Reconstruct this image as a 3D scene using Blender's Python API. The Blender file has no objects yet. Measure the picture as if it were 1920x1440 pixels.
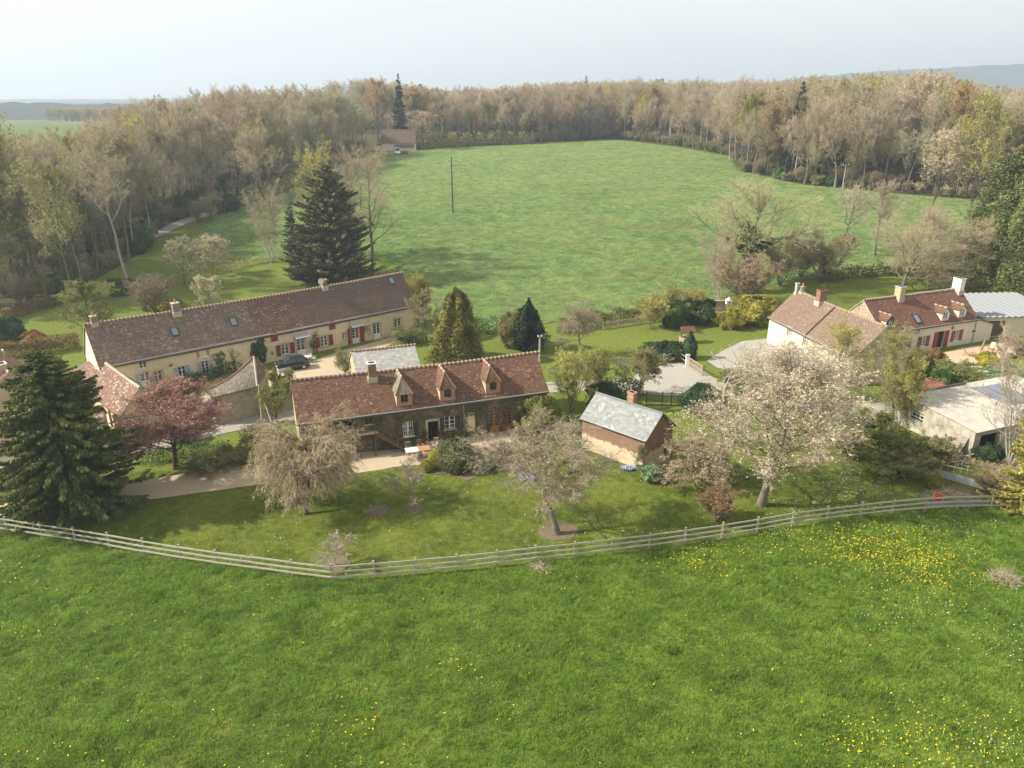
import bpy, math, random
import numpy as np
from mathutils import Vector, Matrix
# ------------------------------------------------------------------ camera, sky, sun
R_ = math.radians
FPX, HOR, CAMH = 1400.0, 185.0, 30.0
PITCH = math.atan((720-HOR)/FPX)
S = bpy.context.scene
col = S.collection
cam_d = bpy.data.cameras.new('camera'); cam = bpy.data.objects.new('camera', cam_d); col.objects.link(cam)
cam.location = (0, 0, CAMH); cam.rotation_euler = (math.pi/2-PITCH, 0, 0)
cam_d.sensor_fit = 'HORIZONTAL'; cam_d.sensor_width = 36.0; cam_d.lens = 36.0*FPX/1920.0
cam_d.clip_start = 0.5; cam_d.clip_end = 20000
S.camera = cam
SUN_EL, SUN_AZ = R_(37), R_(-94.5)          # azimuth from +Y, clockwise
sunv = Vector((math.sin(SUN_AZ)*math.cos(SUN_EL), math.cos(SUN_AZ)*math.cos(SUN_EL), math.sin(SUN_EL)))
W = bpy.data.worlds.new('World'); S.world = W; W.use_nodes = True
wt = W.node_tree; bg = wt.nodes['Background']
sky = wt.nodes.new('ShaderNodeTexSky'); sky.sky_type = 'NISHITA'; sky.sun_disc = False
sky.sun_elevation = SUN_EL; sky.sun_rotation = SUN_AZ % (2*math.pi)
sky.air_density = 1.0; sky.dust_density = 2.0; sky.ozone_density = 1.0; sky.altitude = 200
# high thin overcast veil: the blue of the sky is largely washed out to a pale grey-white
hsv = wt.nodes.new('ShaderNodeHueSaturation'); hsv.inputs['Saturation'].default_value = 0.2
veil = wt.nodes.new('ShaderNodeMix'); veil.data_type = 'RGBA'; veil.inputs[0].default_value = .62; veil.inputs[7].default_value = (5.15, 5.05, 4.75, 1)
wt.links.new(sky.outputs[0], hsv.inputs['Color']); wt.links.new(hsv.outputs[0], veil.inputs[6]); 
tc = wt.nodes.new('ShaderNodeTexCoord'); mp = wt.nodes.new('ShaderNodeMapping'); mp.inputs['Scale'].default_value = (1, 1, 4.5); wt.links.new(tc.outputs['Generated'], mp.inputs[0])
cn = wt.nodes.new('ShaderNodeTexNoise'); cn.inputs['Scale'].default_value = 2.2; cn.inputs['Detail'].default_value = 5; cn.inputs['Distortion'].default_value = .6; wt.links.new(mp.outputs[0], cn.inputs['Vector'])
cr = wt.nodes.new('ShaderNodeValToRGB'); cr.color_ramp.elements[0].position = .35; cr.color_ramp.elements[0].color = (.93, .94, .95, 1); cr.color_ramp.elements[1].position = .7; cr.color_ramp.elements[1].color = (1.0, 1.0, 1.0, 1); wt.links.new(cn.outputs['Fac'], cr.inputs[0])
cm = wt.nodes.new('ShaderNodeMix'); cm.data_type = 'RGBA'; cm.blend_type = 'MULTIPLY'; cm.inputs[0].default_value = 1; wt.links.new(veil.outputs[2], cm.inputs[6]); wt.links.new(cr.outputs[0], cm.inputs[7]); wt.links.new(cm.outputs[2], bg.inputs[0])
bg.inputs[1].default_value = 0.112
sl = bpy.data.lights.new('sun', 'SUN'); so = bpy.data.objects.new('sun', sl); col.objects.link(so)
sl.energy = 4.6; sl.angle = R_(1.2); sl.color = (1.0, 0.92, 0.78)
so.rotation_euler = sunv.to_track_quat('Z', 'Y').to_euler()
S.view_settings.view_transform = 'Standard'; S.view_settings.look = 'None'
S.view_settings.exposure = 1.0; S.view_settings.gamma = 1.0
S.cycles.max_bounces = 6; S.cycles.diffuse_bounces = 3; S.cycles.glossy_bounces = 2
S.cycles.transparent_max_bounces = 8; S.cycles.volume_bounces = 0; S.cycles.transmission_bounces = 3
HAZE = 0.00043
# ------------------------------------------------------------------ terrain
_ty = np.array([-200, 0, 100, 108, 120, 135, 150, 175, 210, 255, 300, 340, 400, 600, 1000, 1800, 4000.])
_tz = np.array([0, 0, 0, 0, .55, 2.0, 3.9, 7.2, 10.6, 13.7, 15.2, 16.2, 16.6, 14.5, 5, 0, 0.])
def _mono(xs, ys):
    h = np.diff(xs); d = np.diff(ys)/h; m = np.zeros(len(xs)); m[0] = d[0]; m[-1] = d[-1]
    for i in range(1, len(xs)-1):
        if d[i-1]*d[i] > 0:
            w1 = 2*h[i]+h[i-1]; w2 = h[i]+2*h[i-1]
            m[i] = (w1+w2)/(w1/d[i-1]+w2/d[i])
    return m
_tm = _mono(_ty, _tz)
def tz(y):
    y = min(max(y, -200), 3999); i = int(np.searchsorted(_ty, y, 'right')-1)
    h = _ty[i+1]-_ty[i]; t = (y-_ty[i])/h
    return float((2*t**3-3*t*t+1)*_tz[i]+(t**3-2*t*t+t)*h*_tm[i]+(3*t*t-2*t**3)*_tz[i+1]+(t**3-t*t)*h*_tm[i+1])
def ray(px, py):
    x = (px-960)/FPX; v = (720-py)/FPX
    return Vector((x, math.cos(PITCH)+v*math.sin(PITCH), -math.sin(PITCH)+v*math.cos(PITCH)))
def G(px, py, zoff=0.0):                  # the point of the terrain seen at a pixel
    d = ray(px, py); t = 5.0; step = 1.0
    while t < 6000:
        p = d*t
        if p.z+CAMH < tz(p.y)+zoff:
            lo, hi = t-step, t
            for _ in range(30):
                m = .5*(lo+hi); p = d*m
                if p.z+CAMH < tz(p.y)+zoff: hi = m
                else: lo = m
            p = d*hi; return Vector((p.x, p.y, tz(p.y)))
        step = max(1.0, t*.01); t += step
    return Vector((d.x*3000/d.y, 3000, 0))
def XY(px, Y, z=None):                    # the ground point at depth Y in a pixel column
    z = tz(Y) if z is None else z
    dep = Y*math.cos(PITCH)-(z-CAMH)*math.sin(PITCH)
    return Vector(((px-960)/FPX*dep, Y, z))
def HT(p, py):                            # height above p at which pixel row py is met
    d = ray(960, py); return CAMH+d.z/d.y*p.y-p.z
def PXM(p):                               # pixels per metre at p
    return FPX/(p.y*math.cos(PITCH)-(p.z-CAMH)*math.sin(PITCH))
# ------------------------------------------------------------------ materials
class NT:
    def __init__(s, name):
        s.m = bpy.data.materials.new(name); s.m.use_nodes = True; s.t = s.m.node_tree
        s.t.nodes.clear(); s.out = s.n('OutputMaterial')
    def n(s, typ, **kw):
        nd = s.t.nodes.new('ShaderNode'+typ)
        for k, v in kw.items():
            if k.startswith('i_'):
                key = k[2:]; key = int(key) if key.isdigit() else key.replace('_', ' ')
                if hasattr(v, 'is_linked') or isinstance(v, bpy.types.NodeSocket): s.t.links.new(v, nd.inputs[key])
                else: nd.inputs[key].default_value = v
            else: setattr(nd, k, v)
        return nd
    def link(s, a, b): s.t.links.new(a, b)
    def noise(s, scale, vec=None, detail=4, rough=.6, dist=0):
        nd = s.n('TexNoise'); nd.inputs['Scale'].default_value = scale; nd.inputs['Detail'].default_value = detail
        nd.inputs['Roughness'].default_value = rough; nd.inputs['Distortion'].default_value = dist
        if vec is not None: s.link(vec, nd.inputs['Vector'])
        return nd.outputs['Fac']
    def ramp(s, fac, stops, interp='LINEAR'):
        nd = s.n('ValToRGB'); cr = nd.color_ramp; cr.interpolation = interp
        while len(cr.elements) < len(stops): cr.elements.new(.5)
        for e, (p, c) in zip(cr.elements, stops):
            e.position = p; e.color = (*c, 1) if len(c) == 3 else c
        s.link(fac, nd.inputs[0]); return nd.outputs[0]
    def mix(s, fac, a, b, blend='MIX'):
        nd = s.n('Mix', data_type='RGBA', blend_type=blend)
        for sock, v in ((nd.inputs[0], fac), (nd.inputs[6], a), (nd.inputs[7], b)):
            if isinstance(v, bpy.types.NodeSocket): s.link(v, sock)
            elif isinstance(v, (int, float)): sock.default_value = v
            else: sock.default_value = (*v, 1)
        return nd.outputs[2]
    def coord(s, kind='Object'): return s.n('TexCoord').outputs[kind]
    def geo(s): return s.n('NewGeometry').outputs['Position']
    def scale(s, vec, sc):
        nd = s.n('Mapping'); nd.inputs['Scale'].default_value = sc; s.link(vec, nd.inputs['Vector']); return nd.outputs[0]
    def princ(s, color, rough=.85, bump=None, bstr=.3, bdist=.05, metal=0, spec=.3):
        b = s.n('BsdfPrincipled'); b.inputs['Roughness'].default_value = rough; b.inputs['Metallic'].default_value = metal
        b.inputs['Specular IOR Level'].default_value = spec
        if isinstance(color, bpy.types.NodeSocket): s.link(color, b.inputs['Base Color'])
        else: b.inputs['Base Color'].default_value = (*color, 1)
        if bump is not None:
            bn = s.n('Bump'); bn.inputs['Strength'].default_value = bstr; bn.inputs['Distance'].default_value = bdist
            s.link(bump, bn.inputs['Height']); s.link(bn.outputs[0], b.inputs['Normal'])
        s.link(b.outputs[0], s.out.inputs[0]); return s.m
def mul(c, k): return tuple(min(1, max(0, x*k)) for x in c)
def plain(name, c, rough=.7, var=.18, scale=3.0, bump=.15, metal=0, spec=.3, space='Object'):
    t = NT(name); v = t.coord(space); n = t.noise(scale, v, 6, .65)
    c2 = t.ramp(n, [(.25, mul(c, 1-var)), (.75, mul(c, 1+var))])
    return t.princ(c2, rough, n, bump, .03, metal, spec)
def glass_mat(name, c=(.018, .022, .026)):
    t = NT(name); return t.princ(t.mix(t.noise(.9, t.coord()), mul(c, .5), mul(c, 1.8)), .08, spec=.7)
def leaf_mat(name, c, var=.35, scale=.9, trans=.42, hue=None, rnd=.25, rough=.6):
    t = NT(name); pos = t.geo(); n = t.noise(scale, pos, 3, .7); fine = t.noise(scale*9, pos, 2, .5)
    hue = hue or mul(c, .8)
    a = t.ramp(n, [(.3, mul(c, 1-var)), (.5, c), (.72, tuple(min(1, h*(1+var)) for h in hue))])
    a = t.mix(t.ramp(fine, [(.35, (0, 0, 0)), (.65, (1, 1, 1))]), a, t.mix(1.0, a, (1.35, 1.3, 1.2), 'MULTIPLY'))
    oi = t.n('ObjectInfo').outputs['Random']
    a = t.mix(1.0, a, t.ramp(oi, [(0, (1-rnd,)*3), (1, (1+rnd,)*3)]), 'MULTIPLY')
    d = t.n('BsdfPrincipled'); d.inputs['Roughness'].default_value = rough; d.inputs['Specular IOR Level'].default_value = .25
    tr = t.n('BsdfTranslucent'); t.link(a, d.inputs['Base Color']); t.link(a, tr.inputs['Color'])
    mx = t.n('MixShader'); mx.inputs[0].default_value = trans
    t.link(d.outputs[0], mx.inputs[1]); t.link(tr.outputs[0], mx.inputs[2]); t.link(mx.outputs[0], t.out.inputs[0])
    return t.m
def twig_mat(name, c, c2, rnd=.22):
    t = NT(name); n = t.noise(1.3, t.geo(), 3, .6); a = t.ramp(n, [(.3, c), (.7, c2)])
    oi = t.n('ObjectInfo').outputs['Random']
    a = t.mix(1.0, a, t.ramp(oi, [(0, (1-rnd, 1-rnd, 1-rnd)), (.35, (1+rnd*.3, 1.0, 1-rnd*.3)), (.7, (1-rnd*.5, 1, 1-rnd*.6)), (1, (1+rnd, 1+rnd, 1+rnd))]), 'MULTIPLY')
    return t.princ(a, .9, spec=.15)
def tile_mat(name, cols, light, lt=.88, moss=None, mossamt=.5, cell=(.19, .13), stain=(.35, .3, .27)):
    t = NT(name); uv = t.coord('UV'); v = t.scale(uv, (1/cell[0], 1/cell[1], 1))
    br = t.n('TexBrick'); br.inputs['Scale'].default_value = 1; br.inputs['Brick Width'].default_value = 1; br.inputs['Row Height'].default_value = 1
    br.inputs['Mortar Size'].default_value = .06; br.inputs['Color1'].default_value = (0, 0, 0, 1); br.inputs['Color2'].default_value = (1, 1, 1, 1)
    br.inputs['Mortar'].default_value = (.3, .3, .3, 1); br.offset = .5
    t.link(v, br.inputs['Vector'])
    vo = t.n('TexVoronoi'); vo.inputs['Scale'].default_value = 1.0; vo.inputs['Randomness'].default_value = .55; t.link(v, vo.inputs['Vector'])
    sep = t.n('SeparateColor'); t.link(vo.outputs['Color'], sep.inputs[0])
    a = t.ramp(sep.outputs[0], [(i/(len(cols)-1), c) for i, c in enumerate(cols)])
    a = t.mix(.35, a, t.mix(1.0, a, br.outputs['Color'], 'MULTIPLY'))
    big = t.noise(.35, uv, 5, .65, .6)
    a = t.mix(t.ramp(big, [(.38, (0, 0, 0)), (.68, (.55, .55, .55))]), a, stain)
    if moss: a = t.mix(t.ramp(t.noise(.9, uv, 6, .75, 1), [(.5, (0, 0, 0)), (.72, (mossamt,)*3)]), a, moss)
    lm = t.n('Math', operation='MULTIPLY'); t.link(t.ramp(sep.outputs[1], [(lt, (0, 0, 0)), (lt+.01, (1, 1, 1))]), lm.inputs[0])
    t.link(t.ramp(t.noise(.5, uv, 4), [(.35, (.1, .1, .1)), (.65, (1, 1, 1))]), lm.inputs[1])
    a = t.mix(lm.outputs[0], a, light)
    hb = t.n('Math', operation='ADD'); t.link(br.outputs['Fac'], hb.inputs[0]); t.link(sep.outputs[2], hb.inputs[1])
    return t.princ(a, .9, hb.outputs[0], .5, .03, spec=.2)
def stone_mat(name, cols, mortar, sc=3.2, mort=.06, patch=None):
    t = NT(name); v = t.scale(t.coord(), (1, 1, 1.5))
    vo = t.n('TexVoronoi'); vo.inputs['Scale'].default_value = sc; t.link(v, vo.inputs['Vector'])
    ve = t.n('TexVoronoi', feature='DISTANCE_TO_EDGE'); ve.inputs['Scale'].default_value = sc; t.link(v, ve.inputs['Vector'])
    sep = t.n('SeparateColor'); t.link(vo.outputs['Color'], sep.inputs[0])
    a = t.ramp(sep.outputs[0], [(i/(len(cols)-1), c) for i, c in enumerate(cols)])
    a = t.mix(t.ramp(ve.outputs['Distance'], [(mort*.4, (1, 1, 1)), (mort, (0, 0, 0))]), a, mortar)
    if patch: a = t.mix(t.ramp(t.noise(.45, t.coord(), 6, .7), [(.42, (0, 0, 0)), (.6, (.85,)*3)]), a, patch)
    a = t.mix(t.ramp(t.noise(1.7, t.coord(), 5, .7), [(.4, (0, 0, 0)), (.75, (.4,)*3)]), a, mul(mortar, .6))
    return t.princ(a, .92, ve.outputs['Distance'], .35, .03, spec=.15)
def render_mat(name, c, dirt, amt=.5, sc=.8):
    t = NT(name); v = t.coord(); a = t.ramp(t.noise(6, v, 5, .7), [(.3, mul(c, .9)), (.7, mul(c, 1.08))])
    a = t.mix(t.ramp(t.noise(sc, v, 7, .72, .8), [(.45, (0, 0, 0)), (.75, (amt,)*3)]), a, dirt)
    st = t.noise(1.0, t.scale(v, (3.5, 3.5, .35)), 4, .7)
    a = t.mix(t.ramp(st, [(.5, (0, 0, 0)), (.8, (amt*.6,)*3)]), a, dirt)
    return t.princ(a, .9, t.noise(25, v, 3), .15, .01, spec=.15)
def brick_mat(name, c1, c2, mort, low=None, split=1.5):
    t = NT(name); v = t.coord()
    cx = t.n('SeparateXYZ'); t.link(v, cx.inputs[0]); ad = t.n('Math', operation='ADD'); t.link(cx.outputs[0], ad.inputs[0]); t.link(cx.outputs[1], ad.inputs[1])
    cb = t.n('CombineXYZ'); t.link(ad.outputs[0], cb.inputs[0]); t.link(cx.outputs[2], cb.inputs[1])
    br = t.n('TexBrick'); br.inputs['Scale'].default_value = 4.4; br.inputs['Mortar Size'].default_value = .025
    br.inputs['Color1'].default_value = (*c1, 1); br.inputs['Color2'].default_value = (*c2, 1); br.inputs['Mortar'].default_value = (*mort, 1)
    t.link(cb.outputs[0], br.inputs['Vector'])
    a = t.mix(t.ramp(t.noise(1.2, v, 6, .7), [(.4, (0, 0, 0)), (.75, (.6,)*3)]), br.outputs['Color'], mul(c1, .6))
    if low:
        nz = t.noise(1.5, v, 5, .7); z2 = t.n('Math', operation='MULTIPLY_ADD'); t.link(nz, z2.inputs[0]); z2.inputs[1].default_value = -1.6; t.link(cx.outputs[2], z2.inputs[2])
        a = t.mix(t.ramp(z2.outputs[0], [(max(0, (split-.9)/6), (1, 1, 1)), ((split-.7)/6, (0, 0, 0))]) if False else
                  t.ramp(t.n('Math', operation='MULTIPLY', i_0=z2.outputs[0], i_1=.2).outputs[0], [((split-.95)*.2, (1, 1, 1)), ((split-.75)*.2, (0, 0, 0))]), a, low)
    return t.princ(a, .9, br.outputs['Fac'], -.25, .02, spec=.15)
def ground_mat(name, cols, sc=(.05, .35, 2.6), fine=14., bump=.6, dist=.12, patch=None, patchsc=.12, stretch=None, rough=.95):
    t = NT(name); v = t.geo()
    if stretch: v = t.scale(v, stretch)
    a = t.ramp(t.noise(sc[0], v, 4, .6), [(.3, cols[0]), (.7, cols[1])])
    a = t.mix(t.ramp(t.noise(sc[1], v, 5, .7, .5), [(.35, (0, 0, 0)), (.7, (1, 1, 1))]), a, t.mix(.55, a, cols[2]))
    m = t.noise(sc[2], v, 6, .75)
    a = t.mix(t.ramp(m, [(.38, (.75,)*3), (.6, (0, 0, 0))]), a, cols[3])
    a = t.mix(t.ramp(t.noise(fine, v, 4, .7), [(.45, (0, 0, 0)), (.75, (.5,)*3)]), a, cols[4])
    if patch: a = t.mix(t.ramp(t.noise(patchsc, v, 6, .7, 1.), [(.55, (0, 0, 0)), (.72, (.8,)*3)]), a, patch)
    return t.princ(a, rough, m, bump, dist, spec=.1)
# ------------------------------------------------------------------ mesh building
def mesh_np(name, V, F, mats, mi=None, parent=None, smooth=False, uv=None):
    V = np.asarray(V, np.float32).reshape(-1, 3); F = np.asarray(F, np.int32); k = F.shape[1]
    me = bpy.data.meshes.new(name); me.vertices.add(len(V)); me.vertices.foreach_set('co', V.ravel())
    me.loops.add(F.size); me.loops.foreach_set('vertex_index', F.ravel())
    me.polygons.add(len(F)); me.polygons.foreach_set('loop_start', np.arange(0, F.size, k, dtype=np.int32))
    if mi is not None: me.polygons.foreach_set('material_index', np.asarray(mi, np.int32))
    if smooth: me.polygons.foreach_set('use_smooth', np.ones(len(F), bool))
    for m in (mats if isinstance(mats, (list, tuple)) else [mats]): me.materials.append(m)
    me.update(calc_edges=True)
    o = bpy.data.objects.new(name, me); col.objects.link(o)
    if parent is not None: o.parent = parent
    return o
class MB:
    def __init__(s): s.v = []; s.f = []; s.mi = []; s.uv = {}; s.mats = []
    def mid(s, m):
        if m not in s.mats: s.mats.append(m)
        return s.mats.index(m)
    def face(s, pts, m, uv=None):
        i = len(s.v); s.v += [tuple(p) for p in pts]; s.f.append(tuple(range(i, i+len(pts)))); s.mi.append(s.mid(m))
        if uv: s.uv[len(s.f)-1] = uv
    def box(s, a, b, m, M=None):
        x0, y0, z0 = a; x1, y1, z1 = b
        c = [(x0, y0, z0), (x1, y0, z0), (x1, y1, z0), (x0, y1, z0), (x0, y0, z1), (x1, y0, z1), (x1, y1, z1), (x0, y1, z1)]
        if M is not None: c = [tuple(M @ Vector(p)) for p in c]
        i = len(s.v); s.v += c; k = s.mid(m)
        for q in ((0, 3, 2, 1), (4, 5, 6, 7), (0, 1, 5, 4), (1, 2, 6, 5), (2, 3, 7, 6), (3, 0, 4, 7)):
            s.f.append(tuple(i+j for j in q)); s.mi.append(k)
    def bar(s, p, q, w, h, m, roll=None):
        p, q = Vector(p), Vector(q); d = q-p; L = d.length; d.normalize()
        up = Vector((0, 0, 1)) if abs(d.z) < .95 else Vector((1, 0, 0))
        x = d.cross(up).normalized(); z = x.cross(d)
        M = Matrix(((x.x, d.x, z.x, p.x), (x.y, d.y, z.y, p.y), (x.z, d.z, z.z, p.z), (0, 0, 0, 1)))
        s.box((-w/2, 0, -h/2), (w/2, L, h/2), m, M)
    def tube(s, pts, rad, m, n=8, cap=True):
        pts = [Vector(p) for p in pts]
        if not isinstance(rad, (list, tuple)): rad = [rad]*len(pts)
        i0 = len(s.v); k = s.mid(m)
        for j, p in enumerate(pts):
            d = (pts[min(j+1, len(pts)-1)]-pts[max(j-1, 0)]).normalized()
            up = Vector((0, 0, 1)) if abs(d.z) < .95 else Vector((1, 0, 0))
            x = d.cross(up).normalized(); y = x.cross(d)
            for a in range(n):
                t = 2*math.pi*a/n; s.v.append(tuple(p+(x*math.cos(t)+y*math.sin(t))*rad[j]))
        for j in range(len(pts)-1):
            for a in range(n):
                b = (a+1) % n; s.f.append((i0+j*n+a, i0+j*n+b, i0+(j+1)*n+b, i0+(j+1)*n+a)); s.mi.append(k)
        if cap:
            s.f.append(tuple(i0+a for a in range(n))[::-1]); s.mi.append(k)
            s.f.append(tuple(i0+(len(pts)-1)*n+a for a in range(n))); s.mi.append(k)
    def build(s, name, parent=None, smooth=False, bevel=0):
        me = bpy.data.meshes.new(name); me.from_pydata(s.v, [], s.f)
        for m in s.mats: me.materials.append(m)
        me.polygons.foreach_set('material_index', s.mi)
        if s.uv:
            l = me.uv_layers.new(name='uv')
            for fi, u in s.uv.items():
                for li, c in zip(me.polygons[fi].loop_indices, u): l.data[li].uv = c
        if smooth: me.polygons.foreach_set('use_smooth', [True]*len(me.polygons))
        me.update()
        o = bpy.data.objects.new(name, me); col.objects.link(o)
        if parent is not None: o.parent = parent
        if bevel:
            b = o.modifiers.new('bevel', 'BEVEL'); b.width = bevel; b.segments = 2; b.limit_method = 'ANGLE'
        return o
def tag(o, label=None, cat=None, group=None, kind=None):
    for k, v in (('label', label), ('category', cat), ('group', group), ('kind', kind)):
        if v: o[k] = v
    return o
def thing(name, loc, label, cat, rz=0.0, group=None, sc=None):
    o = bpy.data.objects.new(name, None); col.objects.link(o); o.empty_display_size = .3
    o.location = loc; o.rotation_euler = (0, 0, rz)
    if sc is not None: o.scale = sc
    return tag(o, label, cat, group)
def copy_thing(src, loc, rz=0, sc=None, label=None, group=None, cat=None):
    r = src.copy(); col.objects.link(r); r.location = loc; r.rotation_euler = (0, 0, rz)
    if sc is not None: r.scale = sc
    if label: r['label'] = label
    if group: r['group'] = group
    if cat: r['category'] = cat
    for ch in list(src.children):
        c = ch.copy(); col.objects.link(c); c.parent = r
        for g in ch.children:
            e = g.copy(); col.objects.link(e); e.parent = c
    return r
def struct(name, pts, z, m, kind='structure'):     # a flat sheet of ground
    b = MB(); b.face([(p.x, p.y, z) for p in pts], m); o = b.build(name); o['kind'] = kind; return o
def area(pts):
    return sum(pts[i].x*pts[(i+1) % len(pts)].y-pts[(i+1) % len(pts)].x*pts[i].y for i in range(len(pts)))
def sheet(name, pix, z, m, n=6):                   # outline given by the pixels it covers, corners rounded off
    pts = [G(*p) for p in pix]
    if area(pts) < 0: pts.reverse()
    rs = random.Random(len(pix)*7+int(pix[0][0])); out = []
    N = len(pts)
    for i in range(N):
        a, b = pts[i], pts[(i+1) % N]; L = (b-a).length; k = max(1, min(24, int(L/1.0)))
        for j in range(k):
            q = a.lerp(b, j/k); out.append(q+Vector((rs.uniform(-.08, .08), rs.uniform(-.08, .08), 0)))
    return struct(name, out, z, m)
def drape(name, pts, zoff, m, step=2.0):           # a polygon laid over the sloping ground, cut into strips of equal depth
    ys = [p.y for p in pts]; y0, y1 = min(ys), max(ys); b = MB(); N = len(pts)
    lines = sorted(set([y0+1e-3, y1-1e-3]+list(np.arange(math.ceil(y0/step)*step, y1, step))+[p.y for p in pts]))
    def cuts(y):
        r = []
        for i in range(N):
            a, c = pts[i], pts[(i+1) % N]
            if (a.y <= y) != (c.y <= y): r.append((i, a.x+(c.x-a.x)*(y-a.y)/(c.y-a.y), a, c))
        return sorted(r, key=lambda q: q[1])
    for ya, yb in zip(lines[:-1], lines[1:]):
        if yb-ya < 1e-4: continue
        mid = cuts(.5*(ya+yb))
        X = lambda q, y: q[2].x+(q[3].x-q[2].x)*(y-q[2].y)/(q[3].y-q[2].y)
        for l, r in zip(mid[::2], mid[1::2]):
            b.face([(X(l, ya), ya, tz(ya)+zoff), (X(r, ya), ya, tz(ya)+zoff), (X(r, yb), yb, tz(yb)+zoff), (X(l, yb), yb, tz(yb)+zoff)], m)
    o = b.build(name); o['kind'] = 'structure'; return o
# ------------------------------------------------------------------ plants
def _norm(v): return v/np.maximum(np.linalg.norm(v, axis=-1, keepdims=True), 1e-9)
def grow(rng, pos, dr, ln, r0, r1, K, up=0.0, wig=.12, grav=0.0):
    """polylines from many starting points: up pulls to the vertical, grav lets the tip hang"""
    n = len(pos); P = np.zeros((n, K, 3)); P[:, 0] = pos; d = _norm(dr); st = (ln/(K-1))[:, None]
    for k in range(1, K):
        d = _norm(d+np.array([0, 0, up])-np.array([0, 0, grav])*(k/K)+rng.normal(0, wig, (n, 3)))
        P[:, k] = P[:, k-1]+d*st
    R = r0[:, None]*(1-np.linspace(0, 1, K)[None])+np.broadcast_to(np.asarray(r1, float), (n,))[:, None]*np.linspace(0, 1, K)[None]
    return P, R
def sprout(rng, P, R, n, t0, t1, ang, angsd, lenf, rr, up=0.0, wig=.12, grav=0.0, K=5, prof=None, r1=.004, minr=.0, flat=0):
    """n children on every parent polyline"""
    N, Kp = P.shape[:2]; L = np.linalg.norm(np.diff(P, axis=1), axis=2).sum(1)
    pi = np.repeat(np.arange(N), n); M = len(pi)
    t = (np.tile(np.arange(n), N)+rng.random(M))/n*(t1-t0)+t0
    f = t*(Kp-1); i = np.minimum(f.astype(int), Kp-2); w = (f-i)[:, None]
    pos = P[pi, i]*(1-w)+P[pi, i+1]*w; tan = _norm(P[pi, i+1]-P[pi, i]); rad = R[pi, i]*(1-w[:, 0])+R[pi, i+1]*w[:, 0]
    az = np.tile(np.arange(n)*2.4, N)+np.repeat(rng.random(N)*6.28, n)+rng.normal(0, .5, M)
    ref = np.where(np.abs(tan[:, 2:3]) > .9, np.array([[1., 0, 0]]), np.array([[0, 0, 1.]]))
    u = _norm(np.cross(tan, ref)); v = np.cross(tan, u)
    a = np.clip(rng.normal(ang, angsd, M), .1, 2.4)[:, None]
    s = np.sin(az)[:, None]*(1-flat)
    d = np.cos(a)*tan+np.sin(a)*(np.cos(az)[:, None]*u+s*v)
    ln = L[pi]*lenf*rng.uniform(.65, 1.25, M)*(prof(t) if prof else (1.1-.6*t))
    return grow(rng, pos, d, ln, np.maximum(np.minimum(rad*rr, rad*.9), minr), r1, K, up, wig, grav)
def tubes(lst):
    """(P, R, sides) groups -> vertices, quads"""
    VV, FF, o = [], [], 0
    for P, R, S_ in lst:
        N, K = P.shape[:2]; T = np.zeros_like(P); T[:, 1:-1] = P[:, 2:]-P[:, :-2]; T[:, 0] = P[:, 1]-P[:, 0]; T[:, -1] = P[:, -1]-P[:, -2]
        T = _norm(T); ref = np.where(np.abs(T[..., 2:3]) > .9, np.array([1., 0, 0]), np.array([0, 0, 1.]))
        u = _norm(np.cross(T, ref)); v = np.cross(T, u); th = np.arange(S_)*2*math.pi/S_
        X = P[:, :, None]+R[:, :, None, None]*(np.cos(th)[None, None, :, None]*u[:, :, None]+np.sin(th)[None, None, :, None]*v[:, :, None])
        VV.append(X.reshape(-1, 3)); idx = np.arange(N*K*S_).reshape(N, K, S_)+o; nx = np.roll(idx, -1, 2)
        FF.append(np.stack([idx[:, :-1], nx[:, :-1], nx[:, 1:], idx[:, 1:]], -1).reshape(-1, 4)); o += N*K*S_
    return np.concatenate(VV), np.concatenate(FF)
def leaves(rng, C, size, asp=.55, nrm=None, nsd=.7, along=None, asd=.6, sd=.3):
    """one small rhombus per centre"""
    n = len(C); N = rng.normal(0, 1, (n, 3)) if nrm is None else _norm(nrm)+rng.normal(0, nsd, (n, 3)); N = _norm(N)
    A = rng.normal(0, 1, (n, 3)) if along is None else _norm(along)+rng.normal(0, asd, (n, 3))
    A = _norm(A-N*(A*N).sum(1, keepdims=True)); B = np.cross(N, A); s = (size*np.exp(rng.normal(0, sd, n)))[:, None]
    V = np.stack([C-A*s, C+B*s*asp, C+A*s, C-B*s*asp], 1)
    return V.reshape(-1, 3), np.arange(4*n).reshape(n, 4)
def joinVF(parts):
    VV, FF, MI, o = [], [], [], 0
    for V, F, k in parts: VV.append(V); FF.append(F+o); MI.append(np.full(len(F), k)); o += len(V)
    return np.concatenate(VV), np.concatenate(FF), np.concatenate(MI)
def tips(P, rng, n, t0=.35): # random points along polylines
    N, K = P.shape[:2]; pi = rng.integers(0, N, n); f = rng.uniform(t0, 1, n)*(K-1); i = np.minimum(f.astype(int), K-2); w = (f-i)[:, None]
    return P[pi, i]*(1-w)+P[pi, i+1]*w, _norm(P[pi, i+1]-P[pi, i])
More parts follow.
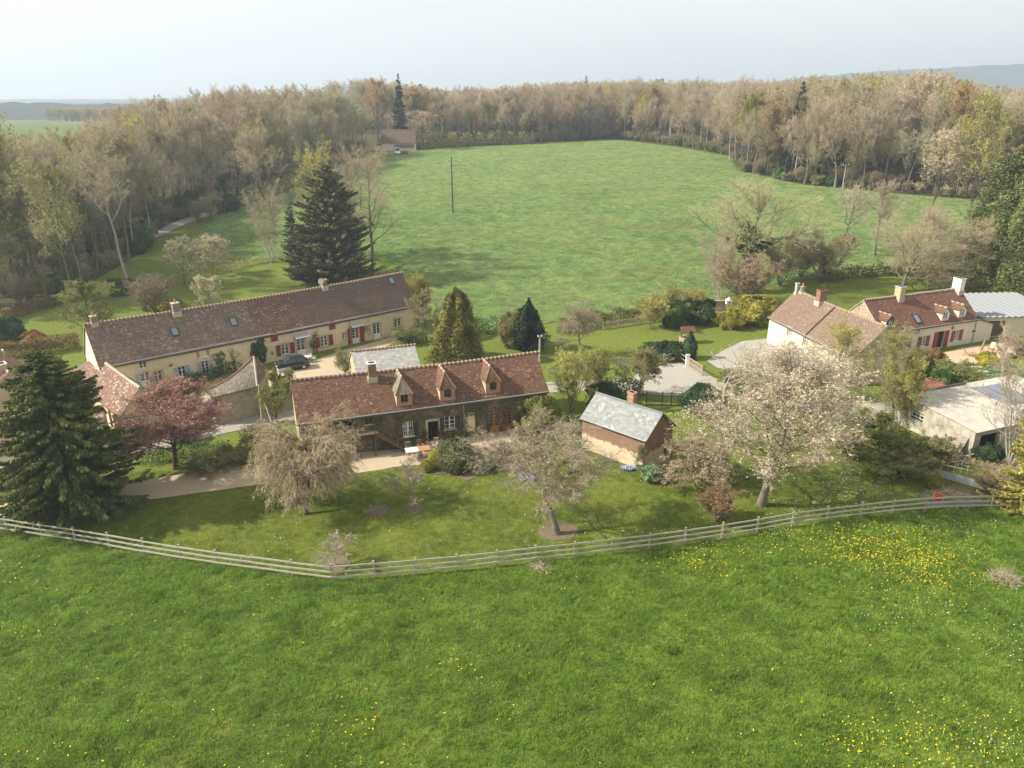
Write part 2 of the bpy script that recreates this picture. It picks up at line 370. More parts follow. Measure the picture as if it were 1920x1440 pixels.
def bare_mesh(seed, h=18., r=.28, th=.45, limbs=14, l1=.42, ang=.85, up=.1, n2=8, n3=7, n4=0, tw=.014, grav=0., wig=.1, stems=1,
              lean=.02, leaf=0, leafsize=.09, lr=.5, l2=.5, l3=.55, l4=.6, t0=.3, prof=None, splay=.35, K0=9, gl=(.5, 1, 1, 1), store=None):
    """trunk group and twig group of a leafless tree; leaf > 0 scatters buds or young leaves on the twigs"""
    g = np.random.default_rng(seed)
    if stems == 1: pos = np.zeros((1, 3)); d = np.array([[g.normal(0, lean), g.normal(0, lean), 1.]]); ln = np.array([h*.93]); rr = np.array([r])
    else:
        az = np.arange(stems)*6.28/stems+g.random(stems); pos = np.stack([np.cos(az), np.sin(az), 0*az], 1)*r*1.2
        d = np.stack([np.cos(az)*splay, np.sin(az)*splay, 1+0*az], 1)*1.; d += g.normal(0, .08, d.shape); ln = h*.9*g.uniform(.75, 1.05, stems); rr = r*g.uniform(.6, 1, stems)
    P0, R0 = grow(g, pos, d, ln, rr, r*.08, K0, .02, wig*.6); P0[:, 0, 2] -= .25
    R0[:, 0] *= 1.35
    P1, R1 = sprout(g, P0, R0, limbs, th, .98, ang, .2, l1, lr, up, wig, grav*gl[0], 7, prof or (lambda t: .72+1.15*t-1.45*t*t), r1=.02)
    P2, R2 = sprout(g, P1, R1, n2, t0, 1., .75, .25, l2, .55, up*.7, wig, grav*gl[1], 5, r1=.012)
    P2b, R2b = sprout(g, P0, R0, limbs, .8, 1., .6, .25, .14, .5, up, wig, grav, 5, r1=.012)
    P2 = np.concatenate([P2, P2b]); R2 = np.concatenate([R2, R2b])
    P3, R3 = sprout(g, P2, R2, n3, .15, 1., .7, .25, l3, .6, up*.5, wig, grav*gl[2], 4, r1=tw*.6, minr=tw)
    if store is not None: store[:] = [P0, P1]
    trunk = tubes([(P0, R0, 9), (P1, R1, 6), (P2, R2, 4)]); tg = [(P3, R3, 3)]; last = P3
    if n4:
        P4, R4 = sprout(g, P3, R3, n4, .1, 1., .75, .3, l4, .7, up*.3, wig, grav*gl[3], 3, r1=tw*.4, minr=tw*.75); tg.append((P4, R4, 3)); last = P4
    crown = [(*tubes(tg), 0)]
    if leaf:
        C, A = tips(last, g, leaf); crown.append((*leaves(g, C+g.normal(0, leafsize*.6, C.shape), leafsize, along=A), 1))
    top = max(P2[..., 2].max(), P3[..., 2].max()); wd = np.percentile(np.abs(P3[..., :2]), 97)*2
    return trunk, joinVF(crown), top, wd
PROTO = {}
def proto(key, bark, twig, leafm=None, **kw):      # keeps the mesh data; objects are made by plant()
    tr, (V, F, mi), top, wd = bare_mesh(**kw)
    a = mesh_np('trunk', *tr, bark, smooth=True); b = mesh_np('crown', V, F, [twig]+([leafm] if leafm else []), mi if leafm else None)
    d = (a.data, b.data); bpy.data.objects.remove(a); bpy.data.objects.remove(b)
    PROTO[key] = (d, top, wd); return PROTO[key]
def put(name, mesh, parent):
    o = bpy.data.objects.new(name, mesh); col.objects.link(o); o.parent = parent; return o
_pr = random.Random(5)
def plant(key, loc, h, w, name, label, cat='tree', group=None, rz=None, names=('trunk', 'crown')):
    (a, b), top, wd = PROTO[key]
    sz = h/top; sx = w/wd if w else sz
    t = thing(name, loc, label, cat, rz if rz is not None else _pr.uniform(0, 6.28), group, (sx, sx, sz))
    put(names[0], a, t); put(names[1], b, t); return t
def plant_px(key, px, pyb, pyt, wpx, name, label, cat='tree', group=None, rz=None):
    p = G(px, pyb); return plant(key, p, HT(p, pyt), wpx/PXM(p), name, label, cat, group, rz)
# solid leafy plants --------------------------------------------------------------
def lumps(rng, D, n=26, amp=.22, sharp=9):
    q = _norm(rng.normal(0, 1, (n, 3))); return 1+amp*(np.exp(sharp*(D@q.T-1))*rng.uniform(.2, 1, n)).sum(1)-amp*.6
def blob_mesh(seed, n, shape, size, amp=.25, asp=.5, sharp=14, depth=.45, upb=.25, nl=40, core=True, along_up=0):
    """leaf cloud: shape(t in 0..1 height) -> radius factor; unit height, unit radius"""
    g = np.random.default_rng(seed); z = g.random(n)**.9; az = g.uniform(0, 6.283, n)
    D = np.stack([np.cos(az), np.sin(az), (z-.5)*1.6], 1); Dn = _norm(D); L = lumps(g, Dn, nl, amp, sharp)
    rad = np.array([shape(q) for q in z])*L*(1-depth*g.random(n)**2.2)*(1+.10*np.abs(g.normal(0, 1, n)))
    C = np.stack([np.cos(az)*rad, np.sin(az)*rad, z*(1+(L-1)*.25)], 1)
    nr = Dn+np.array([0, 0, upb])
    al = None if not along_up else np.stack([np.cos(az)*.5, np.sin(az)*.5, np.full(n, along_up)], 1)
    return C, nr, al, g
def blob(key, seed, n, shape, size, mats, h=1., w=1., twigs=None, **kw):
    C, nr, al, g = blob_mesh(seed, n, shape, size, **kw)
    C = C*np.array([w/2, w/2, h]); V, F = leaves(g, C, size, kw.get('asp', .5), nr, .75, al, .5)
    K = 5; P = np.zeros((1, K, 3)); P[0, :, 2] = np.linspace(-.2, h*.8, K); R = np.linspace(max(.02, w*.035), .01, K)[None]
    g2 = np.random.default_rng(seed+1); P1, R1 = sprout(g2, P, R, 26, .05, .95, 1., .25, .45*w/h if h > w else .4, .6, .15, .1, 0, 4, r1=.006)
    V0, F0 = tubes([(P, R, 7), (P1, R1, 4)])
    a = mesh_np('trunk', V0, F0, mats[0], smooth=True); b = mesh_np('foliage', V, F, mats[1])
    d = (a.data, b.data); bpy.data.objects.remove(a); bpy.data.objects.remove(b); PROTO[key] = (d, h, w)
def hedge(name, pts, h, w, m, bark, label, n_per=260, size=.07, cat='hedge', group=None, top_m=None, ragged=.12, seed=3):
    """clipped hedge along a ground line: leaves over its faces and through its depth, stems inside"""
    g = np.random.default_rng(seed); t = thing(name, pts[0], label, cat, 0, group); o = Vector(pts[0]); CC = []; NN = []; st = MB(); sl_ = []
    for a, b in zip(pts[:-1], pts[1:]):
        a = Vector(a)-o; b = Vector(b)-o; L = (b-a).length; d = (b-a)/L; nn = Vector((-d.y, d.x, 0)).normalized(); n = int(L*n_per*(h+w*.6))
        s = g.random(n)*L; f = g.random(n)*(2*h+w); dep = (g.random(n)**2)*w*.45
        side = np.where(f < h, -1, np.where(f < 2*h, 1, 0)); off = np.where(side == 0, (f-2*h)-w/2, side*(w/2-dep)); zz = np.where(f < h, f, np.where(f < 2*h, f-h, h-dep*.5))
        off = off+ragged*np.sin(s*2.1+zz*3)*.4*side; zz = zz*(1+ragged*.5*np.sin(s*1.3+1))+g.normal(0, .03, n)
        A = np.array(a); C = A+np.array(d)*s[:, None]+np.array(nn)*off[:, None]+np.array([0, 0, 1])*zz[:, None]
        CC.append(C+g.normal(0, ragged*.4, C.shape)); NN.append(np.array(nn)*side[:, None]+np.array([0, 0, 1.])*np.where(side == 0, 1, .25)[:, None])
        for k in range(max(2, int(L/.7))):
            q = a+d*(k+.5)*.7; sl_.append([q-Vector((0, 0, .15)), q+Vector((g.normal(0, .1), g.normal(0, .1), h*.5)), q+Vector((g.normal(0, .2), g.normal(0, .2), h*.85))])
    V, F = leaves(g, np.concatenate(CC), size, .55, np.concatenate(NN), .7)
    mesh_np('foliage', V, F, m, parent=t)
    for q in sl_:
        st.tube(q, [.035, .025, .01], bark, 5)
        if len(sl_) <= 14: st.build('stem', t); st = MB()
    if len(sl_) > 14: st.build('stems', t)
    return t
def conifer(key, seed, h, w, bark, needle, whorls=34, per=7, droop=.55, tip=.25, spray=.5, sw=.11, gap=.17, zlow=.05, prof=.85, hang=.8, jag=.25, tw=None, K=7, jit=1.1, skirt=(.35, .06)):
    """spruce or fir: whorled branches that sag and lift again, hung with sprays"""
    g = np.random.default_rng(seed); r = h*.017+.04
    Pt = np.zeros((1, 8, 3)); Pt[0, :, 2] = np.linspace(-.3, h, 8); Rt = np.linspace(r, .02, 8)[None]
    z = np.repeat(np.linspace(zlow, .985, whorls), per)*h; M = len(z); z = z+g.normal(0, h/whorls*jit, M); z = np.clip(z, zlow*h*.8, h*.99)
    az = g.uniform(0, 6.283, M); L = (w/2)*np.clip(1-z/h, 0, 1)**prof*g.uniform(1-jag, 1+jag*.6, M)*(1+.16*np.sin(az*3+z*.9)+.1*np.sin(az*5-z*1.7))*(1-skirt[0]*np.exp(-(z/h/skirt[1])**1.5))+.12
    tt = np.linspace(0, 1, K); out = L[:, None]*tt; dz = L[:, None]*((.12-droop*.2*(1-z/h))[:, None]*tt-droop*tt**2*.55*(1-.5*z/h)[:, None]+tip*tt**4*.9)
    curve = g.normal(0, .12, M)[:, None]*tt**2*L[:, None]
    P = np.stack([np.cos(az)[:, None]*out-np.sin(az)[:, None]*curve, np.sin(az)[:, None]*out+np.cos(az)[:, None]*curve, z[:, None]+dz], -1)
    R = (np.clip(L*.014, .012, .06))[:, None]*(1-.85*tt)[None]
    n = np.maximum((L/gap*5).astype(int), 4); pi = np.repeat(np.arange(M), n); T = len(pi); f = (.12+.88*g.random(T)**.8)*(K-1); i = np.minimum(f.astype(int), K-2); wv = (f-i)[:, None]
    C = P[pi, i]*(1-wv)+P[pi, i+1]*wv; tan = _norm(P[pi, i+1]-P[pi, i]); side = np.stack([-tan[:, 1], tan[:, 0], 0*tan[:, 0]], 1)*np.where(g.random(T) < .5, -1, 1)[:, None]
    d = _norm(side*.9*g.uniform(.3, 1, (T, 1))+tan*.6+np.array([0, 0, -1])*hang*g.uniform(.2, 1, (T, 1))+g.normal(0, .2, (T, 3)))
    ln = spray*g.uniform(.5, 1.2, T)*(1-.55*(f/(K-1)))*np.clip(L[pi]/(w*.25), .35, 1); nr = _norm(np.cross(d, g.normal(0, 1, (T, 3)))); B = np.cross(nr, d)*(sw*g.uniform(.6, 1.3, T))[:, None]
    e = C+d*ln[:, None]+np.array([0, 0, -1])*(ln*hang*.25)[:, None]; m = C+d*(ln*.45)[:, None]
    V = np.stack([C, m+B, e, m-B], 1).reshape(-1, 3); F = np.arange(4*T).reshape(T, 4)
    a = mesh_np('trunk', *tubes([(Pt, Rt, 9), (P, R, 4)]), bark, smooth=True); b = mesh_np('foliage', V, F, needle)
    dd = (a.data, b.data); bpy.data.objects.remove(a); bpy.data.objects.remove(b); PROTO[key] = (dd, h, w)
# ------------------------------------------------------------------ palette
m_cream = render_mat('cream_render', (.64, .54, .36), (.44, .35, .22), .75)
m_white = render_mat('white_render', (.62, .56, .45), (.45, .38, .28), .35)
m_sand = render_mat('sand_render', (.50, .40, .25), (.33, .26, .17), .55)
m_stone = stone_mat('rubble_stone', [(.36, .30, .21), (.46, .39, .28), (.28, .24, .17), (.5, .43, .31)], (.44, .37, .26), 3.0)
m_stonegrey = stone_mat('grey_stone', [(.30, .26, .19), (.38, .33, .25), (.24, .21, .16), (.42, .37, .29)], (.36, .31, .23), 3.0, patch=(.42, .37, .27))
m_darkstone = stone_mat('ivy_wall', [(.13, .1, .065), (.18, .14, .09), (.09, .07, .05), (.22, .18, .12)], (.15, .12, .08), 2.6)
m_chim = stone_mat('chimney_stone', [(.2, .17, .13), (.26, .22, .17), (.16, .14, .11)], (.24, .2, .155), 4)
m_quoin = plain('dressed_stone', (.42, .35, .25), .85, .25, 4)
m_quoinbrick = brick_mat('brick_trim', (.36, .17, .09), (.44, .24, .13), (.42, .36, .27))
m_brick = brick_mat('old_brick', (.22, .115, .07), (.28, .16, .10), (.27, .22, .16), (.52, .43, .29), 1.45)
m_tiles = tile_mat('brown_tiles', [(.085, .04, .027), (.15, .08, .052), (.195, .105, .066), (.125, .072, .052), (.215, .13, .085)], (.31, .2, .135), .93, stain=(.12, .075, .05))
m_tiles_old = tile_mat('mottled_tiles', [(.15, .112, .085), (.2, .142, .104), (.235, .16, .115), (.175, .127, .097), (.28, .215, .165)], (.32, .27, .215), .86, cell=(.24, .16), stain=(.155, .118, .092))
m_tiles_new = tile_mat('plain_tiles', [(.125, .095, .078), (.155, .112, .088), (.185, .128, .098)], (.26, .2, .16), .97, stain=(.12, .088, .07))
m_tiles_mid = tile_mat('mottled_red_tiles', [(.12, .08, .06), (.165, .1, .072), (.2, .115, .08), (.14, .088, .066), (.23, .155, .115)], (.3, .24, .19), .9, cell=(.24, .16), stain=(.15, .1, .077))
m_tiles_tan = tile_mat('tan_tiles', [(.17, .12, .09), (.21, .145, .105), (.25, .175, .13), (.19, .125, .092)], (.33, .27, .21), .94, (.2, .17, .1), .4, stain=(.19, .145, .11))
m_tiles_red = tile_mat('red_tiles', [(.15, .075, .053), (.185, .092, .064), (.215, .11, .076), (.135, .07, .052)], (.34, .24, .18), .95, stain=(.15, .08, .06))
m_tiles_moss = tile_mat('mossy_tiles', [(.19, .165, .13), (.25, .22, .175), (.16, .135, .105), (.3, .265, .21)], (.42, .38, .3), .9, (.15, .14, .07), .5, stain=(.22, .2, .16))
m_tiles_pink = tile_mat('weathered_tiles', [(.17, .10, .075), (.24, .14, .10), (.2, .115, .085), (.29, .19, .14)], (.46, .38, .31), .84, cell=(.24, .18), stain=(.2, .14, .11))
m_slate = tile_mat('grey_slate', [(.24, .25, .25), (.30, .31, .31), (.27, .28, .28), (.35, .36, .35)], (.44, .45, .43), .93, cell=(.3, .22), stain=(.27, .28, .27))
m_slatelight = tile_mat('pale_slate', [(.33, .33, .31), (.38, .38, .36), (.42, .42, .40)], (.5, .5, .47), .92, cell=(.3, .22), stain=(.36, .36, .33))
m_ridge = plain('ridge_tile', (.24, .13, .085), .9, .3, 5); m_mortar = plain('ridge_mortar', (.42, .365, .29), .9, .25, 6)
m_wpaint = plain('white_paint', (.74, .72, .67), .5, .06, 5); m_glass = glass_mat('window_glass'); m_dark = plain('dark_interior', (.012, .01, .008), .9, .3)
m_red = plain('red_shutter', (.24, .03, .035), .55, .15, 6); m_redfade = plain('faded_red_shutter', (.25, .07, .06), .6, .2, 6)
m_blue = plain('grey_blue_shutter', (.36, .38, .42), .6, .1, 5); m_green = plain('dark_green_shutter', (.03, .045, .03), .6, .2, 5)
m_orange = plain('varnished_wood', (.38, .16, .05), .45, .2, 6); m_oldwood = plain('old_wood', (.12, .085, .055), .85, .3, 5)
m_palewood = plain('weathered_wood', (.42, .36, .27), .8, .2, 6); m_teak = plain('teak', (.40, .22, .10), .65, .25, 8)
m_fence = plain('silvered_timber', (.40, .39, .33), .75, .3, 6); m_post = plain('timber_post', (.30, .25, .17), .8, .3, 5)
m_metal = plain('dark_metal', (.03, .03, .03), .45, .2, 5, metal=.6); m_zinc = plain('zinc', (.32, .33, .33), .5, .15, 5, metal=.5)
m_concrete = plain('grey_concrete', (.42, .41, .38), .9, .15, 3); m_pole = plain('pole_wood', (.33, .29, .22), .85, .2, 3)
m_polegrey = plain('pole_concrete', (.34, .34, .32), .85, .1, 2)
m_redtarp = plain('red_canvas', (.42, .04, .075), .6, .12, 2); m_redpl = plain('red_plastic', (.6, .02, .02), .4, .1)
m_greenbox = plain('green_box', (.03, .12, .09), .5, .2)
m_tubwood = plain('planter', (.2, .15, .1), .8, .2)
# ------------------------------------------------------------------ building helpers
class Bld:
    def __init__(s, name, label, cat, x, y, t, L, W_, he, hr, z=0.0):
        s.L, s.W, s.he, s.hr = L, W_, he, hr; s.o = Vector((x, y, z)); s.u = Vector((math.cos(t), math.sin(t), 0)); s.n = Vector((-math.sin(t), math.cos(t), 0))
        s.r = thing(name, s.o, label, cat, t)
    def loc(s, P): d = P-s.o; return Vector((d.dot(s.u), d.dot(s.n), d.z))
    def fac(s, px, py, y=0.0):            # facade point (x, z) seen at a pixel
        d = ray(px, py); c = Vector((0, 0, CAMH)); q = s.o+s.n*y; t = (q-c).dot(s.n)/d.dot(s.n); v = s.loc(c+d*t); return v.x, v.z
    def end(s, px, py, x):                # gable point (y, z)
        d = ray(px, py); c = Vector((0, 0, CAMH)); q = s.o+s.u*x; t = (q-c).dot(s.u)/d.dot(s.u); v = s.loc(c+d*t); return v.y, v.z
    def slope(s, px, py):                 # point on the front roof slope
        a = s.loc(Vector((0, 0, CAMH))); d = ray(px, py); dl = Vector((d.dot(s.u), d.dot(s.n), d.z)); k = (s.hr-s.he)/(s.W/2)
        t = (s.he+k*a.y-a.z)/(dl.z-k*dl.y); return a+dl*t
    def sz(s, y): return s.he+(s.hr-s.he)/(s.W/2)*min(y, s.W-y)
def wall_face(b, x0, x1, z0, z1, holes, m, T, depth=.22, top=None):
    """wall with real openings; T maps (x, depth, z) to the house; holes are (x0, x1, z0, z1)"""
    xs = sorted(set([x0, x1]+[v for h in holes for v in h[:2]])); zs = sorted(set([z0, z1]+[v for h in holes for v in h[2:4]]))
    xs = [x for x in xs if x0 <= x <= x1]; zs = [z for z in zs if z0 <= z <= z1]
    for a, c in zip(xs[:-1], xs[1:]):
        for e, f in zip(zs[:-1], zs[1:]):
            mx, mz = (a+c)/2, (e+f)/2
            if any(h[0] < mx < h[1] and h[2] < mz < h[3] for h in holes): continue
            b.face([T(a, 0, e), T(c, 0, e), T(c, 0, f), T(a, 0, f)], m)
    for h in holes:
        a, c, e, f = h[:4]
        for q in (((a, 0, e), (a, depth, e), (a, depth, f), (a, 0, f)), ((c, 0, e), (c, 0, f), (c, depth, f), (c, depth, e)),
                  ((a, 0, f), (a, depth, f), (c, depth, f), (c, 0, f)), ((a, 0, e), (c, 0, e), (c, depth, e), (a, depth, e))):
            b.face([T(*p) for p in q], m)
def walls(B, m, holes=(), mg=None, mg2=None, lholes=(), rholes=(), z0=-.1):
    L, Wd, he, hr = B.L, B.W, B.he, B.hr; b = MB(); mg = mg or m; mg2 = mg2 or mg
    wall_face(b, 0, L, z0, he, list(holes), m, lambda x, d, z: (x, d, z))
    b.face([(L, Wd, z0), (0, Wd, z0), (0, Wd, he), (L, Wd, he)], m)
    wall_face(b, 0, Wd, z0, he, list(lholes), mg, lambda x, d, z: (d, Wd-x, z))
    wall_face(b, 0, Wd, z0, he, list(rholes), mg2, lambda x, d, z: (L-d, x, z))
    b.face([(0, Wd, he), (0, 0, he), (0, Wd/2, hr)], mg); b.face([(L, 0, he), (L, Wd, he), (L, Wd/2, hr)], mg2)
    return b.build('wall', B.r)
def roof(B, m, eave=.18, gab=.12, th=.14, sag=.05, seed=1, name='roof', ridge=True, segs=None, split=None, rscale=1., mort=m_mortar, rt=m_ridge):
    """two tiled slopes with a slight sag, thickness and a bedded ridge; split = [(x, material)] changes the tiles along the length"""
    L, Wd, he, hr = B.L, B.W, B.he, B.hr; b = MB(); rs = random.Random(seed); n = max(6, int(L/1.2)); nv = 5
    k = (hr-he)/(Wd/2); run = Wd/2+eave; xs = [-gab+(L+2*gab)*i/n for i in range(n+1)]
    sg = [[(rs.uniform(-1, 1)*.022-sag*math.sin(math.pi*(i/n))*(.4+.6*j/nv)) if 0 < i < n else 0 for i in range(n+1)] for j in range(nv+1)]
    sl = math.hypot(1, k)
    for side in (0, 1):
        f = (lambda y: y) if side == 0 else (lambda y: Wd-y)
        P = [[(x, f(-eave+run*j/nv), he-k*eave+k*run*j/nv+sg[j][i]+.03) for i, x in enumerate(xs)] for j in range(nv+1)]
        for i in range(n):
            mm = m
            for sx, sm in (split or ()):
                if xs[i] >= sx: mm = sm
            for j in range(nv):
                q = [P[j][i], P[j][i+1], P[j+1][i+1], P[j+1][i]]; v0, v1 = run*sl*j/nv+side*37, run*sl*(j+1)/nv+side*37
                uv = [(xs[i], v0), (xs[i+1], v0), (xs[i+1], v1), (xs[i], v1)]
                if side: q.reverse(); uv.reverse()
                b.face(q, mm, uv)
            e0, e1 = P[0][i], P[0][i+1]; q = [e0, (e0[0], e0[1], e0[2]-th), (e1[0], e1[1], e1[2]-th), e1]
            b.face(q if side == 0 else q[::-1], m_oldwood)
            t0, t1 = P[nv][i], P[nv][i+1]; q = [(e0[0], e0[1], e0[2]-th), (t0[0], t0[1], t0[2]-th), (t1[0], t1[1], t1[2]-th), (e1[0], e1[1], e1[2]-th)]
            b.face(q if side == 0 else q[::-1], m_oldwood)
        for i in (0, n):
            for j in range(nv):
                q = [P[j][i], P[j+1][i], (*P[j+1][i][:2], P[j+1][i][2]-th), (*P[j][i][:2], P[j][i][2]-th)]
                b.face(q if (i == 0) == (side == 0) else q[::-1], mort)
    o = b.build(name, B.r)
    if ridge:
        rb = MB(); st = .42*rscale; x = -gab; kx = 0
        while x < L+gab-.05:
            i = min(n-1, int((x+gab)/(L+2*gab)*n)); fr = (x+gab)/(L+2*gab)*n-i; z = hr+.0+sg[nv][i]*(1-fr)+sg[nv][i+1]*fr
            w = .15*rscale; rb.tube([(x+.02, Wd/2, z), (x+st-.06, Wd/2, z+rs.uniform(-.01, .015))], [w, w*.92], rt, 10)
            rb.tube([(x+st-.08, Wd/2, z), (x+st+.03, Wd/2, z)], [w*1.22, w*1.22], mort, 10); x += st
        rb.build('ridge_tiles', o)
    return o
def gutter(B, eave=.2, z=None, pipes=()):
    z = B.he-.05 if z is None else z; b = MB(); b.tube([(-.1, -eave-.06, z), (B.L+.1, -eave-.06, z-.02)], .065, m_zinc, 8)
    for x in pipes: b.tube([(x, -eave-.06, z), (x, -.07, z-.3), (x, -.07, .05)], .045, m_zinc, 8)
    return b.build('gutter', B.r)
def window(B, x, z, w, h, fm=m_wpaint, cols=2, rows=3, y=.12, shut=None, sw=.42, sill=m_quoin, surround=None, sides='lr', bars=False, T=None, name='window', open_dark=False):
    """casement set in its opening (x, z = centre)"""
    T = T or (lambda x, d, z: (x, d, z)); f = MB(); a, c, e, g = x-w/2, x+w/2, z-h/2, z+h/2
    def bx(b, x0, x1, y0, y1, z0, z1, m):
        P = [T(X, Y, Z) for Z in (z0, z1) for (X, Y) in ((x0, y0), (x1, y0), (x1, y1), (x0, y1))]; i = len(b.v); b.v += P; k = b.mid(m)
        for q in ((0, 3, 2, 1), (4, 5, 6, 7), (0, 1, 5, 4), (1, 2, 6, 5), (2, 3, 7, 6), (3, 0, 4, 7)): b.f.append(tuple(i+j for j in q)); b.mi.append(k)
    t = .07
    bx(f, a+.002, a+t, y, y+.07, e+.002, g-.002, fm); bx(f, c-t, c-.002, y, y+.07, e+.002, g-.002, fm); bx(f, a+t, c-t, y, y+.07, g-t, g-.002, fm); bx(f, a+t, c-t, y, y+.07, e+.002, e+t, fm)
    if cols >= 2: bx(f, x-.05, x+.05, y-.01, y+.06, e+t, g-t, fm)
    for i in range(1, cols):
        if cols > 2 or cols == 2: 
            X = a+w*i/cols
            if abs(X-x) > .06: bx(f, X-.02, X+.02, y+.005, y+.05, e+t, g-t, fm)
    for j in range(1, rows):
        Z = e+h*j/rows
        for (l, r) in (((a+t, x-.05), (x+.05, c-t)) if cols >= 2 else ((a+t, c-t),)): bx(f, l, r, y+.008, y+.048, Z-.02, Z+.02, fm)
    o = f.build(name, B.r); p = MB(); bx(p, a+.004, c-.004, y+.073, y+.1, e+.004, g-.004, m_dark if open_dark else m_glass); p.build('pane', o)
    if sill or surround:
        s = MB()
        if surround:
            q = .16; bx(s, a-q, a, -.03, .02, e, g, surround); bx(s, c, c+q, -.03, .02, e, g, surround); bx(s, a-q, c+q, -.035, .02, g, g+.2, surround)
        if sill: bx(s, a-.1, c+.1, -.09, .04, e-.1, e, sill)
        s.build('surround', o)
    if shut:
        for sd in sides:
            b = MB(); s0 = a-.03-sw if sd == 'l' else c+.03
            if surround: s0 += -.14 if sd == 'l' else .14
            bx(b, s0, s0+sw, -.085, -.042, e-.02, g+.02, shut)
            for zz in (.2, .8): bx(b, s0+.02, s0+sw-.02, -.1, -.0855, e+h*zz-.05, e+h*zz+.05, shut)
            for k in range(1, 4): bx(b, s0+sw*k/4-.006, s0+sw*k/4+.006, -.092, -.0855, e, g, m_dark)
            b.build('shutter', o)
    if bars:
        b = MB()
        for k in range(6): bx(b, a+w*(k+.3)/6, a+w*(k+.3)/6+.05, -.03, .01, e, g, m_wpaint)
        b.build('bars', o)
    return o
def door(B, x, w, h, mat, glazed=True, y=.12, z0=.0, shut=None, sw=.5, surround=None, name='door', rows=4, dark=False, jamb=None):
    f = MB(); a, c = x-w/2, x+w/2; t = .09
    if dark:
        f.box((a-.02, .9, z0), (c+.02, .95, z0+h), m_dark); f.box((a-.03, .2, z0), (a, .9, z0+h), m_oldwood); f.box((c, .2, z0), (c+.03, .9, z0+h), m_oldwood); f.box((a-.02, .2, z0+h), (c+.02, .95, z0+h+.03), m_oldwood)
        f.box((a+.01, .22, z0+.02), (a+.06, .88, z0+h-.02), mat)
    else:
        f.box((a+.002, y, z0), (a+t, y+.07, z0+h-.002), mat); f.box((c-t, y, z0), (c-.002, y+.07, z0+h-.002), mat); f.box((a+t, y, z0+h-t), (c-t, y+.07, z0+h-.002), mat)
        f.box((x-.05, y-.01, z0), (x+.05, y+.06, z0+h-t), mat); f.box((a+t, y+.01, z0), (x-.05, y+.06, z0+.7), mat); f.box((x+.05, y+.01, z0), (c-t, y+.06, z0+.7), mat)
        for k in range(1, rows): 
            zz = z0+.7+(h-.7)*k/rows; f.box((a+t, y+.015, zz-.02), (x-.05, y+.05, zz+.02), mat); f.box((x+.05, y+.015, zz-.02), (c-t, y+.05, zz+.02), mat)
    o = f.build(name, B.r)
    if glazed and not dark: p = MB(); p.box((a+.004, y+.073, z0), (c-.004, y+.1, z0+h-.004), m_glass); p.build('pane', o)
    h_ = MB(); h_.box((x+.06, y-.05, z0+1.0), (x+.1, y-.01, z0+1.12), m_metal)
    if not dark: h_.build('handle', o)
    if surround:
        s = MB(); q = .17; s.box((a-q, -.03, z0), (a, .02, z0+h), surround); s.box((c, -.03, z0), (c+q, .02, z0+h), surround); s.box((a-q, -.035, z0+h), (c+q, .02, z0+h+.2), surround); s.box((a-.2, -.45, z0-.12), (c+.2, 0, z0-.01), surround); s.build('surround', o)
    if shut:
        for s0 in (a-sw-.04, c+.04):
            b = MB(); b.box((s0, -.09, z0+.05), (s0+sw, -.045, z0+h), shut)
            for zz in (.2, .55, .85): b.box((s0+.03, -.105, z0+h*zz-.06), (s0+sw-.03, -.0905, z0+h*zz+.06), shut)
            b.build('shutter', o)
    return o
def chimney(B, x, y, w, d, ztop, m, cap=m_quoin, pots=0, potm=None, zb=None, parent=None, flare=.0):
    b = MB(); z0 = (B.sz(y)-.5 if zb is None else zb)
    b.box((x-w/2, y-d/2, z0), (x+w/2, y+d/2, ztop), m); b.box((x-w/2-.07, y-d/2-.07, ztop), (x+w/2+.07, y+d/2+.07, ztop+.1), cap)
    b.box((x-w/2-.04, y-d/2-.04, ztop-.45), (x+w/2+.04, y+d/2+.04, ztop-.37), m)
    b.box((x-w/2-.09, y-d/2-.09, z0), (x+w/2+.09, y+d/2+.09, z0+.62), m_mortar)
    o = b.build('chimney', parent or B.r)
    for k in range(pots):
        p = MB(); xx = x-w/2+w*(k+.5)/pots; p.tube([(xx, y, ztop+.1), (xx, y, ztop+.5)], [.11, .09], potm or m_quoinbrick, 10); p.build('chimney_pot', o)
    if not pots:
        p = MB(); p.box((x-w/2+.08, y-d/2+.08, ztop+.1), (x+w/2-.08, y+d/2-.08, ztop+.12), m_dark); p.build('flue', o)
    return o
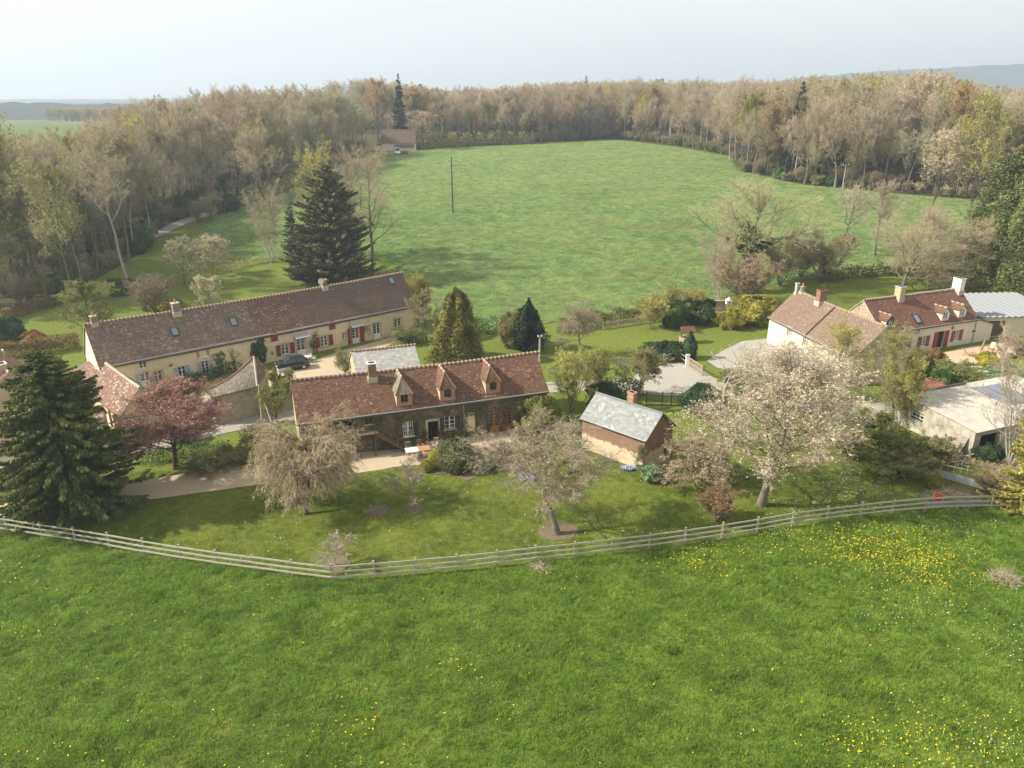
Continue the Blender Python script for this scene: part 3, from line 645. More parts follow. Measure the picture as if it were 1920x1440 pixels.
def dormer(B, x, zb, w, hw, rise, setb, tile, front, cheek, win=(.65, .85), winm=None, shut=None, over=.1, dark=False, fm=m_wpaint, wz=None, sill=None):
    """dormer standing on the front slope: zb = height of its foot on the slope"""
    k = (B.hr-B.he)/(B.W/2); y0 = (zb-B.he)/k; ze = zb+hw; ya = y0+setb; zr = min(ze+rise, B.hr-.06); a, c = x-w/2, x+w/2
    ybk = lambda z: (z-B.he)/k
    b = MB(); ww, wh = win; wz = wz or zb+.28+wh/2
    wall_face(b, a, c, zb-.35, ze, [(x-ww/2, x+ww/2, wz-wh/2, wz+wh/2)], front, lambda X, d, Z: (X, y0+d, Z), .15)
    b.face([(a, y0, zb-.35), (a, y0, ze), (a, ybk(ze)+.1, ze), (a, ybk(zb)+.1, zb-.1)], cheek); b.face([(c, y0, zb-.35), (c, ybk(zb)+.1, zb-.1), (c, ybk(ze)+.1, ze), (c, y0, ze)], cheek)
    if setb < .25: b.face([(a, y0, ze), (c, y0, ze), (x, y0, zr)], front)
    o = b.build('dormer', B.r); r = MB(); yb = ybk(zr)+.08; ov = over; ybe = ybk(ze-ov*.4)
    A, Cc, Pk, Bk = (a-ov, y0-ov, ze-ov*.4), (c+ov, y0-ov, ze-ov*.4), (x, ya-(ov if setb < .25 else 0), zr), (x, yb, zr); Ab, Cb = (a-ov, ybe+.05, ze-ov*.4), (c+ov, ybe+.05, ze-ov*.4)
    uvq = [(0, 0), (w/2, 0), (w/2, 1.3), (0, 1.3)]
    def slab(q, th=.07):
        n = (Vector(q[1])-Vector(q[0])).cross(Vector(q[2])-Vector(q[0])).normalized()*th; q2 = [tuple(Vector(p)-n) for p in q]
        d0 = Vector(q[0]); ex = (Vector(q[1])-d0).normalized(); ey = n.normalized().cross(ex)
        r.face(q, tile, [((Vector(p)-d0).dot(ex), (Vector(p)-d0).dot(ey)) for p in q]); r.face(q2[::-1], m_oldwood)
        for i in range(len(q)): j = (i+1) % len(q); r.face([q[i], q2[i], q2[j], q[j]], m_oldwood)
    slab([Ab, A, Pk, Bk]); slab([Cc, Cb, Bk, Pk])
    if setb >= .25: slab([A, Cc, Pk])
    rf = r.build('dormer_roof', o)
    t = MB(); L = yb-ya; nn = max(2, int(L/.35))
    for i in range(nn): t.tube([(x, ya+L*i/nn, zr+.03), (x, ya+L*(i+.9)/nn, zr+.03)], .1, m_ridge if i % 2 else m_mortar, 8)
    if setb >= .25:
        for e in (A, Cc): t.tube([e, Pk], .06, m_ridge, 8)
    t.build('ridge_tiles', rf)
    wo = window(B, x, wz, ww, wh, fm, 2, 2, .06, None, sill=sill, T=lambda X, d, Z: (X, y0+d, Z), open_dark=dark); wo.parent = o
    if shut:
        s = MB(); s.box((x+.0, y0-.03, wz-wh/2), (x+ww/2, y0-.005, wz+wh/2), shut); s.build('shutter', o)
    return o
def skylight(B, px, py, w=.7, l=1.0, glass=None):
    p = B.slope(px, py); k = (B.hr-B.he)/(B.W/2); a = math.atan(k); M = Matrix.Translation(p) @ Matrix.Rotation(a, 4, 'X')
    b = MB(); fr = m_metal
    for q in ((-w/2, -l/2, 0, -w/2+.06, l/2, .12), (w/2-.06, -l/2, 0, w/2, l/2, .12), (-w/2+.06, -l/2, 0, w/2-.06, -l/2+.06, .12), (-w/2+.06, l/2-.06, 0, w/2-.06, l/2, .12)): b.box(q[:3], q[3:], fr, M)
    o = b.build('skylight', B.r); g = MB(); g.box((-w/2+.06, -l/2+.06, .03), (w/2-.06, l/2-.06, .09), glass or m_skyglass, M); g.build('pane', o); return o
def canopy(B, x, z, w, d=.9, drop=.25):
    b = MB(); q = [(x-w/2, -.02, z), (x+w/2, -.02, z), (x+w/2, -d, z-drop), (x-w/2, -d, z-drop)]
    for i in range(4): b.bar(q[i], q[(i+1) % 4], .05, .05, m_zinc)
    b.bar((x, -.02, z), (x, -d, z-drop), .04, .04, m_zinc)
    for s in (-1, 1): b.bar((x+s*w/2, -.02, z-.6), (x+s*w/2, -d*.8, z-drop*.8), .03, .03, m_zinc)
    o = b.build('porch_canopy', B.r); g = MB(); g.box((-w/2, 0, -.01), (w/2, math.hypot(d, drop), .01), m_canopy, Matrix.Translation((x, -d, z-drop+.03)) @ Matrix.Rotation(math.atan2(drop, d), 4, 'X')); g.build('pane', o); return o
def anchor(B, px, py, s=.45):
    x, z = B.fac(px, py); b = MB(); b.bar((x, -.06, z-s), (x, -.06, z+s), .05, .04, m_metal); b.tube([(x-.22, -.06, z+s*.2), (x-.18, -.06, z-s*.35), (x, -.06, z-s*.5), (x+.18, -.06, z-s*.35), (x+.22, -.06, z+s*.2)], .03, m_metal, 6); b.build('wall_anchor', B.r)
m_skyglass = NT('skylight_glass').princ((.16, .22, .25), .08, spec=.8)
m_canopy = NT('canopy_glass').princ((.36, .40, .42), .15, spec=.7)
def hole(v): return (v[0]-v[2]/2, v[0]+v[2]/2, v[1]-v[3]/2, v[1]+v[3]/2)
# ------------------------------------------------------------------ ground
g_lawn = ground_mat('lawn', [(.11, .15, .02), (.145, .18, .026), (.17, .18, .036), (.065, .1, .015), (.19, .21, .05)], (.06, .4, 2.2), 16, .5, .05, (.15, .15, .05), .22)
g_past = ground_mat('pasture_soil_and_grass', [(.055, .095, .014), (.07, .11, .018), (.085, .12, .022), (.03, .06, .01), (.10, .14, .03)], (.05, .5, 1.8), 12, .8, .12)
g_field = ground_mat('young_cereal', [(.13, .198, .07), (.16, .215, .078), (.185, .212, .085), (.105, .165, .06), (.185, .235, .1)], (.022, .13, .7), 4, 1.0, .4, (.225, .205, .09), .05, stretch=(.6, .9, 1))
g_wood = ground_mat('woodland_floor', [(.07, .06, .03), (.09, .075, .035), (.055, .07, .022), (.04, .035, .02), (.12, .1, .06)], (.08, .5, 2), 6, .8, .2)
g_gravel = ground_mat('pale_gravel', [(.40, .33, .225), (.45, .37, .26), (.42, .34, .235), (.35, .28, .19), (.5, .43, .31)], (.15, .6, 3), 30, .4, .03, (.31, .255, .165), .35)
g_grey = ground_mat('grey_gravel', [(.32, .305, .275), (.37, .35, .31), (.34, .315, .275), (.27, .255, .225), (.42, .4, .36)], (.15, .7, 3), 30, .4, .03, (.25, .235, .19), .35)
g_lane = ground_mat('worn_lane', [(.29, .27, .24), (.34, .32, .28), (.36, .33, .27), (.24, .22, .19), (.38, .36, .32)], (.12, .7, 3), 25, .3, .02, (.2, .2, .1), .5)
g_soil = ground_mat('bare_soil', [(.15, .115, .078), (.19, .15, .1), (.17, .14, .085), (.1, .075, .05), (.22, .185, .13)], (.3, 1, 4), 20, .6, .05)
g_terr = ground_mat('terracotta_paving', [(.50, .34, .23), (.55, .39, .27), (.52, .4, .28), (.43, .3, .2), (.6, .47, .35)], (.2, 1, 4), 20, .2, .01)
g_sand = ground_mat('sandy_yard', [(.5, .38, .2), (.55, .42, .24), (.5, .4, .23), (.44, .33, .18), (.6, .48, .3)], (.2, 1, 4), 20, .2, .02)
g_far = ground_mat('far_fields', [(.10, .15, .045), (.15, .19, .06), (.12, .11, .05), (.08, .13, .04), (.15, .2, .07)], (.004, .01, .05), .5, .3, .2)
g_hill = ground_mat('wooded_hill', [(.022, .03, .02), (.03, .036, .024), (.028, .038, .02), (.015, .022, .015), (.036, .04, .026)], (.004, .02, .08), .3, .6, 3., (.09, .085, .06), .0035)
def build_ground():
    xs = np.array([-3600, -1500, -700, -350, -180, -110, -60, -30, 0, 30, 60, 110, 180, 350, 700, 1500, 3600.]); b = MB()
    ys = np.concatenate([[-60, -20, 10, 20, 50, 80, 100, 104], np.arange(108, 300, 3), np.arange(300, 420, 10), np.arange(420, 1000, 40), np.arange(1000, 3700, 300)])
    for j in range(len(ys)-1):
        m = g_lawn if ys[j] < 330 else g_far
        for i in range(len(xs)-1):
            b.face([(xs[i], ys[j], tz(ys[j])-.03), (xs[i+1], ys[j], tz(ys[j])-.03), (xs[i+1], ys[j+1], tz(ys[j+1])-.03), (xs[i], ys[j+1], tz(ys[j+1])-.03)], m)
    o = b.build('ground'); o['kind'] = 'structure'; return o
build_ground()
FENCE = [(-90, 985), (-45, 991), (16.7, 999), (80, 1009), (143, 1018), (206.7, 1029), (271.7, 1040.7), (340, 1051.7), (406.7, 1062), (476.7, 1071), (549, 1081), (623, 1090), (702, 1084), (780, 1077.5), (856.7, 1070.5), (931, 1062), (1004, 1053.5), (1076.7, 1046), (1146.7, 1037.5), (1216.7, 1029), (1284, 1020), (1353, 1010), (1418.7, 999), (1485, 987), (1549, 978), (1613, 970.5), (1672, 964), (1733, 958.5), (1794, 955.5), (1858, 954.5), (1925, 956), (1990, 958)]
FP = [G(*p) for p in FENCE]
past_pts = [Vector((-60, -40, 0)), Vector((60, -40, 0)), Vector((75, 46, 0))]+FP[::-1]+[Vector((-75, FP[0].y, 0))]
o = struct('pasture', past_pts, -.012, g_past)
FIELD = [(330, 470), (420, 402), (500, 372), (590, 335), (700, 298), (760, 284), (860, 278), (1000, 272), (1150, 262.5), (1270, 277), (1385, 300), (1392, 322), (1500, 347), (1650, 362), (1850, 378), (1990, 388), (1990, 470), (1840, 495), (1640, 505), (1460, 530), (1345, 560), (1200, 580), (1060, 600), (930, 622), (840, 610), (780, 560), (735, 490), (600, 480), (440, 488)]
FLD = [G(*p) for p in FIELD]
drape('crop_field', FLD, .05, g_field)
def P2(*a): return [G(*p) for p in a]
# woodland floor: behind the field edge on the left, at the back and on the right
wl = P2((-200, 590), (0, 578), (150, 540), (270, 470), (300, 435), (420, 380), (520, 350), (600, 322), (700, 285))+[XY(700, 620), XY(250, 620), XY(218, 200), XY(-250, 150)]
drape('woodland_floor', wl, .02, g_wood)
wr = P2((700, 285), (860, 275), (1000, 269), (1150, 260), (1270, 274.5), (1390, 297), (1388, 322), (1500, 345), (1650, 360), (1850, 376), (2050, 390))+[XY(2150, 520), XY(1500, 620), XY(560, 620)]
drape('woodland_floor', wr, .03, g_wood)
# tracks
def strip(name, pts, w, m, zoff=.06):
    b = MB(); n = len(pts)
    for i in range(n-1):
        for k in range(6):
            a, c = pts[i].lerp(pts[i+1], k/6), pts[i].lerp(pts[i+1], (k+1)/6); d = (pts[i+1]-pts[i]); s = Vector((-d.y, d.x, 0)).normalized()*w/2
            da = (pts[min(i+1, n-1)]-pts[max(i-1, 0)]) if k == 0 else d; dc = (pts[min(i+2, n-1)]-pts[i]) if k == 5 else d
            sa = Vector((-da.y, da.x, 0)).normalized()*w/2; sc = Vector((-dc.y, dc.x, 0)).normalized()*w/2
            q = [a+sa, a-sa, c-sc, c+sc]; b.face([(p.x, p.y, tz(p.y)+zoff) for p in reversed(q)], m)
    o = b.build(name); o['kind'] = 'structure'; return o
strip('track', P2((225, 470), (290, 441), (345, 416), (400, 398), (470, 373), (530, 354), (600, 330), (660, 308), (712, 291)), 3.2, g_lane, .09)
for nm, pix, z, m in (
    ('lane', [(-60, 905), (120, 885), (250, 858), (420, 812), (560, 786), (700, 770), (900, 745), (1040, 735), (1130, 730), (1210, 731), (1330, 742), (1450, 760), (1600, 790), (1700, 790), (1790, 750), (1760, 735), (1690, 752), (1600, 757), (1450, 728), (1335, 715), (1210, 712), (1130, 711), (1040, 715), (900, 725), (700, 750), (555, 766), (420, 788), (240, 832), (120, 858), (-60, 880)], .004, g_lane),
    ('gravel_drive', [(-60, 945), (60, 938), (170, 918), (280, 899), (390, 881), (480, 869), (560, 858), (640, 850), (700, 846), (760, 840), (815, 824), (900, 812), (985, 802), (1010, 815), (1010, 838), (960, 846), (905, 852), (850, 860), (805, 872), (760, 873), (690, 884), (640, 892), (560, 900), (480, 909), (390, 922), (280, 937), (170, 952), (60, 962), (-60, 972)], .008, g_gravel),
    ('gravel_yard', [(420, 720), (500, 695), (545, 690), (600, 672), (650, 655), (700, 642), (742, 628), (790, 617), (775, 632), (735, 645), (700, 658), (672, 668), (700, 690), (560, 715), (450, 735)], .008, g_gravel),
    ('garden_lane', [(370, 745), (420, 722), (500, 700), (470, 740), (390, 760)], .012, g_lane),
    ('concrete_yard', [(1165, 735), (1195, 700), (1240, 685), (1272, 680), (1318, 695), (1345, 712), (1340, 736), (1260, 742)], .012, g_grey),
    ('grey_drive', [(1325, 676), (1360, 655), (1390, 640), (1440, 634), (1470, 640), (1595, 735), (1560, 745), (1420, 700), (1345, 690)], .012, g_grey),
    ('terrace', [(1745, 672), (1765, 661), (1830, 648), (1905, 640), (1935, 660), (1880, 672), (1825, 682), (1770, 680)], .008, g_terr),
    ('sandy_yard', [(1815, 735), (1830, 712), (1880, 700), (1990, 690), (1990, 760), (1900, 740)], .004, g_sand),
    ('flower_bed', [(800, 880), (835, 870), (900, 868), (950, 862), (985, 868), (960, 882), (905, 888), (875, 902), (850, 893), (810, 888)], .014, g_soil),
    ('bare_patch', [(440, 528), (470, 520), (505, 517), (500, 526), (455, 534)], .005, g_gravel),
    ('compost_bed', [(1722, 944), (1728, 922), (1760, 908), (1820, 918), (1860, 925), (1855, 947), (1790, 950)], .006, g_soil),
    ('garden_path', [(200, 705), (240, 692), (262, 684), (268, 686), (245, 696), (208, 709)], .01, g_lane)):
    sheet(nm, pix, z, m)
def disc(name, px, py, rx, ry, m, z=.012):
    c = G(px, py); rs = random.Random(int(px)); pts = [Vector((c.x+rx*math.cos(a)*rs.uniform(.9, 1.08), c.y+ry*math.sin(a)*rs.uniform(.9, 1.08), 0)) for a in np.arange(20)*2*math.pi/20]
    return struct(name, pts, z, m)
disc('tree_bed', 1045, 996, 1.5, 1.35, g_soil); disc('tree_bed', 632, 1056, 1.0, .95, g_soil); disc('tree_bed', 712, 958, .8, .8, g_soil); disc('tree_bed', 778, 955, .7, .7, g_soil)
for (px, py), lb in zip(((1835, 689), (1846, 697), (1858, 705)), ('nearest the paved terrace', 'between the other two slabs', 'farthest from the paved terrace')):   # stepping stones up to the terrace
    c = G(px, py); b = MB(); b.box((c.x-.75, c.y-.32, -.05), (c.x+.75, c.y+.32, .07), m_concrete)
    tag(b.build('stepping_stone', bevel=.02), 'pale rectangular stepping stone '+lb, 'path stone', 'stepping stones below the terrace')
# distant hills, each a solid ridge
def hill(name, xs, zs, y0, depth, seed, m=g_hill):
    g = np.random.default_rng(seed); b = MB(); n = 160; X = np.linspace(xs[0], xs[-1], n); Z = np.interp(X, xs, zs)+g.normal(0, .6, n); prof = [(0, 0), (.12, .28), (.3, .66), (.5, 1.0), (.75, .8), (1, 0)]
    rows = [[(X[i], y0+depth*p+40*math.sin(X[i]*.004+p*3), max(-4, Z[i]*q+(g.normal(0, 1.2) if 0 < q else -3))) for i in range(n)] for p, q in prof]
    for r0, r1 in zip(rows[:-1], rows[1:]):
        for i in range(n-1): b.face([r0[i], r0[i+1], r1[i+1], r1[i]], m)
    o = b.build(name, smooth=True); o['kind'] = 'structure'; return o
hill('hills', [-3200, -2400, -1800, -1200, -600, 0, 600, 1000, 1300, 1700, 2100, 2500, 3200], [26, 30, 27, 30, 33, 35, 55, 95, 122, 140, 152, 160, 150], 2550, 600, 4)
hill('hills', [-3000, -2000, -1200, -500, 400, 1000, 1400, 1800, 2300, 3000], [14, 22, 20, 24, 20, 35, 60, 72, 85, 70], 1950, 450, 9)
hill('hills', [-1700, -1300, -1000, -760, -560, -420, -300], [22, 25, 24.5, 25.5, 24, 20, 10], 920, 260, 12)
# ------------------------------------------------------------------ buildings
MAIN = Bld('ivy_farmhouse', 'long ivy-covered farmhouse with red-brown tiled roof and three tall dormers, in the centre', 'house', -18.58, 59.39, .34, 23.34, 7.0, 3.69, 6.41)
w1 = (*MAIN.fac(765, 804), 1.05, 1.45); w2 = (*MAIN.fac(843.5, 792.5), 1.05, 1.25); w3 = (*MAIN.fac(691, 788), .7, .75)
dx, _ = MAIN.fac(812.5, 804); fx1, _ = MAIN.fac(926.5, 790); fx2, _ = MAIN.fac(951.5, 784); px1, pz1 = MAIN.fac(648, 796)
H = [hole(w1), hole(w2), hole(w3), (dx-.5, dx+.5, .0, 2.1), (fx1-.55, fx1+.55, 0, 2.1), (fx2-.55, fx2+.55, 0, 2.1), (px1-1.0, px1+.6, pz1-.5, pz1+.55), (1.2, 3.0, 0, 2.3)]
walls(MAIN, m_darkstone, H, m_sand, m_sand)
roof(MAIN, m_tiles, seed=2, sag=.16); gutter(MAIN, pipes=(.15, 14.9))
window(MAIN, *w1, rows=3, bars=True, shut=m_green, sides='r', sill=m_wpaint); window(MAIN, *w2, rows=3, shut=m_green, sides='lr', sill=m_quoin); window(MAIN, *w3, fm=m_oldwood, rows=2)
door(MAIN, dx, 1.0, 2.1, m_oldwood, dark=True)
b = MB(); b.box((dx-.72, -.05, 0), (dx-.5, .02, 2.1), m_quoin); b.box((dx+.5, -.05, 0), (dx+.72, .02, 2.1), m_quoin); b.box((dx-.72, -.055, 2.1), (dx+.72, .02, 2.32), m_quoin); b.box((dx-.8, -.5, 0), (dx+.8, -.002, .14), m_quoin); b.build('door_surround', MAIN.r)
door(MAIN, fx1, 1.1, 2.1, m_orange, name='french_door'); door(MAIN, fx2, 1.1, 2.1, m_orange, name='french_door')
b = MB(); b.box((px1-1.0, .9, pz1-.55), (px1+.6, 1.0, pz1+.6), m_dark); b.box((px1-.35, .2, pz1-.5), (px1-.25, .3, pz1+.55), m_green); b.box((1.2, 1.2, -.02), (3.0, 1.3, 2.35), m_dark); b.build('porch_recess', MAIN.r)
anchor(MAIN, 882.5, 775, .3)
b = MB(); ax, az = MAIN.fac(882, 790); b.box((ax-.55, -.02, az-1.0), (ax+.5, .0, az+.9), m_cream); b.build('bare_render_patch', MAIN.r)
b = MB()                                                   # outside staircase
sx, _ = MAIN.fac(700, 815)
for i in range(11): b.box((sx+.25*i, -1.15, 2.15-.2*i), (sx+.25*i+.3, -.25, 2.2-.2*i), m_oldwood)
for y in (-1.2, -.22): b.bar((sx-.1, y, 2.25), (sx+2.75, y, .05), .06, .22, m_oldwood); b.bar((sx, y, 3.05), (sx+2.75, y, .95), .05, .06, m_oldwood)
for i in range(5): b.box((sx+.65*i, -1.22, 2.2-.5*i), (sx+.65*i+.05, -1.17, 3.0-.5*i), m_oldwood)
b.box((sx-1.5, -1.2, 2.12), (sx, -.05, 2.2), m_oldwood)
for x in (sx-1.4, sx-.1): b.box((x, -1.18, 0), (x+.1, -1.08, 2.12), m_oldwood)
b.build('outside_stair', MAIN.r)
chimney(MAIN, MAIN.slope(699, 712).x, MAIN.slope(699, 708).y, .72, .6, 7.35, m_brick, m_wpaint)
for px, py, dk in ((759, 760, True), (839.6, 750, False), (924.6, 736, False)):
    q = MAIN.slope(px, py); dormer(MAIN, q.x, q.z, 1.45, 1.12, 1.45, .85, m_tiles_moss if dk else m_tiles, m_quoinbrick, m_sand, (.66, .85), dark=dk, shut=None if dk else m_green, fm=m_oldwood)
LONG = Bld('long_farmhouse', 'very long cream farmhouse with mottled brown roof, red shutters and a car parked in front', 'house', -43.46, 74.17, .70, 39.49, 6.58, 3.58, 7.46)
Lf = LONG.fac
ups = [(*Lf(268, 682), .8, 1.0), (*Lf(297, 707), .9, 1.35), (*Lf(342, 698), .85, 1.4), (*Lf(385.5, 688), .85, 1.5), (*Lf(535, 654.5), .95, 1.35), (*Lf(608, 639.5), .95, 1.35), (*Lf(647, 630), .65, .8), (*Lf(688, 618), .75, .8)]
dl = Lf(273, 712)[0]; d1 = Lf(565.5, 655)[0]; d2 = Lf(667.5, 633)[0]; d3 = Lf(706.7, 618)[0]; d4 = Lf(746, 608)[0]
h1 = Lf(514, 632); h2 = Lf(622.5, 610); hb = Lf(380, 659)
H = [hole(v) for v in ups]+[(d-.55, d+.55, .0, 2.15) for d in (d1, d2, d3, d4)]+[(dl-.5, dl+.5, .35, 2.05)]
walls(LONG, m_cream, H, m_white, m_stone)
xs1 = LONG.slope(560, 600).x
roof(LONG, m_tiles_old, seed=5, sag=.22, split=[(LONG.slope(470, 600).x, m_tiles_mid), (xs1, m_tiles_new)]); gutter(LONG, pipes=(.2, Lf(655, 600)[0], 39.2))
window(LONG, *ups[0], rows=3, sill=m_wpaint); window(LONG, *ups[1], rows=3, surround=m_quoin); window(LONG, *ups[2], rows=3, shut=m_blue, sides='lr', surround=None); window(LONG, *ups[3], rows=4, shut=m_blue, sides='lr')
for v in ups[4:6]: window(LONG, *v, rows=3, shut=m_red, surround=m_quoin, sw=.55)
window(LONG, *ups[6], rows=2, surround=m_quoin); window(LONG, *ups[7], rows=2, surround=m_quoinbrick)
door(LONG, dl, 1.0, 1.7, m_wpaint, z0=.35, shut=None)
door(LONG, d1, 1.1, 2.15, m_wpaint, surround=m_quoin); door(LONG, d2, 1.1, 2.15, m_wpaint, shut=m_red, sw=.62); door(LONG, d3, 1.1, 2.15, m_wpaint, surround=m_quoin); door(LONG, d4, 1.1, 2.15, m_wpaint, surround=m_quoin)
canopy(LONG, d1, 2.75, 1.9); canopy(LONG, d2, 2.7, 1.7)
for x, z in (h1, h2):
    b = MB(); b.box((x-.42, -.04, z-.55), (x+.42, .02, z+.6), m_red); b.box((x-.02, -.055, z-.53), (x+.02, -.0405, z+.58), m_dark); b.box((x-.56, -.03, z-.6), (x-.42, .01, z+.65), m_quoin); b.box((x+.42, -.03, z-.6), (x+.56, .01, z+.65), m_quoin); b.build('loft_hatch', LONG.r)
x, z = hb; b = MB(); b.box((x-.7, -.03, z-.6), (x-.42, .01, z+.55), m_quoinbrick); b.box((x+.42, -.03, z-.6), (x+.7, .01, z+.55), m_quoinbrick); b.box((x-.5, -.06, z-.68), (x+.5, .0, z-.58), m_wpaint); b.build('blocked_window', LONG.r)
x, z = Lf(275, 704); b = MB(); b.box((dl-.95, -.08, .5), (dl-.54, -.04, 2.0), m_blue); b.build('shutter', LONG.r)
anchor(LONG, 510, 661, .3); anchor(LONG, 320, 684, .2); b = MB()
for pz in (1.0, 2.0, 2.9):
    b = MB(); b.box((39.25, -.05, pz), (39.55, .3, pz+.35), m_quoin); b.build('quoin', LONG.r); b = MB(); b.box((31.9, -.04, pz-.4), (32.25, .02, pz), m_quoin); b.build('quoin', LONG.r)
sp = LONG.slope(170, 612); chimney(LONG, .9, LONG.W/2, .55, .5, 8.2, m_chim, m_quoin, pots=1)
chimney(LONG, LONG.slope(334, 594).x, LONG.W/2-.2, .75, .65, 8.25, m_chim, m_quoin, pots=1)
c3 = chimney(LONG, LONG.slope(611, 545).x, LONG.W/2-.1, .6, .6, 8.2, m_brick, m_quoin)
b = MB(); cx = LONG.slope(606, 540).x-.5; cy, cz = LONG.W/2-.75, 8.25                           # satellite dish beside the chimney
rings = [[(cx+r*math.cos(a)*.94, cy-.02-d, cz+r*math.sin(a)) for a in np.arange(20)*math.pi/10] for r, d in ((.02, -.14), (.22, -.1), (.4, 0))]
for r0, r1 in zip(rings[:-1], rings[1:]):
    for i in range(20): b.face([r0[i], r0[(i+1) % 20], r1[(i+1) % 20], r1[i]], m_wpaint); b.face([(p[0], p[1]+.03, p[2]) for p in (r0[(i+1) % 20], r0[i], r1[i], r1[(i+1) % 20])], m_wpaint)
b.tube([(cx, cy+.1, cz), (cx+.3, cy+.6, cz-.1)], .03, m_metal, 6); b.tube([(cx, cy, cz-.38), (cx, cy-.45, cz-.05)], .015, m_metal, 5); b.build('satellite_dish', LONG.r)
for px, py in ((327.5, 622), (437.5, 603.5), (734, 526.5)): skylight(LONG, px, py, .75, 1.05)
# lean-to on its left gable
b = MB(); zt, zl = 2.9, 1.9; wl_ = 2.9
q = [(-wl_, .2, zl), (-.02, .2, zt), (-.02, 5.2, zt), (-wl_, 5.2, zl)]; b.face(q, m_tiles_pink, [(p[1], math.hypot(p[0], 0)) for p in q]); b.face([(p[0], p[1], p[2]-.12) for p in reversed(q)], m_oldwood)
for i in range(4): j = (i+1) % 4; b.face([q[i], (*q[i][:2], q[i][2]-.12), (*q[j][:2], q[j][2]-.12), q[j]], m_mortar)
lt = b.build('lean_to_roof', LONG.r); b = MB(); b.box((-wl_+.2, .35, -.1), (-wl_+.5, 5.05, zl-.05), m_sand); b.face([(-wl_+.2, .35, -.1), (0, .35, -.1), (0, .35, zt-.12), (-wl_+.2, .35, zl-.06)], m_sand); b.build('lean_to_wall', LONG.r)
# brick cottage
COT = Bld('brick_cottage', 'small brick outbuilding with grey slate roof and brick chimney on the front lawn', 'outbuilding', 6.41, 62.23, -.76, 6.88, 4.18, 3.05, 4.75)
gy, gz = COT.end(1237.5, 793, 6.88)
walls(COT, m_brick, [], m_brick, m_brick, rholes=[(gy-.22, gy+.22, gz-.3, gz+.3), (2.9, 3.7, 0, 1.95)])
roof(COT, m_slate, eave=.2, gab=.15, sag=.03, seed=8, ridge=False)
b = MB(); b.box((6.6, gy-.22, gz-.3), (6.65, gy+.22, gz+.3), m_dark); b.build('loft_opening', COT.r); b = MB(); b.box((6.68, 2.9, 0), (6.74, 3.7, 1.95), m_oldwood); b.build('door', COT.r)
b = MB(); b.box((-.15, 2.0, 4.72), (7.03, 2.18, 4.84), m_zinc); b.build('ridge_cap', COT.r)
gutter(COT, z=2.95, pipes=(6.8,)); chimney(COT, 3.5, 2.5, .62, .5, 5.6, m_quoinbrick, m_quoinbrick)
b = MB()                                                   # tiled coping at the head of the eaves and barge boards
b.bar((7.06, -.2, 2.93), (7.06, 2.09, 4.72), .05, .16, m_oldwood); b.bar((7.06, 4.38, 2.93), (7.06, 2.09, 4.72), .05, .16, m_oldwood); b.build('barge_board', COT.r)
# cream house on the right
HA = Bld('cream_house', 'cream house with stone gable and plain brown roof behind the blossoming cherry', 'house', 33.67, 94.22, -1.34, 16.98, 6.92, 3.4, 6.73)
va = [(*HA.fac(1480, 622), .8, 1.0), (*HA.fac(1510, 640), .9, 1.2), (*HA.fac(1560, 690), .9, 1.3)]; da = HA.fac(1577, 710)[0]
walls(HA, m_white, [hole(v) for v in va]+[(da-.5, da+.5, 0, 2.1)], m_white, m_stone)
for v in va: window(HA, *v, rows=3, fm=m_wpaint, surround=m_quoin)
door(HA, da, 1.0, 2.1, m_oldwood, glazed=False)
roof(HA, m_tiles_tan, seed=11, sag=.1); gutter(HA)
b = MB(); yv, zv = 1.7, HA.sz(1.7); b.bar((8.2, -.18, 3.38), (8.2, 3.46, 6.83), .07, .09, m_dark); b.build('roof_joint', HA.r)
chimney(HA, 5.4, 3.3, .8, 1.0, 8.0, m_brick, m_brick); chimney(HA, .35, 3.2, .35, .35, 7.7, m_concrete, m_concrete); chimney(HA, 1.1, 3.5, .4, .4, 7.4, m_zinc, m_quoinbrick, pots=1)
b = MB(); b.tube([(4.4, 4.6, 5.4), (4.4, 4.6, 9.6)], .025, m_metal, 6)
for i in range(5): b.tube([(4.4-.5+.05*i, 4.6-.5+.25*i, 9.5), (4.4+.5-.05*i, 4.6-.5+.25*i, 9.5)], .012, m_metal, 5)
b.tube([(4.4, 4.0, 9.5), (4.4, 5.3, 9.5)], .015, m_metal, 5); tag(b.build('antenna', HA.r))
# white house with red shutters
t22 = R_(22)
HB = Bld('white_house', 'white house with red shutters, open red door and tiled dormers on the right', 'house', 45.3, 87.6, t22, 16.5, 7.0, 3.3, 6.5)
Bf = HB.fac
vb = [(*Bf(1697, 642.5), .85, 1.25), (*Bf(1731, 640), .85, 1.35), (*Bf(1793.5, 629), .85, 1.4), (*Bf(1722, 619), .6, .65)]; db = Bf(1762, 643)[0]
walls(HB, m_white, [hole(v) for v in vb]+[(db-.6, db+.6, 0, 2.25)], m_stone, m_white)
for i, v in enumerate(vb[:3]): window(HB, *v, rows=4, shut=m_redfade, sides='lr', sw=.55, sill=m_wpaint)
window(HB, *vb[3], rows=2); door(HB, db, 1.2, 2.25, m_oldwood, dark=True)
for s in (-1, 1): b = MB(); b.box((db+s*.95-.32, -.1, .02), (db+s*.95+.32, -.05, 2.25), m_red); b.box((db+s*.95-.28, -.115, .9), (db+s*.95+.28, -.1005, 1.0), m_red); b.build('door_shutter', HB.r)
roof(HB, m_tiles_red, seed=13, sag=.05); gutter(HB, pipes=(16.3,)); anchor(HB, 1786, 614, .3)
chimney(HB, HB.slope(1684, 556).x, 3.3, .75, .9, 7.7, m_sand, m_concrete); chimney(HB, 16.0, 3.3, .8, 1.2, 7.9, m_wpaint, m_white)
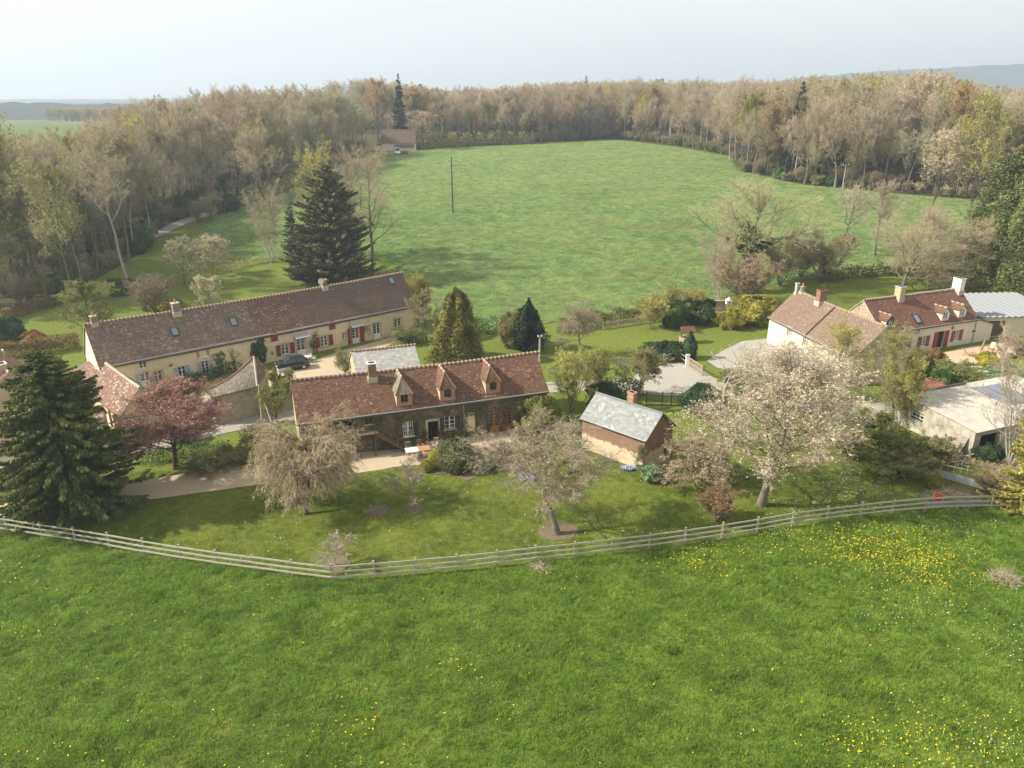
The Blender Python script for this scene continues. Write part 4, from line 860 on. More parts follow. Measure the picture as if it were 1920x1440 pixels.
for px, py in ((1667, 616), (1772, 602), (1803, 595)):
    q = HB.slope(px, py); dormer(HB, q.x, max(q.z, 3.55), 1.3, 1.05, .6, .05, m_tiles_red, m_wpaint if px > 1700 else m_oldwood, m_white, (.8, .85), over=.16, sill=m_blue)
skylight(HB, 1718.5, 598, .85, 1.25)
b = MB(); x0, x1 = HB.L+.02, HB.L+3.2                       # low wing at the right end
b.face([(x0, .0, -.1), (x1, .0, -.1), (x1, .0, 2.2), (x0, .0, 3.2)], m_white); b.face([(x1, 0, -.1), (x1, 5, -.1), (x1, 5, 2.2), (x1, 0, 2.2)], m_stone)
b.build('wing_wall', HB.r); b = MB(); M_ = [(x0-.02, -.2, 3.35), (x1+.2, -.2, 2.3), (x1+.2, 5.2, 2.3), (x0-.02, 5.2, 3.35)]; b.face(M_, m_tiles_red, [(p[1], p[0]) for p in M_]); b.face([(p[0], p[1], p[2]-.12) for p in reversed(M_)], m_oldwood); b.face([M_[0], (*M_[0][:2], 3.23), (*M_[1][:2], 2.18), M_[1]], m_oldwood); b.build('wing_roof', HB.r)
b = MB(); gx, gz_ = Bf(1826, 621); b.box((gx-.35, -.02, gz_-.1), (gx+.3, .01, gz_+.12), m_dark); b.build('vent', HB.r)
# garage behind the ivy house
GAR = Bld('slate_garage', 'low outbuilding with pale grey slate roof behind the ivy farmhouse', 'outbuilding', -16.64, 75.19, .34, 6.86, 5.43, 2.52, 4.11)
walls(GAR, m_sand, [(2.0, 4.8, 0, 2.1)]); roof(GAR, m_slatelight, seed=15, sag=.03); b = MB(); b.box((2.0, .2, 0), (4.8, .26, 2.1), m_oldwood); b.build('garage_door', GAR.r)
# outbuildings on the left
OUT = Bld('gabled_outbuilding', 'small outbuilding with weathered pinkish roof and white ridge between long farmhouse and plum tree', 'outbuilding', -43.0, 70.6, R_(-45.9), 9.4, 4.2, 2.5, 4.7)
walls(OUT, m_cream, [(5.5, 6.4, 0, 1.9)]); roof(OUT, m_tiles_pink, seed=17, sag=.06, rscale=1.0, rt=m_mortar); door(OUT, 5.95, .9, 1.9, m_oldwood, glazed=False)
rl = XY(-40, 76, 5.2); LFT = Bld('red_roofed_outbuilding', 'red-roofed outbuilding cut by the left edge of the view behind the tall fir', 'outbuilding', -59.0, 73.5, R_(-44), 11.0, 6.4, 2.9, 5.2)
walls(LFT, m_sand, [(7, 8, 0, 2)]); roof(LFT, m_tiles_red, seed=19, sag=.04, rt=m_mortar); door(LFT, 7.5, 1.0, 2.0, m_oldwood, glazed=False); chimney(LFT, 9.5, 2.9, .9, .9, 5.7, m_sand, m_wpaint)
LOW = Bld('low_tiled_shed', 'low shed with faded pink tiles behind the tall fir', 'shed', -44.5, 58.3, R_(24), 8.2, 4.4, 2.0, 3.5)
walls(LOW, m_white, [(3, 4, 0, 1.8)]); roof(LOW, m_tiles_pink, seed=21, sag=.04); door(LOW, 3.5, 1.0, 1.8, m_oldwood, glazed=False)
# swept-roof stone shed on the lane
SW = thing('swept_roof_shed', Vector((-29.1, 67.2, 0)), 'stone shed with swept mossy grey roof beside the lane', 'shed', math.atan2(2.65, 3.35))
b = MB(); Ls, zf = 4.4, 3.0; nn = 10; front = []; rid = []; back = []; E_ = (7.3, 3.9, 3.1)
for i in range(nn+1):
    s = i/nn; front.append((Ls*s, -.2, zf+.1*s)); rid.append((-.05+5.3*s, 1.3+.9*s, 3.35+2.1*s**1.8)); back.append((7.0*s, 2.3+1.7*s, 2.9+.2*s))
for i in range(nn):
    for j in range(4):
        A = lambda k, i_: tuple(Vector(front[i_]).lerp(Vector(rid[i_]), k))
        q = [A(j/4, i), A(j/4, i+1), A((j+1)/4, i+1), A((j+1)/4, i)]; b.face(q, m_tiles_moss, [(p[0], p[1]*1.6) for p in q])
    q = [rid[i], rid[i+1], back[i+1], back[i]]; b.face(q, m_tiles_moss, [(p[0], p[1]*1.6) for p in q])
q = [front[nn], E_, rid[nn]]; b.face(q, m_tiles_pink, [(p[1], p[2]) for p in q]); q = [E_, back[nn], rid[nn]]; b.face(q, m_tiles_moss, [(p[1], p[2]) for p in q])
b.build('roof', SW); b = MB(); ring = [(0, 0), (4.4, 0), (7.0, 3.85), (0, 2.25)]; tops = [2.95, 3.05, 3.05, 2.85]
for i in range(4): j = (i+1) % 4; b.face([(*ring[i], -.1), (*ring[j], -.1), (*ring[j], tops[j]), (*ring[i], tops[i])], m_stonegrey)
b.build('wall', SW)
b = MB(); b.tube([(Ls, -.22, 3.12), rid[nn]], .1, m_mortar, 8); b.tube([(p[0], p[1], p[2]+.02) for p in rid], .09, m_ridge, 8); b.tube([(-.05, -.22, 3.0), (-.1, 1.3, 3.37)], .06, m_oldwood, 6); b.bar((-.1, -.24, 2.95), (Ls+.05, -.24, 3.05), .06, .08, m_oldwood); b.build('ridge_tiles', SW)
# courtyard wall between shed and ivy house
def wall_run(name, pts, h, w, m, label, cap=m_quoin):
    o = Vector(pts[0]); t = thing(name, o, label, 'wall'); b = MB(); c = MB()
    for p, q in zip(pts[:-1], pts[1:]):
        p, q = Vector(p)-o, Vector(q)-o; b.bar(p+Vector((0, 0, h/2-.05)), q+Vector((0, 0, h/2-.05)), w, h, m); c.bar(p+Vector((0, 0, h)), q+Vector((0, 0, h)), w+.1, .09, cap)
    b.build('masonry', t); c.build('coping', t); return t
wall_run('courtyard_wall', [G(487, 777), G(548, 766)], 2.2, .35, m_sand, 'sand-coloured courtyard wall behind the ivy-clad tree by the lane')
# flat-roofed barn bottom right
BARN = thing('flat_roofed_barn', Vector((41.0, 60.1, 0)), 'stained white barn with flat corrugated sheet roof, right of the bushes', 'barn', R_(21.5))
b = MB(); wl2 = [(1.2+.0, 2.2, 1.35, 2.05)]
m_barnwall = render_mat('stained_wall', (.43, .40, .32), (.15, .13, .09), .95, .9)
wall_face(b, 0, 7.6, -.1, 2.5, [(5.3, 6.7, 1.2, 2.0)], m_barnwall, lambda x, d, z: (d, 7.6-x if False else x, z) if False else (d, x, z+(x/7.6)*.6*(z > 2)), .2)
wall_face(b, 0, 15, -.1, 2.5, [(.8, 3.2, 0, 2.0), (6, 9, 0, 2.1)], m_barnwall, lambda x, d, z: (x, d, z), .3); b.face([(15, 7.6, -.1), (0, 7.6, -.1), (0, 7.6, 3.1), (15, 7.6, 3.1)], m_barnwall); b.build('wall', BARN)
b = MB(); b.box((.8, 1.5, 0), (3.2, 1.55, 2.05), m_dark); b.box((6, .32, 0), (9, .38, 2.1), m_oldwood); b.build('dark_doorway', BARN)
f = MB()
for i in range(4): f.box((.1, 5.3+i*.443, 1.4), (.15, 5.3+i*.443+.06, 2.18), m_wpaint)
for z in (1.4, 1.76, 2.12): f.box((.1, 5.3, z), (.16, 6.7, z+.06), m_wpaint)
wn = f.build('window', BARN); p = MB(); p.box((.17, 5.28, 1.18), (.19, 6.72, 2.2), m_glass); p.build('pane', wn)
m_sheet = render_mat('old_roof_sheet', (.44, .42, .37), (.24, .22, .18), .75, .5); m_sheetblue = render_mat('blue_roof_sheet', (.25, .27, .285), (.3, .31, .31), .5, .4); m_stripe = plain('slate_blue_sheet', (.16, .19, .27), .5, .1)
def corrugated(name, x0, x1, y0, y1, zf, zb, m, parent, pitch=.35, amp=.03, run='y', over=.0, th=.05):
    """corrugated sheet, ribs running down the slope"""
    b = MB(); n = int((x1-x0)/pitch*4); xs = [x0+(x1-x0)*i/n for i in range(n+1)]; zz = [amp*math.sin(2*math.pi*i/4) for i in range(n+1)]
    for i in range(n):
        a, c = (xs[i], y0, zf+zz[i]), (xs[i+1], y0, zf+zz[i+1]); d, e = (xs[i+1], y1, zb+zz[i+1]), (xs[i], y1, zb+zz[i])
        b.face([a, c, d, e], m); b.face([(a[0], a[1], a[2]-th), (e[0], e[1], e[2]-th), (d[0], d[1], d[2]-th), (c[0], c[1], c[2]-th)], m); b.face([(a[0], a[1], a[2]-th), (c[0], c[1], c[2]-th), c, a], m)
    for x, z in ((xs[0], zz[0]), (xs[-1], zz[-1])): b.face([(x, y0, zf+z), (x, y1, zb+z), (x, y1, zb+z-th), (x, y0, zf+z-th)], m)
    b.face([(x0, y1, zb-th-.03), (x1, y1, zb-th-.03), (x1, y1, zb+.03), (x0, y1, zb+.03)], m); return b.build(name, parent)
corrugated('roof', -.15, 15.2, -.25, 7.8, 2.55, 3.2, m_sheet, BARN, .3, .022)
b = MB(); b.box((-.2, 7.6, 3.17), (8.0, 7.85, 3.36), m_oldwood); b.build('roof_edge', BARN)
b = MB()
for i in range(9): b.box((7.6+i*.42, 2.6, 2.86), (7.8+i*.42, 6.6, 2.9), m_stripe, Matrix.Translation((0, 0, 0)) @ Matrix.Rotation(0, 4, 'X'))
for v in range(len(b.v)): x, y, z = b.v[v]; b.v[v] = (x, y, z+(y-4.6)*.0807+.15)
b.build('blue_slats', BARN)
# shed with blue-grey sheet roof, far right
RS = thing('sheet_roofed_shed', Vector((62.8, 96.3, 0)), 'cream shed with pale blue corrugated roof behind the white house', 'shed', R_(4))
b = MB(); wall_face(b, 0, 11, -.1, 2.8, [(6.2, 7.0, 1.0, 2.2), (1, 3.4, 0, 2.2)], m_white, lambda x, d, z: (x, d, z), .2); b.face([(0, 0, -.1), (0, 0, 2.8), (0, 9, 3.6), (0, 9, -.1)], m_white); b.face([(11, 0, -.1), (11, 9, -.1), (11, 9, 3.6), (11, 0, 2.8)], m_white); b.face([(11, 9, -.1), (0, 9, -.1), (0, 9, 3.6), (11, 9, 3.6)], m_white); b.build('wall', RS)
b = MB(); b.box((6.2, .15, 1.0), (7.0, .2, 2.2), m_glass); b.box((6.56, .1, 1.0), (6.64, .15, 2.2), m_metal); b.box((6.2, .11, 1.55), (7.0, .15, 1.63), m_metal); b.build('window', RS); b = MB(); b.box((1, .3, 0), (3.4, .35, 2.2), m_oldwood); b.build('door', RS)
corrugated('roof', -.4, 11.3, -.4, 9.3, 2.85, 3.68, m_sheetblue, RS, .9, .075)
# far bungalow at the wood edge
q = XY(716, 258); FAR = Bld('far_bungalow', 'small far bungalow with brown roof at the wood edge beyond the crop field', 'house', q.x, q.y, R_(6), 11.2, 7.0, 2.9, 6.4, q.z)
walls(FAR, m_white, [(4.2, 5.2, 0, 2.1), (5.9, 7.2, .9, 2.1), (8.6, 9.9, .9, 2.1)]); roof(FAR, m_tiles_new, seed=23, eave=.35, sag=0)
for x in (6.55, 9.25): window(FAR, x, 1.5, 1.3, 1.2, rows=2, shut=m_redfade, sides='lr', sw=.6)
b = MB(); b.box((4.2, .1, 0), (5.2, .16, 2.1), m_stripe); b.build('door', FAR.r)
# ------------------------------------------------------------------ plant materials and kinds
bk_grey = plain('bark_grey', (.17, .145, .115), .95, .35, 2.5, .5, spec=.1); bk_dark = plain('bark_dark', (.085, .07, .052), .95, .35, 2.5, .5, spec=.1)
bk_pale = plain('bark_pale', (.36, .33, .28), .9, .3, 3, .4, spec=.1); bk_moss = plain('bark_mossy', (.13, .13, .065), .95, .35, 2, .5, spec=.1)
tw_brown = twig_mat('twigs_brown', (.42, .345, .245), (.53, .435, .31)); tw_pink = twig_mat('twigs_rosy', (.44, .37, .27), (.54, .455, .335)); tw_olive = twig_mat('twigs_olive', (.39, .36, .2), (.5, .44, .255))
tw_tan = twig_mat('twigs_tan', (.36, .28, .18), (.46, .37, .25), .1); tw_grey = twig_mat('twigs_grey', (.30, .25, .18), (.38, .32, .235), .12); tw_dark = twig_mat('twigs_dark', (.12, .09, .065), (.18, .14, .1))
lf_bud = leaf_mat('young_leaves_yellow_green', (.33, .335, .07), .3, .4, .35, (.4, .37, .09)); lf_olive = leaf_mat('opening_leaves_olive', (.275, .26, .115), .3, .4, .35); lf_fresh = leaf_mat('fresh_leaves', (.19, .23, .045), .35, .5, .35, (.27, .28, .06))
lf_rust = leaf_mat('bronze_leaves', (.27, .17, .05), .3, .5, .3); lf_green = leaf_mat('green_leaves', (.07, .13, .03), .4, .7, .25); lf_dark = leaf_mat('evergreen_leaves', (.03, .06, .022), .4, .8, .12, (.05, .08, .025))
lf_gold = leaf_mat('golden_leaves', (.24, .23, .035), .4, .8, .3, (.32, .3, .05)); lf_yew = leaf_mat('yew_leaves', (.022, .038, .016), .4, .9, .1, (.03, .045, .018)); lf_thuja = leaf_mat('thuja_sprays', (.19, .19, .042), .5, .9, .2, (.27, .24, .06))
lf_conif = leaf_mat('conifer_green', (.085, .105, .03), .5, .6, .15, (.14, .145, .042)); lf_cedar = leaf_mat('yellow_green_conifer', (.27, .26, .06), .35, .8, .25, (.34, .3, .08))
lf_blossom = leaf_mat('cherry_blossom', (.54, .475, .37), .25, 1.5, .35, (.64, .575, .45), .06); lf_pinkbl = leaf_mat('pale_pink_blossom', (.50, .41, .31), .2, 1., .3, (.56, .47, .37), .1); lf_plum = leaf_mat('plum_leaves', (.31, .165, .14), .4, .7, .3, (.42, .28, .225), .05)
lf_white = leaf_mat('creamy_blossom', (.55, .52, .36), .2, 1., .3, (.5, .5, .25), .06); lf_ivy = leaf_mat('ivy_leaves', (.045, .075, .02), .4, 1.2, .12, (.08, .1, .03)); lf_hedgebr = leaf_mat('beech_hedge_leaves', (.19, .12, .06), .35, .8, .2, (.15, .13, .05))
nd_spruce = leaf_mat('spruce_needles', (.075, .1, .026), .5, .7, .2, (.17, .18, .042), .1); nd_dark = leaf_mat('dark_spruce_needles', (.085, .085, .036), .5, .8, .15, (.18, .155, .08), .1); nd_blue = leaf_mat('blue_spruce_needles', (.04, .065, .045), .4, .7, .1, (.06, .08, .06), .1); nd_fir = leaf_mat('distant_fir_needles', (.03, .05, .034), .4, .7, .1)
# woodland kinds (about 16-18 m before scaling)
proto('oak', bk_dark, tw_brown, seed=1, h=17, r=.26, th=.36, limbs=16, l1=.5, ang=.85, n2=9, n3=8, n4=5, tw=.019, up=.12)
proto('oak2', bk_grey, tw_pink, seed=2, h=18, r=.25, th=.4, limbs=18, l1=.42, ang=.75, n2=9, n3=8, n4=5, tw=.019, up=.16)
proto('oak3', bk_grey, tw_brown, seed=61, h=16, r=.3, th=.25, limbs=18, l1=.56, ang=1.0, n2=9, n3=8, n4=5, tw=.018, up=.16, wig=.15)
proto('aspen', bk_pale, tw_grey, seed=62, h=19, r=.2, th=.3, limbs=16, l1=.34, ang=.65, n2=7, n3=6, n4=3, tw=.02, up=.1, wig=.14)
proto('hornbeam', bk_grey, tw_pink, lf_pinkbl, seed=3, h=19, r=.2, th=.36, limbs=20, l1=.36, ang=.7, n2=9, n3=8, n4=5, tw=.017, up=.2, leaf=1500, leafsize=.07)
proto('birch', bk_pale, tw_brown, seed=4, h=19, r=.16, th=.45, limbs=18, l1=.3, ang=.7, n2=8, n3=7, n4=5, tw=.016, up=.12, grav=.06)
proto('budding', bk_moss, tw_olive, lf_olive, seed=5, h=17, r=.22, th=.28, limbs=18, l1=.44, ang=.8, n2=9, n3=8, n4=4, tw=.015, up=.14, leaf=10000, leafsize=.10)
proto('budding2', bk_grey, tw_olive, lf_bud, seed=6, h=16, r=.2, th=.25, limbs=20, l1=.42, ang=.8, n2=9, n3=8, n4=4, tw=.014, up=.14, leaf=12000, leafsize=.095)
proto('bronze', bk_dark, tw_brown, lf_rust, seed=7, h=16, r=.22, th=.28, limbs=18, l1=.42, ang=.8, n2=9, n3=8, n4=4, tw=.015, up=.14, leaf=9000, leafsize=.10)
proto('wild_cherry', bk_dark, tw_brown, lf_pinkbl, seed=8, h=16, r=.2, th=.3, limbs=18, l1=.4, ang=.75, n2=9, n3=7, n4=4, tw=.014, up=.18, leaf=6000, leafsize=.085)
proto('coppice', bk_dark, tw_brown, lf_olive, seed=9, h=9, r=.07, stems=7, th=.12, limbs=11, l1=.4, ang=.55, n2=8, n3=7, n4=3, tw=.012, up=.15, leaf=5000, leafsize=.08)
proto('thicket', bk_dark, tw_tan, None, seed=10, h=6, r=.045, stems=11, th=.12, limbs=11, l1=.42, ang=.6, n2=8, n3=7, n4=3, tw=.010, up=.1)
# garden trees of their own
proto('weeping', bk_dark, tw_tan, lf_white, seed=21, h=8.2, r=.17, th=.38, limbs=46, l1=.62, ang=1.1, n2=13, n3=9, n4=5, tw=.011, up=.0, grav=.6, wig=.17, l2=.62, l3=.55, l4=.55, leaf=9000, leafsize=.035, t0=.12, gl=(.55, .9, 1.1, 1.1), prof=lambda t: 1.15-.45*t)
proto('apple', bk_grey, tw_grey, lf_white, seed=22, h=9.0, r=.2, th=.34, limbs=24, l1=.5, ang=1.0, n2=12, n3=10, n4=6, tw=.009, up=.08, grav=.12, wig=.17, l2=.55, l3=.55, l4=.6, leaf=2500, leafsize=.035)
proto('old_apple', bk_grey, tw_grey, None, seed=23, h=4.2, r=.07, th=.25, limbs=16, l1=.5, ang=.9, n2=9, n3=8, n4=5, tw=.007, up=.1, wig=.2)
proto('dead', bk_pale, tw_grey, None, seed=43, h=6, r=.13, th=.3, limbs=9, l1=.6, ang=.9, n2=5, n3=3, tw=.012, up=.1, wig=.28)
proto('sapling', bk_pale, tw_grey, None, seed=24, h=2.2, r=.03, th=.2, limbs=16, l1=.5, ang=.8, n2=8, n3=6, n4=3, tw=.004, up=.12, wig=.2)
proto('cherry', bk_grey, tw_grey, lf_blossom, seed=25, h=15, r=.25, th=.25, limbs=36, l1=.48, ang=1.0, n2=12, n3=8, n4=5, tw=.010, up=.1, wig=.13, l2=.5, l3=.62, l4=.7, leaf=40000, leafsize=.05, t0=.2)
proto('plum', bk_dark, twig_mat('plum_twigs', (.24, .15, .12), (.34, .22, .17), .05), lf_plum, seed=26, h=8, r=.14, th=.22, limbs=30, l1=.5, ang=.95, n2=11, n3=9, n4=5, tw=.010, up=.14, wig=.14, l3=.6, l4=.65, leaf=26000, leafsize=.046)
proto('round', bk_grey, tw_tan, None, seed=27, h=13, r=.22, th=.1, limbs=34, l1=.62, ang=1.15, n2=11, n3=9, n4=5, tw=.012, up=.12, wig=.11, K0=10, l3=.6)
ASH = []
proto('ash', bk_moss, tw_olive, None, seed=28, h=17, r=.3, th=.36, limbs=24, l1=.52, ang=.85, n2=10, n3=9, n4=5, tw=.012, up=.14, wig=.13, store=ASH)
proto('tall', bk_grey, tw_brown, None, seed=29, h=21, r=.26, th=.28, limbs=22, l1=.34, ang=1.0, n2=9, n3=8, n4=4, tw=.013, up=.1, wig=.14)
proto('leafy', bk_grey, tw_olive, lf_bud, seed=30, h=7, r=.06, stems=4, th=.1, limbs=16, l1=.42, ang=.65, n2=9, n3=7, n4=4, tw=.007, up=.14, leaf=24000, leafsize=.05)
proto('leafy2', bk_grey, tw_grey, lf_olive, seed=31, h=7, r=.1, th=.2, limbs=22, l1=.45, ang=.8, n2=9, n3=8, n4=4, tw=.008, up=.14, leaf=18000, leafsize=.05)
proto('willow', bk_grey, tw_olive, lf_bud, seed=32, h=12, r=.17, th=.14, limbs=28, l1=.42, ang=.75, n2=10, n3=8, n4=4, tw=.008, up=.1, grav=.2, leaf=15000, leafsize=.05)
proto('hawthorn', bk_dark, tw_olive, lf_fresh, seed=33, h=7, r=.11, th=.1, limbs=30, l1=.5, ang=1.0, n2=10, n3=8, n4=4, tw=.008, up=.1, leaf=36000, leafsize=.05)
proto('scrub', bk_dark, tw_olive, leaf_mat('scrub_leaves', (.17, .19, .06), .4, .6, .3, (.25, .24, .08)), seed=38, h=5, r=.05, stems=9, th=.1, limbs=12, l1=.5, ang=.8, n2=9, n3=7, n4=4, tw=.008, up=.08, wig=.18, leaf=42000, leafsize=.05, splay=.6)
proto('blossoming', bk_grey, tw_grey, lf_white, seed=34, h=6, r=.09, th=.2, limbs=20, l1=.5, ang=.9, n2=9, n3=8, n4=4, tw=.008, up=.1, leaf=12000, leafsize=.045)
proto('quince', bk_dark, tw_tan, lf_pinkbl, seed=35, h=5.5, r=.05, stems=7, th=.12, limbs=14, l1=.5, ang=.8, n2=9, n3=7, n4=4, tw=.008, up=.06, grav=.12, wig=.18, leaf=9000, leafsize=.04, splay=.55)
proto('stems', bk_pale, tw_tan, None, seed=36, h=11, r=.09, stems=5, th=.2, limbs=13, l1=.3, ang=.55, n2=8, n3=7, n4=3, tw=.009, up=.12, splay=.25)
proto('spirea', bk_dark, tw_tan, lf_rust, seed=37, h=2.3, r=.015, stems=16, th=.12, limbs=10, l1=.4, ang=.5, n2=7, n3=6, n4=2, tw=.005, up=.1, leaf=9000, leafsize=.03, splay=.4)
# evergreens
conifer('fir', 41, 15.5, 11.5, bk_dark, nd_spruce, whorls=60, per=12, droop=.6, tip=.22, spray=.6, sw=.075, gap=.085, hang=1.5, prof=.66, jag=.4, skirt=(.6, .14))
conifer('dark_spruce', 42, 18, 11, bk_dark, nd_dark, whorls=44, per=13, droop=.05, tip=.15, spray=.7, sw=.17, gap=.17, hang=1.0, prof=.55, jag=.6)
conifer('small_spruce', 43, 12, 5, bk_dark, nd_blue, whorls=28, per=8, droop=.3, tip=.2, spray=.55, sw=.12, gap=.18, hang=.5, prof=.75)
conifer('distant_fir', 44, 30, 11, bk_dark, nd_fir, whorls=34, per=7, droop=.4, tip=.2, spray=1.2, sw=.32, gap=.34, hang=.5, prof=.7, jag=.4, zlow=.08)
conifer('cedar', 55, 7.5, 8.5, bk_grey, lf_cedar, whorls=22, per=9, droop=.35, tip=.2, spray=.5, sw=.07, gap=.09, hang=.35, prof=.45, jag=.4)
cone = lambda p, q: (lambda t: max(0.02, (1-t)**p*min(1, (t/q+.35))))
blob('thuja', 51, 40000, cone(.62, .12), .13, (bk_dark, lf_thuja), 9.0, 5.2, amp=.28, sharp=45, nl=150, depth=.45, asp=.4, along_up=1.)
blob('yew', 52, 26000, lambda t: max(.05, (1-max(0, t-.35)**1.6*2.0)*min(1, t*5+.5)), .13, (bk_dark, lf_yew), 8.5, 3.6, amp=.45, sharp=60, nl=150, depth=.45, asp=.4, along_up=1.4)
blob('big_conifer', 53, 170000, cone(.8, .05), .13, (bk_dark, lf_conif), 22, 13, amp=.26, sharp=90, nl=420, depth=.3, asp=.5, along_up=.6)
blob('cypress', 54, 9000, lambda t: max(.05, (1-max(0, t-.4)**1.5*2.0)), .10, (bk_dark, lf_dark), 3.4, 1.3, amp=.15, depth=.3, asp=.35, along_up=1.6)
ball = lambda t: max(.08, math.sqrt(max(0, 1-(t*1.7-.75)**2/1.0)) if t < .999 else .05)
for k, sd, n, sz, mt, h, w in (('dark_shrub', 61, 22000, .06, leaf_mat('laurel_leaves', (.075, .10, .03), .45, 1.5, .2, (.15, .15, .06)), 2.3, 3.8), ('gold_ball', 62, 12000, .045, lf_gold, 1.5, 1.5), ('brown_ball', 63, 12000, .045, leaf_mat('brown_box_leaves', (.17, .145, .08), .3, 1.5, .15), 1.5, 1.9),
        ('gold_shrub', 64, 14000, .09, lf_gold, 2.6, 3.0), ('green_shrub', 65, 16000, .085, lf_green, 2.4, 3.0), ('column_shrub', 66, 18000, .07, leaf_mat('column_leaves', (.12, .14, .03), .4, 1., .2, (.17, .17, .04)), 3.6, 2.6), ('dark_bush', 67, 16000, .10, lf_dark, 3.2, 3.6), ('olive_bush', 68, 16000, .09, leaf_mat('olive_bush_leaves', (.14, .135, .045), .4, .9, .25, (.2, .18, .06)), 2.6, 3.6),
        ('rust_bush', 69, 9000, .07, lf_rust, 1.6, 2.2), ('low_green', 70, 7000, .08, leaf_mat('grey_green_leaves', (.14, .20, .10), .35, 1.5, .2), .7, 1.8)):
    blob(k, sd, n, ball, sz*1.1, (bk_dark, mt), h, w, amp=.12 if 'ball' in k or k == 'dark_shrub' else .5, sharp=26, nl=60, depth=.4, upb=.4)
# ------------------------------------------------------------------ garden plants where the photograph shows them
SHR = ('stems', 'foliage')
px_ = plant_px
px_('fir', 138, 956, 655, 300, 'fir_tree', 'tall dark drooping fir at the left beside the pale gravel drive', 'fir tree')
px_('plum', 330, 878, 708, 196, 'plum_tree', 'dark pink plum tree in leaf beside the lane, right of the tall fir')
px_('weeping', 572, 964, 784, 192, 'weeping_tree', 'tan leafless weeping tree with dense drooping twigs beside the drive')
px_('apple', 1045, 1000, 786, 262, 'apple_tree', 'grey leafless apple tree standing in the largest round soil bed on the lawn')
px_('old_apple', 776, 955, 868, 105, 'fruit_tree', 'small grey lichened fruit tree standing on the open lawn before the flower bed')
px_('sapling', 630, 1060, 1000, 78, 'sapling', 'tiny pale leafless tree in a round soil bed by the fence corner')
px_('cherry', 1427, 945, 636, 285, 'cherry_tree', 'big cherry tree covered in white blossom on the right of the lawn')
px_('quince', 1300, 905, 812, 130, 'flowering_quince', 'rosy-brown spreading shrub left of the blossoming cherry trunk', 'shrub')
px_('spirea', 1345, 978, 912, 68, 'spirea_bush', 'upright rust-brown bush on the lawn by the fence, left of the cherry', 'bush', names=SHR) if False else px_('spirea', 1345, 978, 912, 68, 'spirea_bush', 'upright rust-brown bush on the lawn by the fence, left of the cherry', 'bush')
px_('thuja', 856, 678, 552, 92, 'thuja_tree', 'broad yellow-green conical conifer behind the ivy farmhouse roof', 'conifer')
px_('yew', 990, 655, 568, 52, 'yew_tree', 'narrow blackish evergreen column behind the ivy farmhouse, right of the conical conifer', 'conifer')
px_('olive_bush', 962, 650, 590, 46, 'evergreen_shrub', 'olive shrub leaning against the blackish evergreen column', 'shrub')
px_('big_conifer', 1912, 548, 238, 225, 'giant_conifer', 'huge olive-green conifer at the right edge behind the sheet-roofed shed', 'conifer')
px_('dark_spruce', 628, 528, 308, 138, 'dark_spruce', 'tall dark brownish spruce behind the long farmhouse roof', 'spruce')
px_('dark_spruce', 575, 530, 420, 72, 'dark_spruce', 'lower dark spruce on the left flank of the tallest garden spruce', 'spruce', rz=2)
px_('small_spruce', 551, 470, 380, 42, 'blue_spruce', 'small bluish spruce in front of the green field, left of the dark spruces', 'spruce')
px_('tall', 700, 520, 270, 130, 'bare_tree', 'tall leafless tree with crooked limbs right of the dark spruce')
px_('willow', 632, 490, 253, 120, 'willow_tree', 'yellow budding tree showing behind the top of the dark spruce')
px_('tall', 655, 500, 268, 95, 'bare_tree', 'leafless tree half hidden behind the right side of the dark spruce', rz=3.3)
px_('stems', 510, 492, 338, 85, 'bare_tree', 'slender pink-tipped leafless tree with forked stems in the left meadow')
px_('hawthorn', 172, 632, 528, 108, 'hawthorn_tree', 'yellow-green tree in the hedged garden left of the long farmhouse')
px_('blossoming', 345, 532, 440, 80, 'orchard_tree', 'pale green orchard tree beyond the long farmhouse, nearest the woodland')
px_('blossoming', 398, 520, 438, 68, 'orchard_tree', 'pale orchard tree to the right of its twin behind the long farmhouse', rz=1)
px_('blossoming', 395, 590, 515, 62, 'blossoming_tree', 'cream-blossomed small tree close behind the ridge of the long farmhouse', rz=2)
px_('thicket', 295, 592, 510, 75, 'bare_shrub', 'leafless brownish shrub behind the long farmhouse chimney', 'shrub')
px_('cypress', 276, 582, 553, 16, 'cypress', 'small dark cypress behind the long farmhouse roof', 'conifer')
px_('gold_shrub', 318, 590, 560, 40, 'garden_shrub', 'yellowish shrub just behind the long farmhouse ridge', 'shrub')
ash_ = px_('ash', 1392, 548, 326, 205, 'ash_tree', 'large leafless tree with ivy-dark fork at the edge of the crop field')
g = np.random.default_rng(77); C0, A0 = tips(ASH[0], g, 3500, .1); C0 = C0[C0[:, 2] < 9.5]; P1s = ASH[1][:12, :3]; C1, A1 = tips(P1s, g, 2600, .0); C0 = C0+g.normal(0, 1, C0.shape)*np.array([.32, .32, .3]); C1 = C1+g.normal(0, .26, C1.shape)
mesh_np('ivy', *leaves(g, np.concatenate([C0, C1]), .15, .6), lf_ivy, parent=ash_)
px_('thicket', 1395, 580, 470, 110, 'bare_shrub', 'tangle of bare brown stems round the ivy-clad tree foot', 'shrub')
px_('stems', 1345, 570, 420, 90, 'bare_tree', 'leaning leafless tree at the left of the ivy-clad tree', rz=1.2)
px_('round', 1690, 545, 368, 215, 'round_bare_tree', 'wide rounded leafless tree on the lawn behind the white house')
px_('oak', 1578, 470, 338, 80, 'bare_tree', 'sparse leafless tree by the field, left of the wide rounded tree')
px_('oak2', 1640, 480, 325, 80, 'bare_tree', 'sparse leafless tree rising behind the wide rounded tree')
px_('coppice', 1462, 535, 430, 85, 'willow_shrub', 'dark olive coppiced shrub between ivy-clad tree and wide rounded tree', 'shrub')
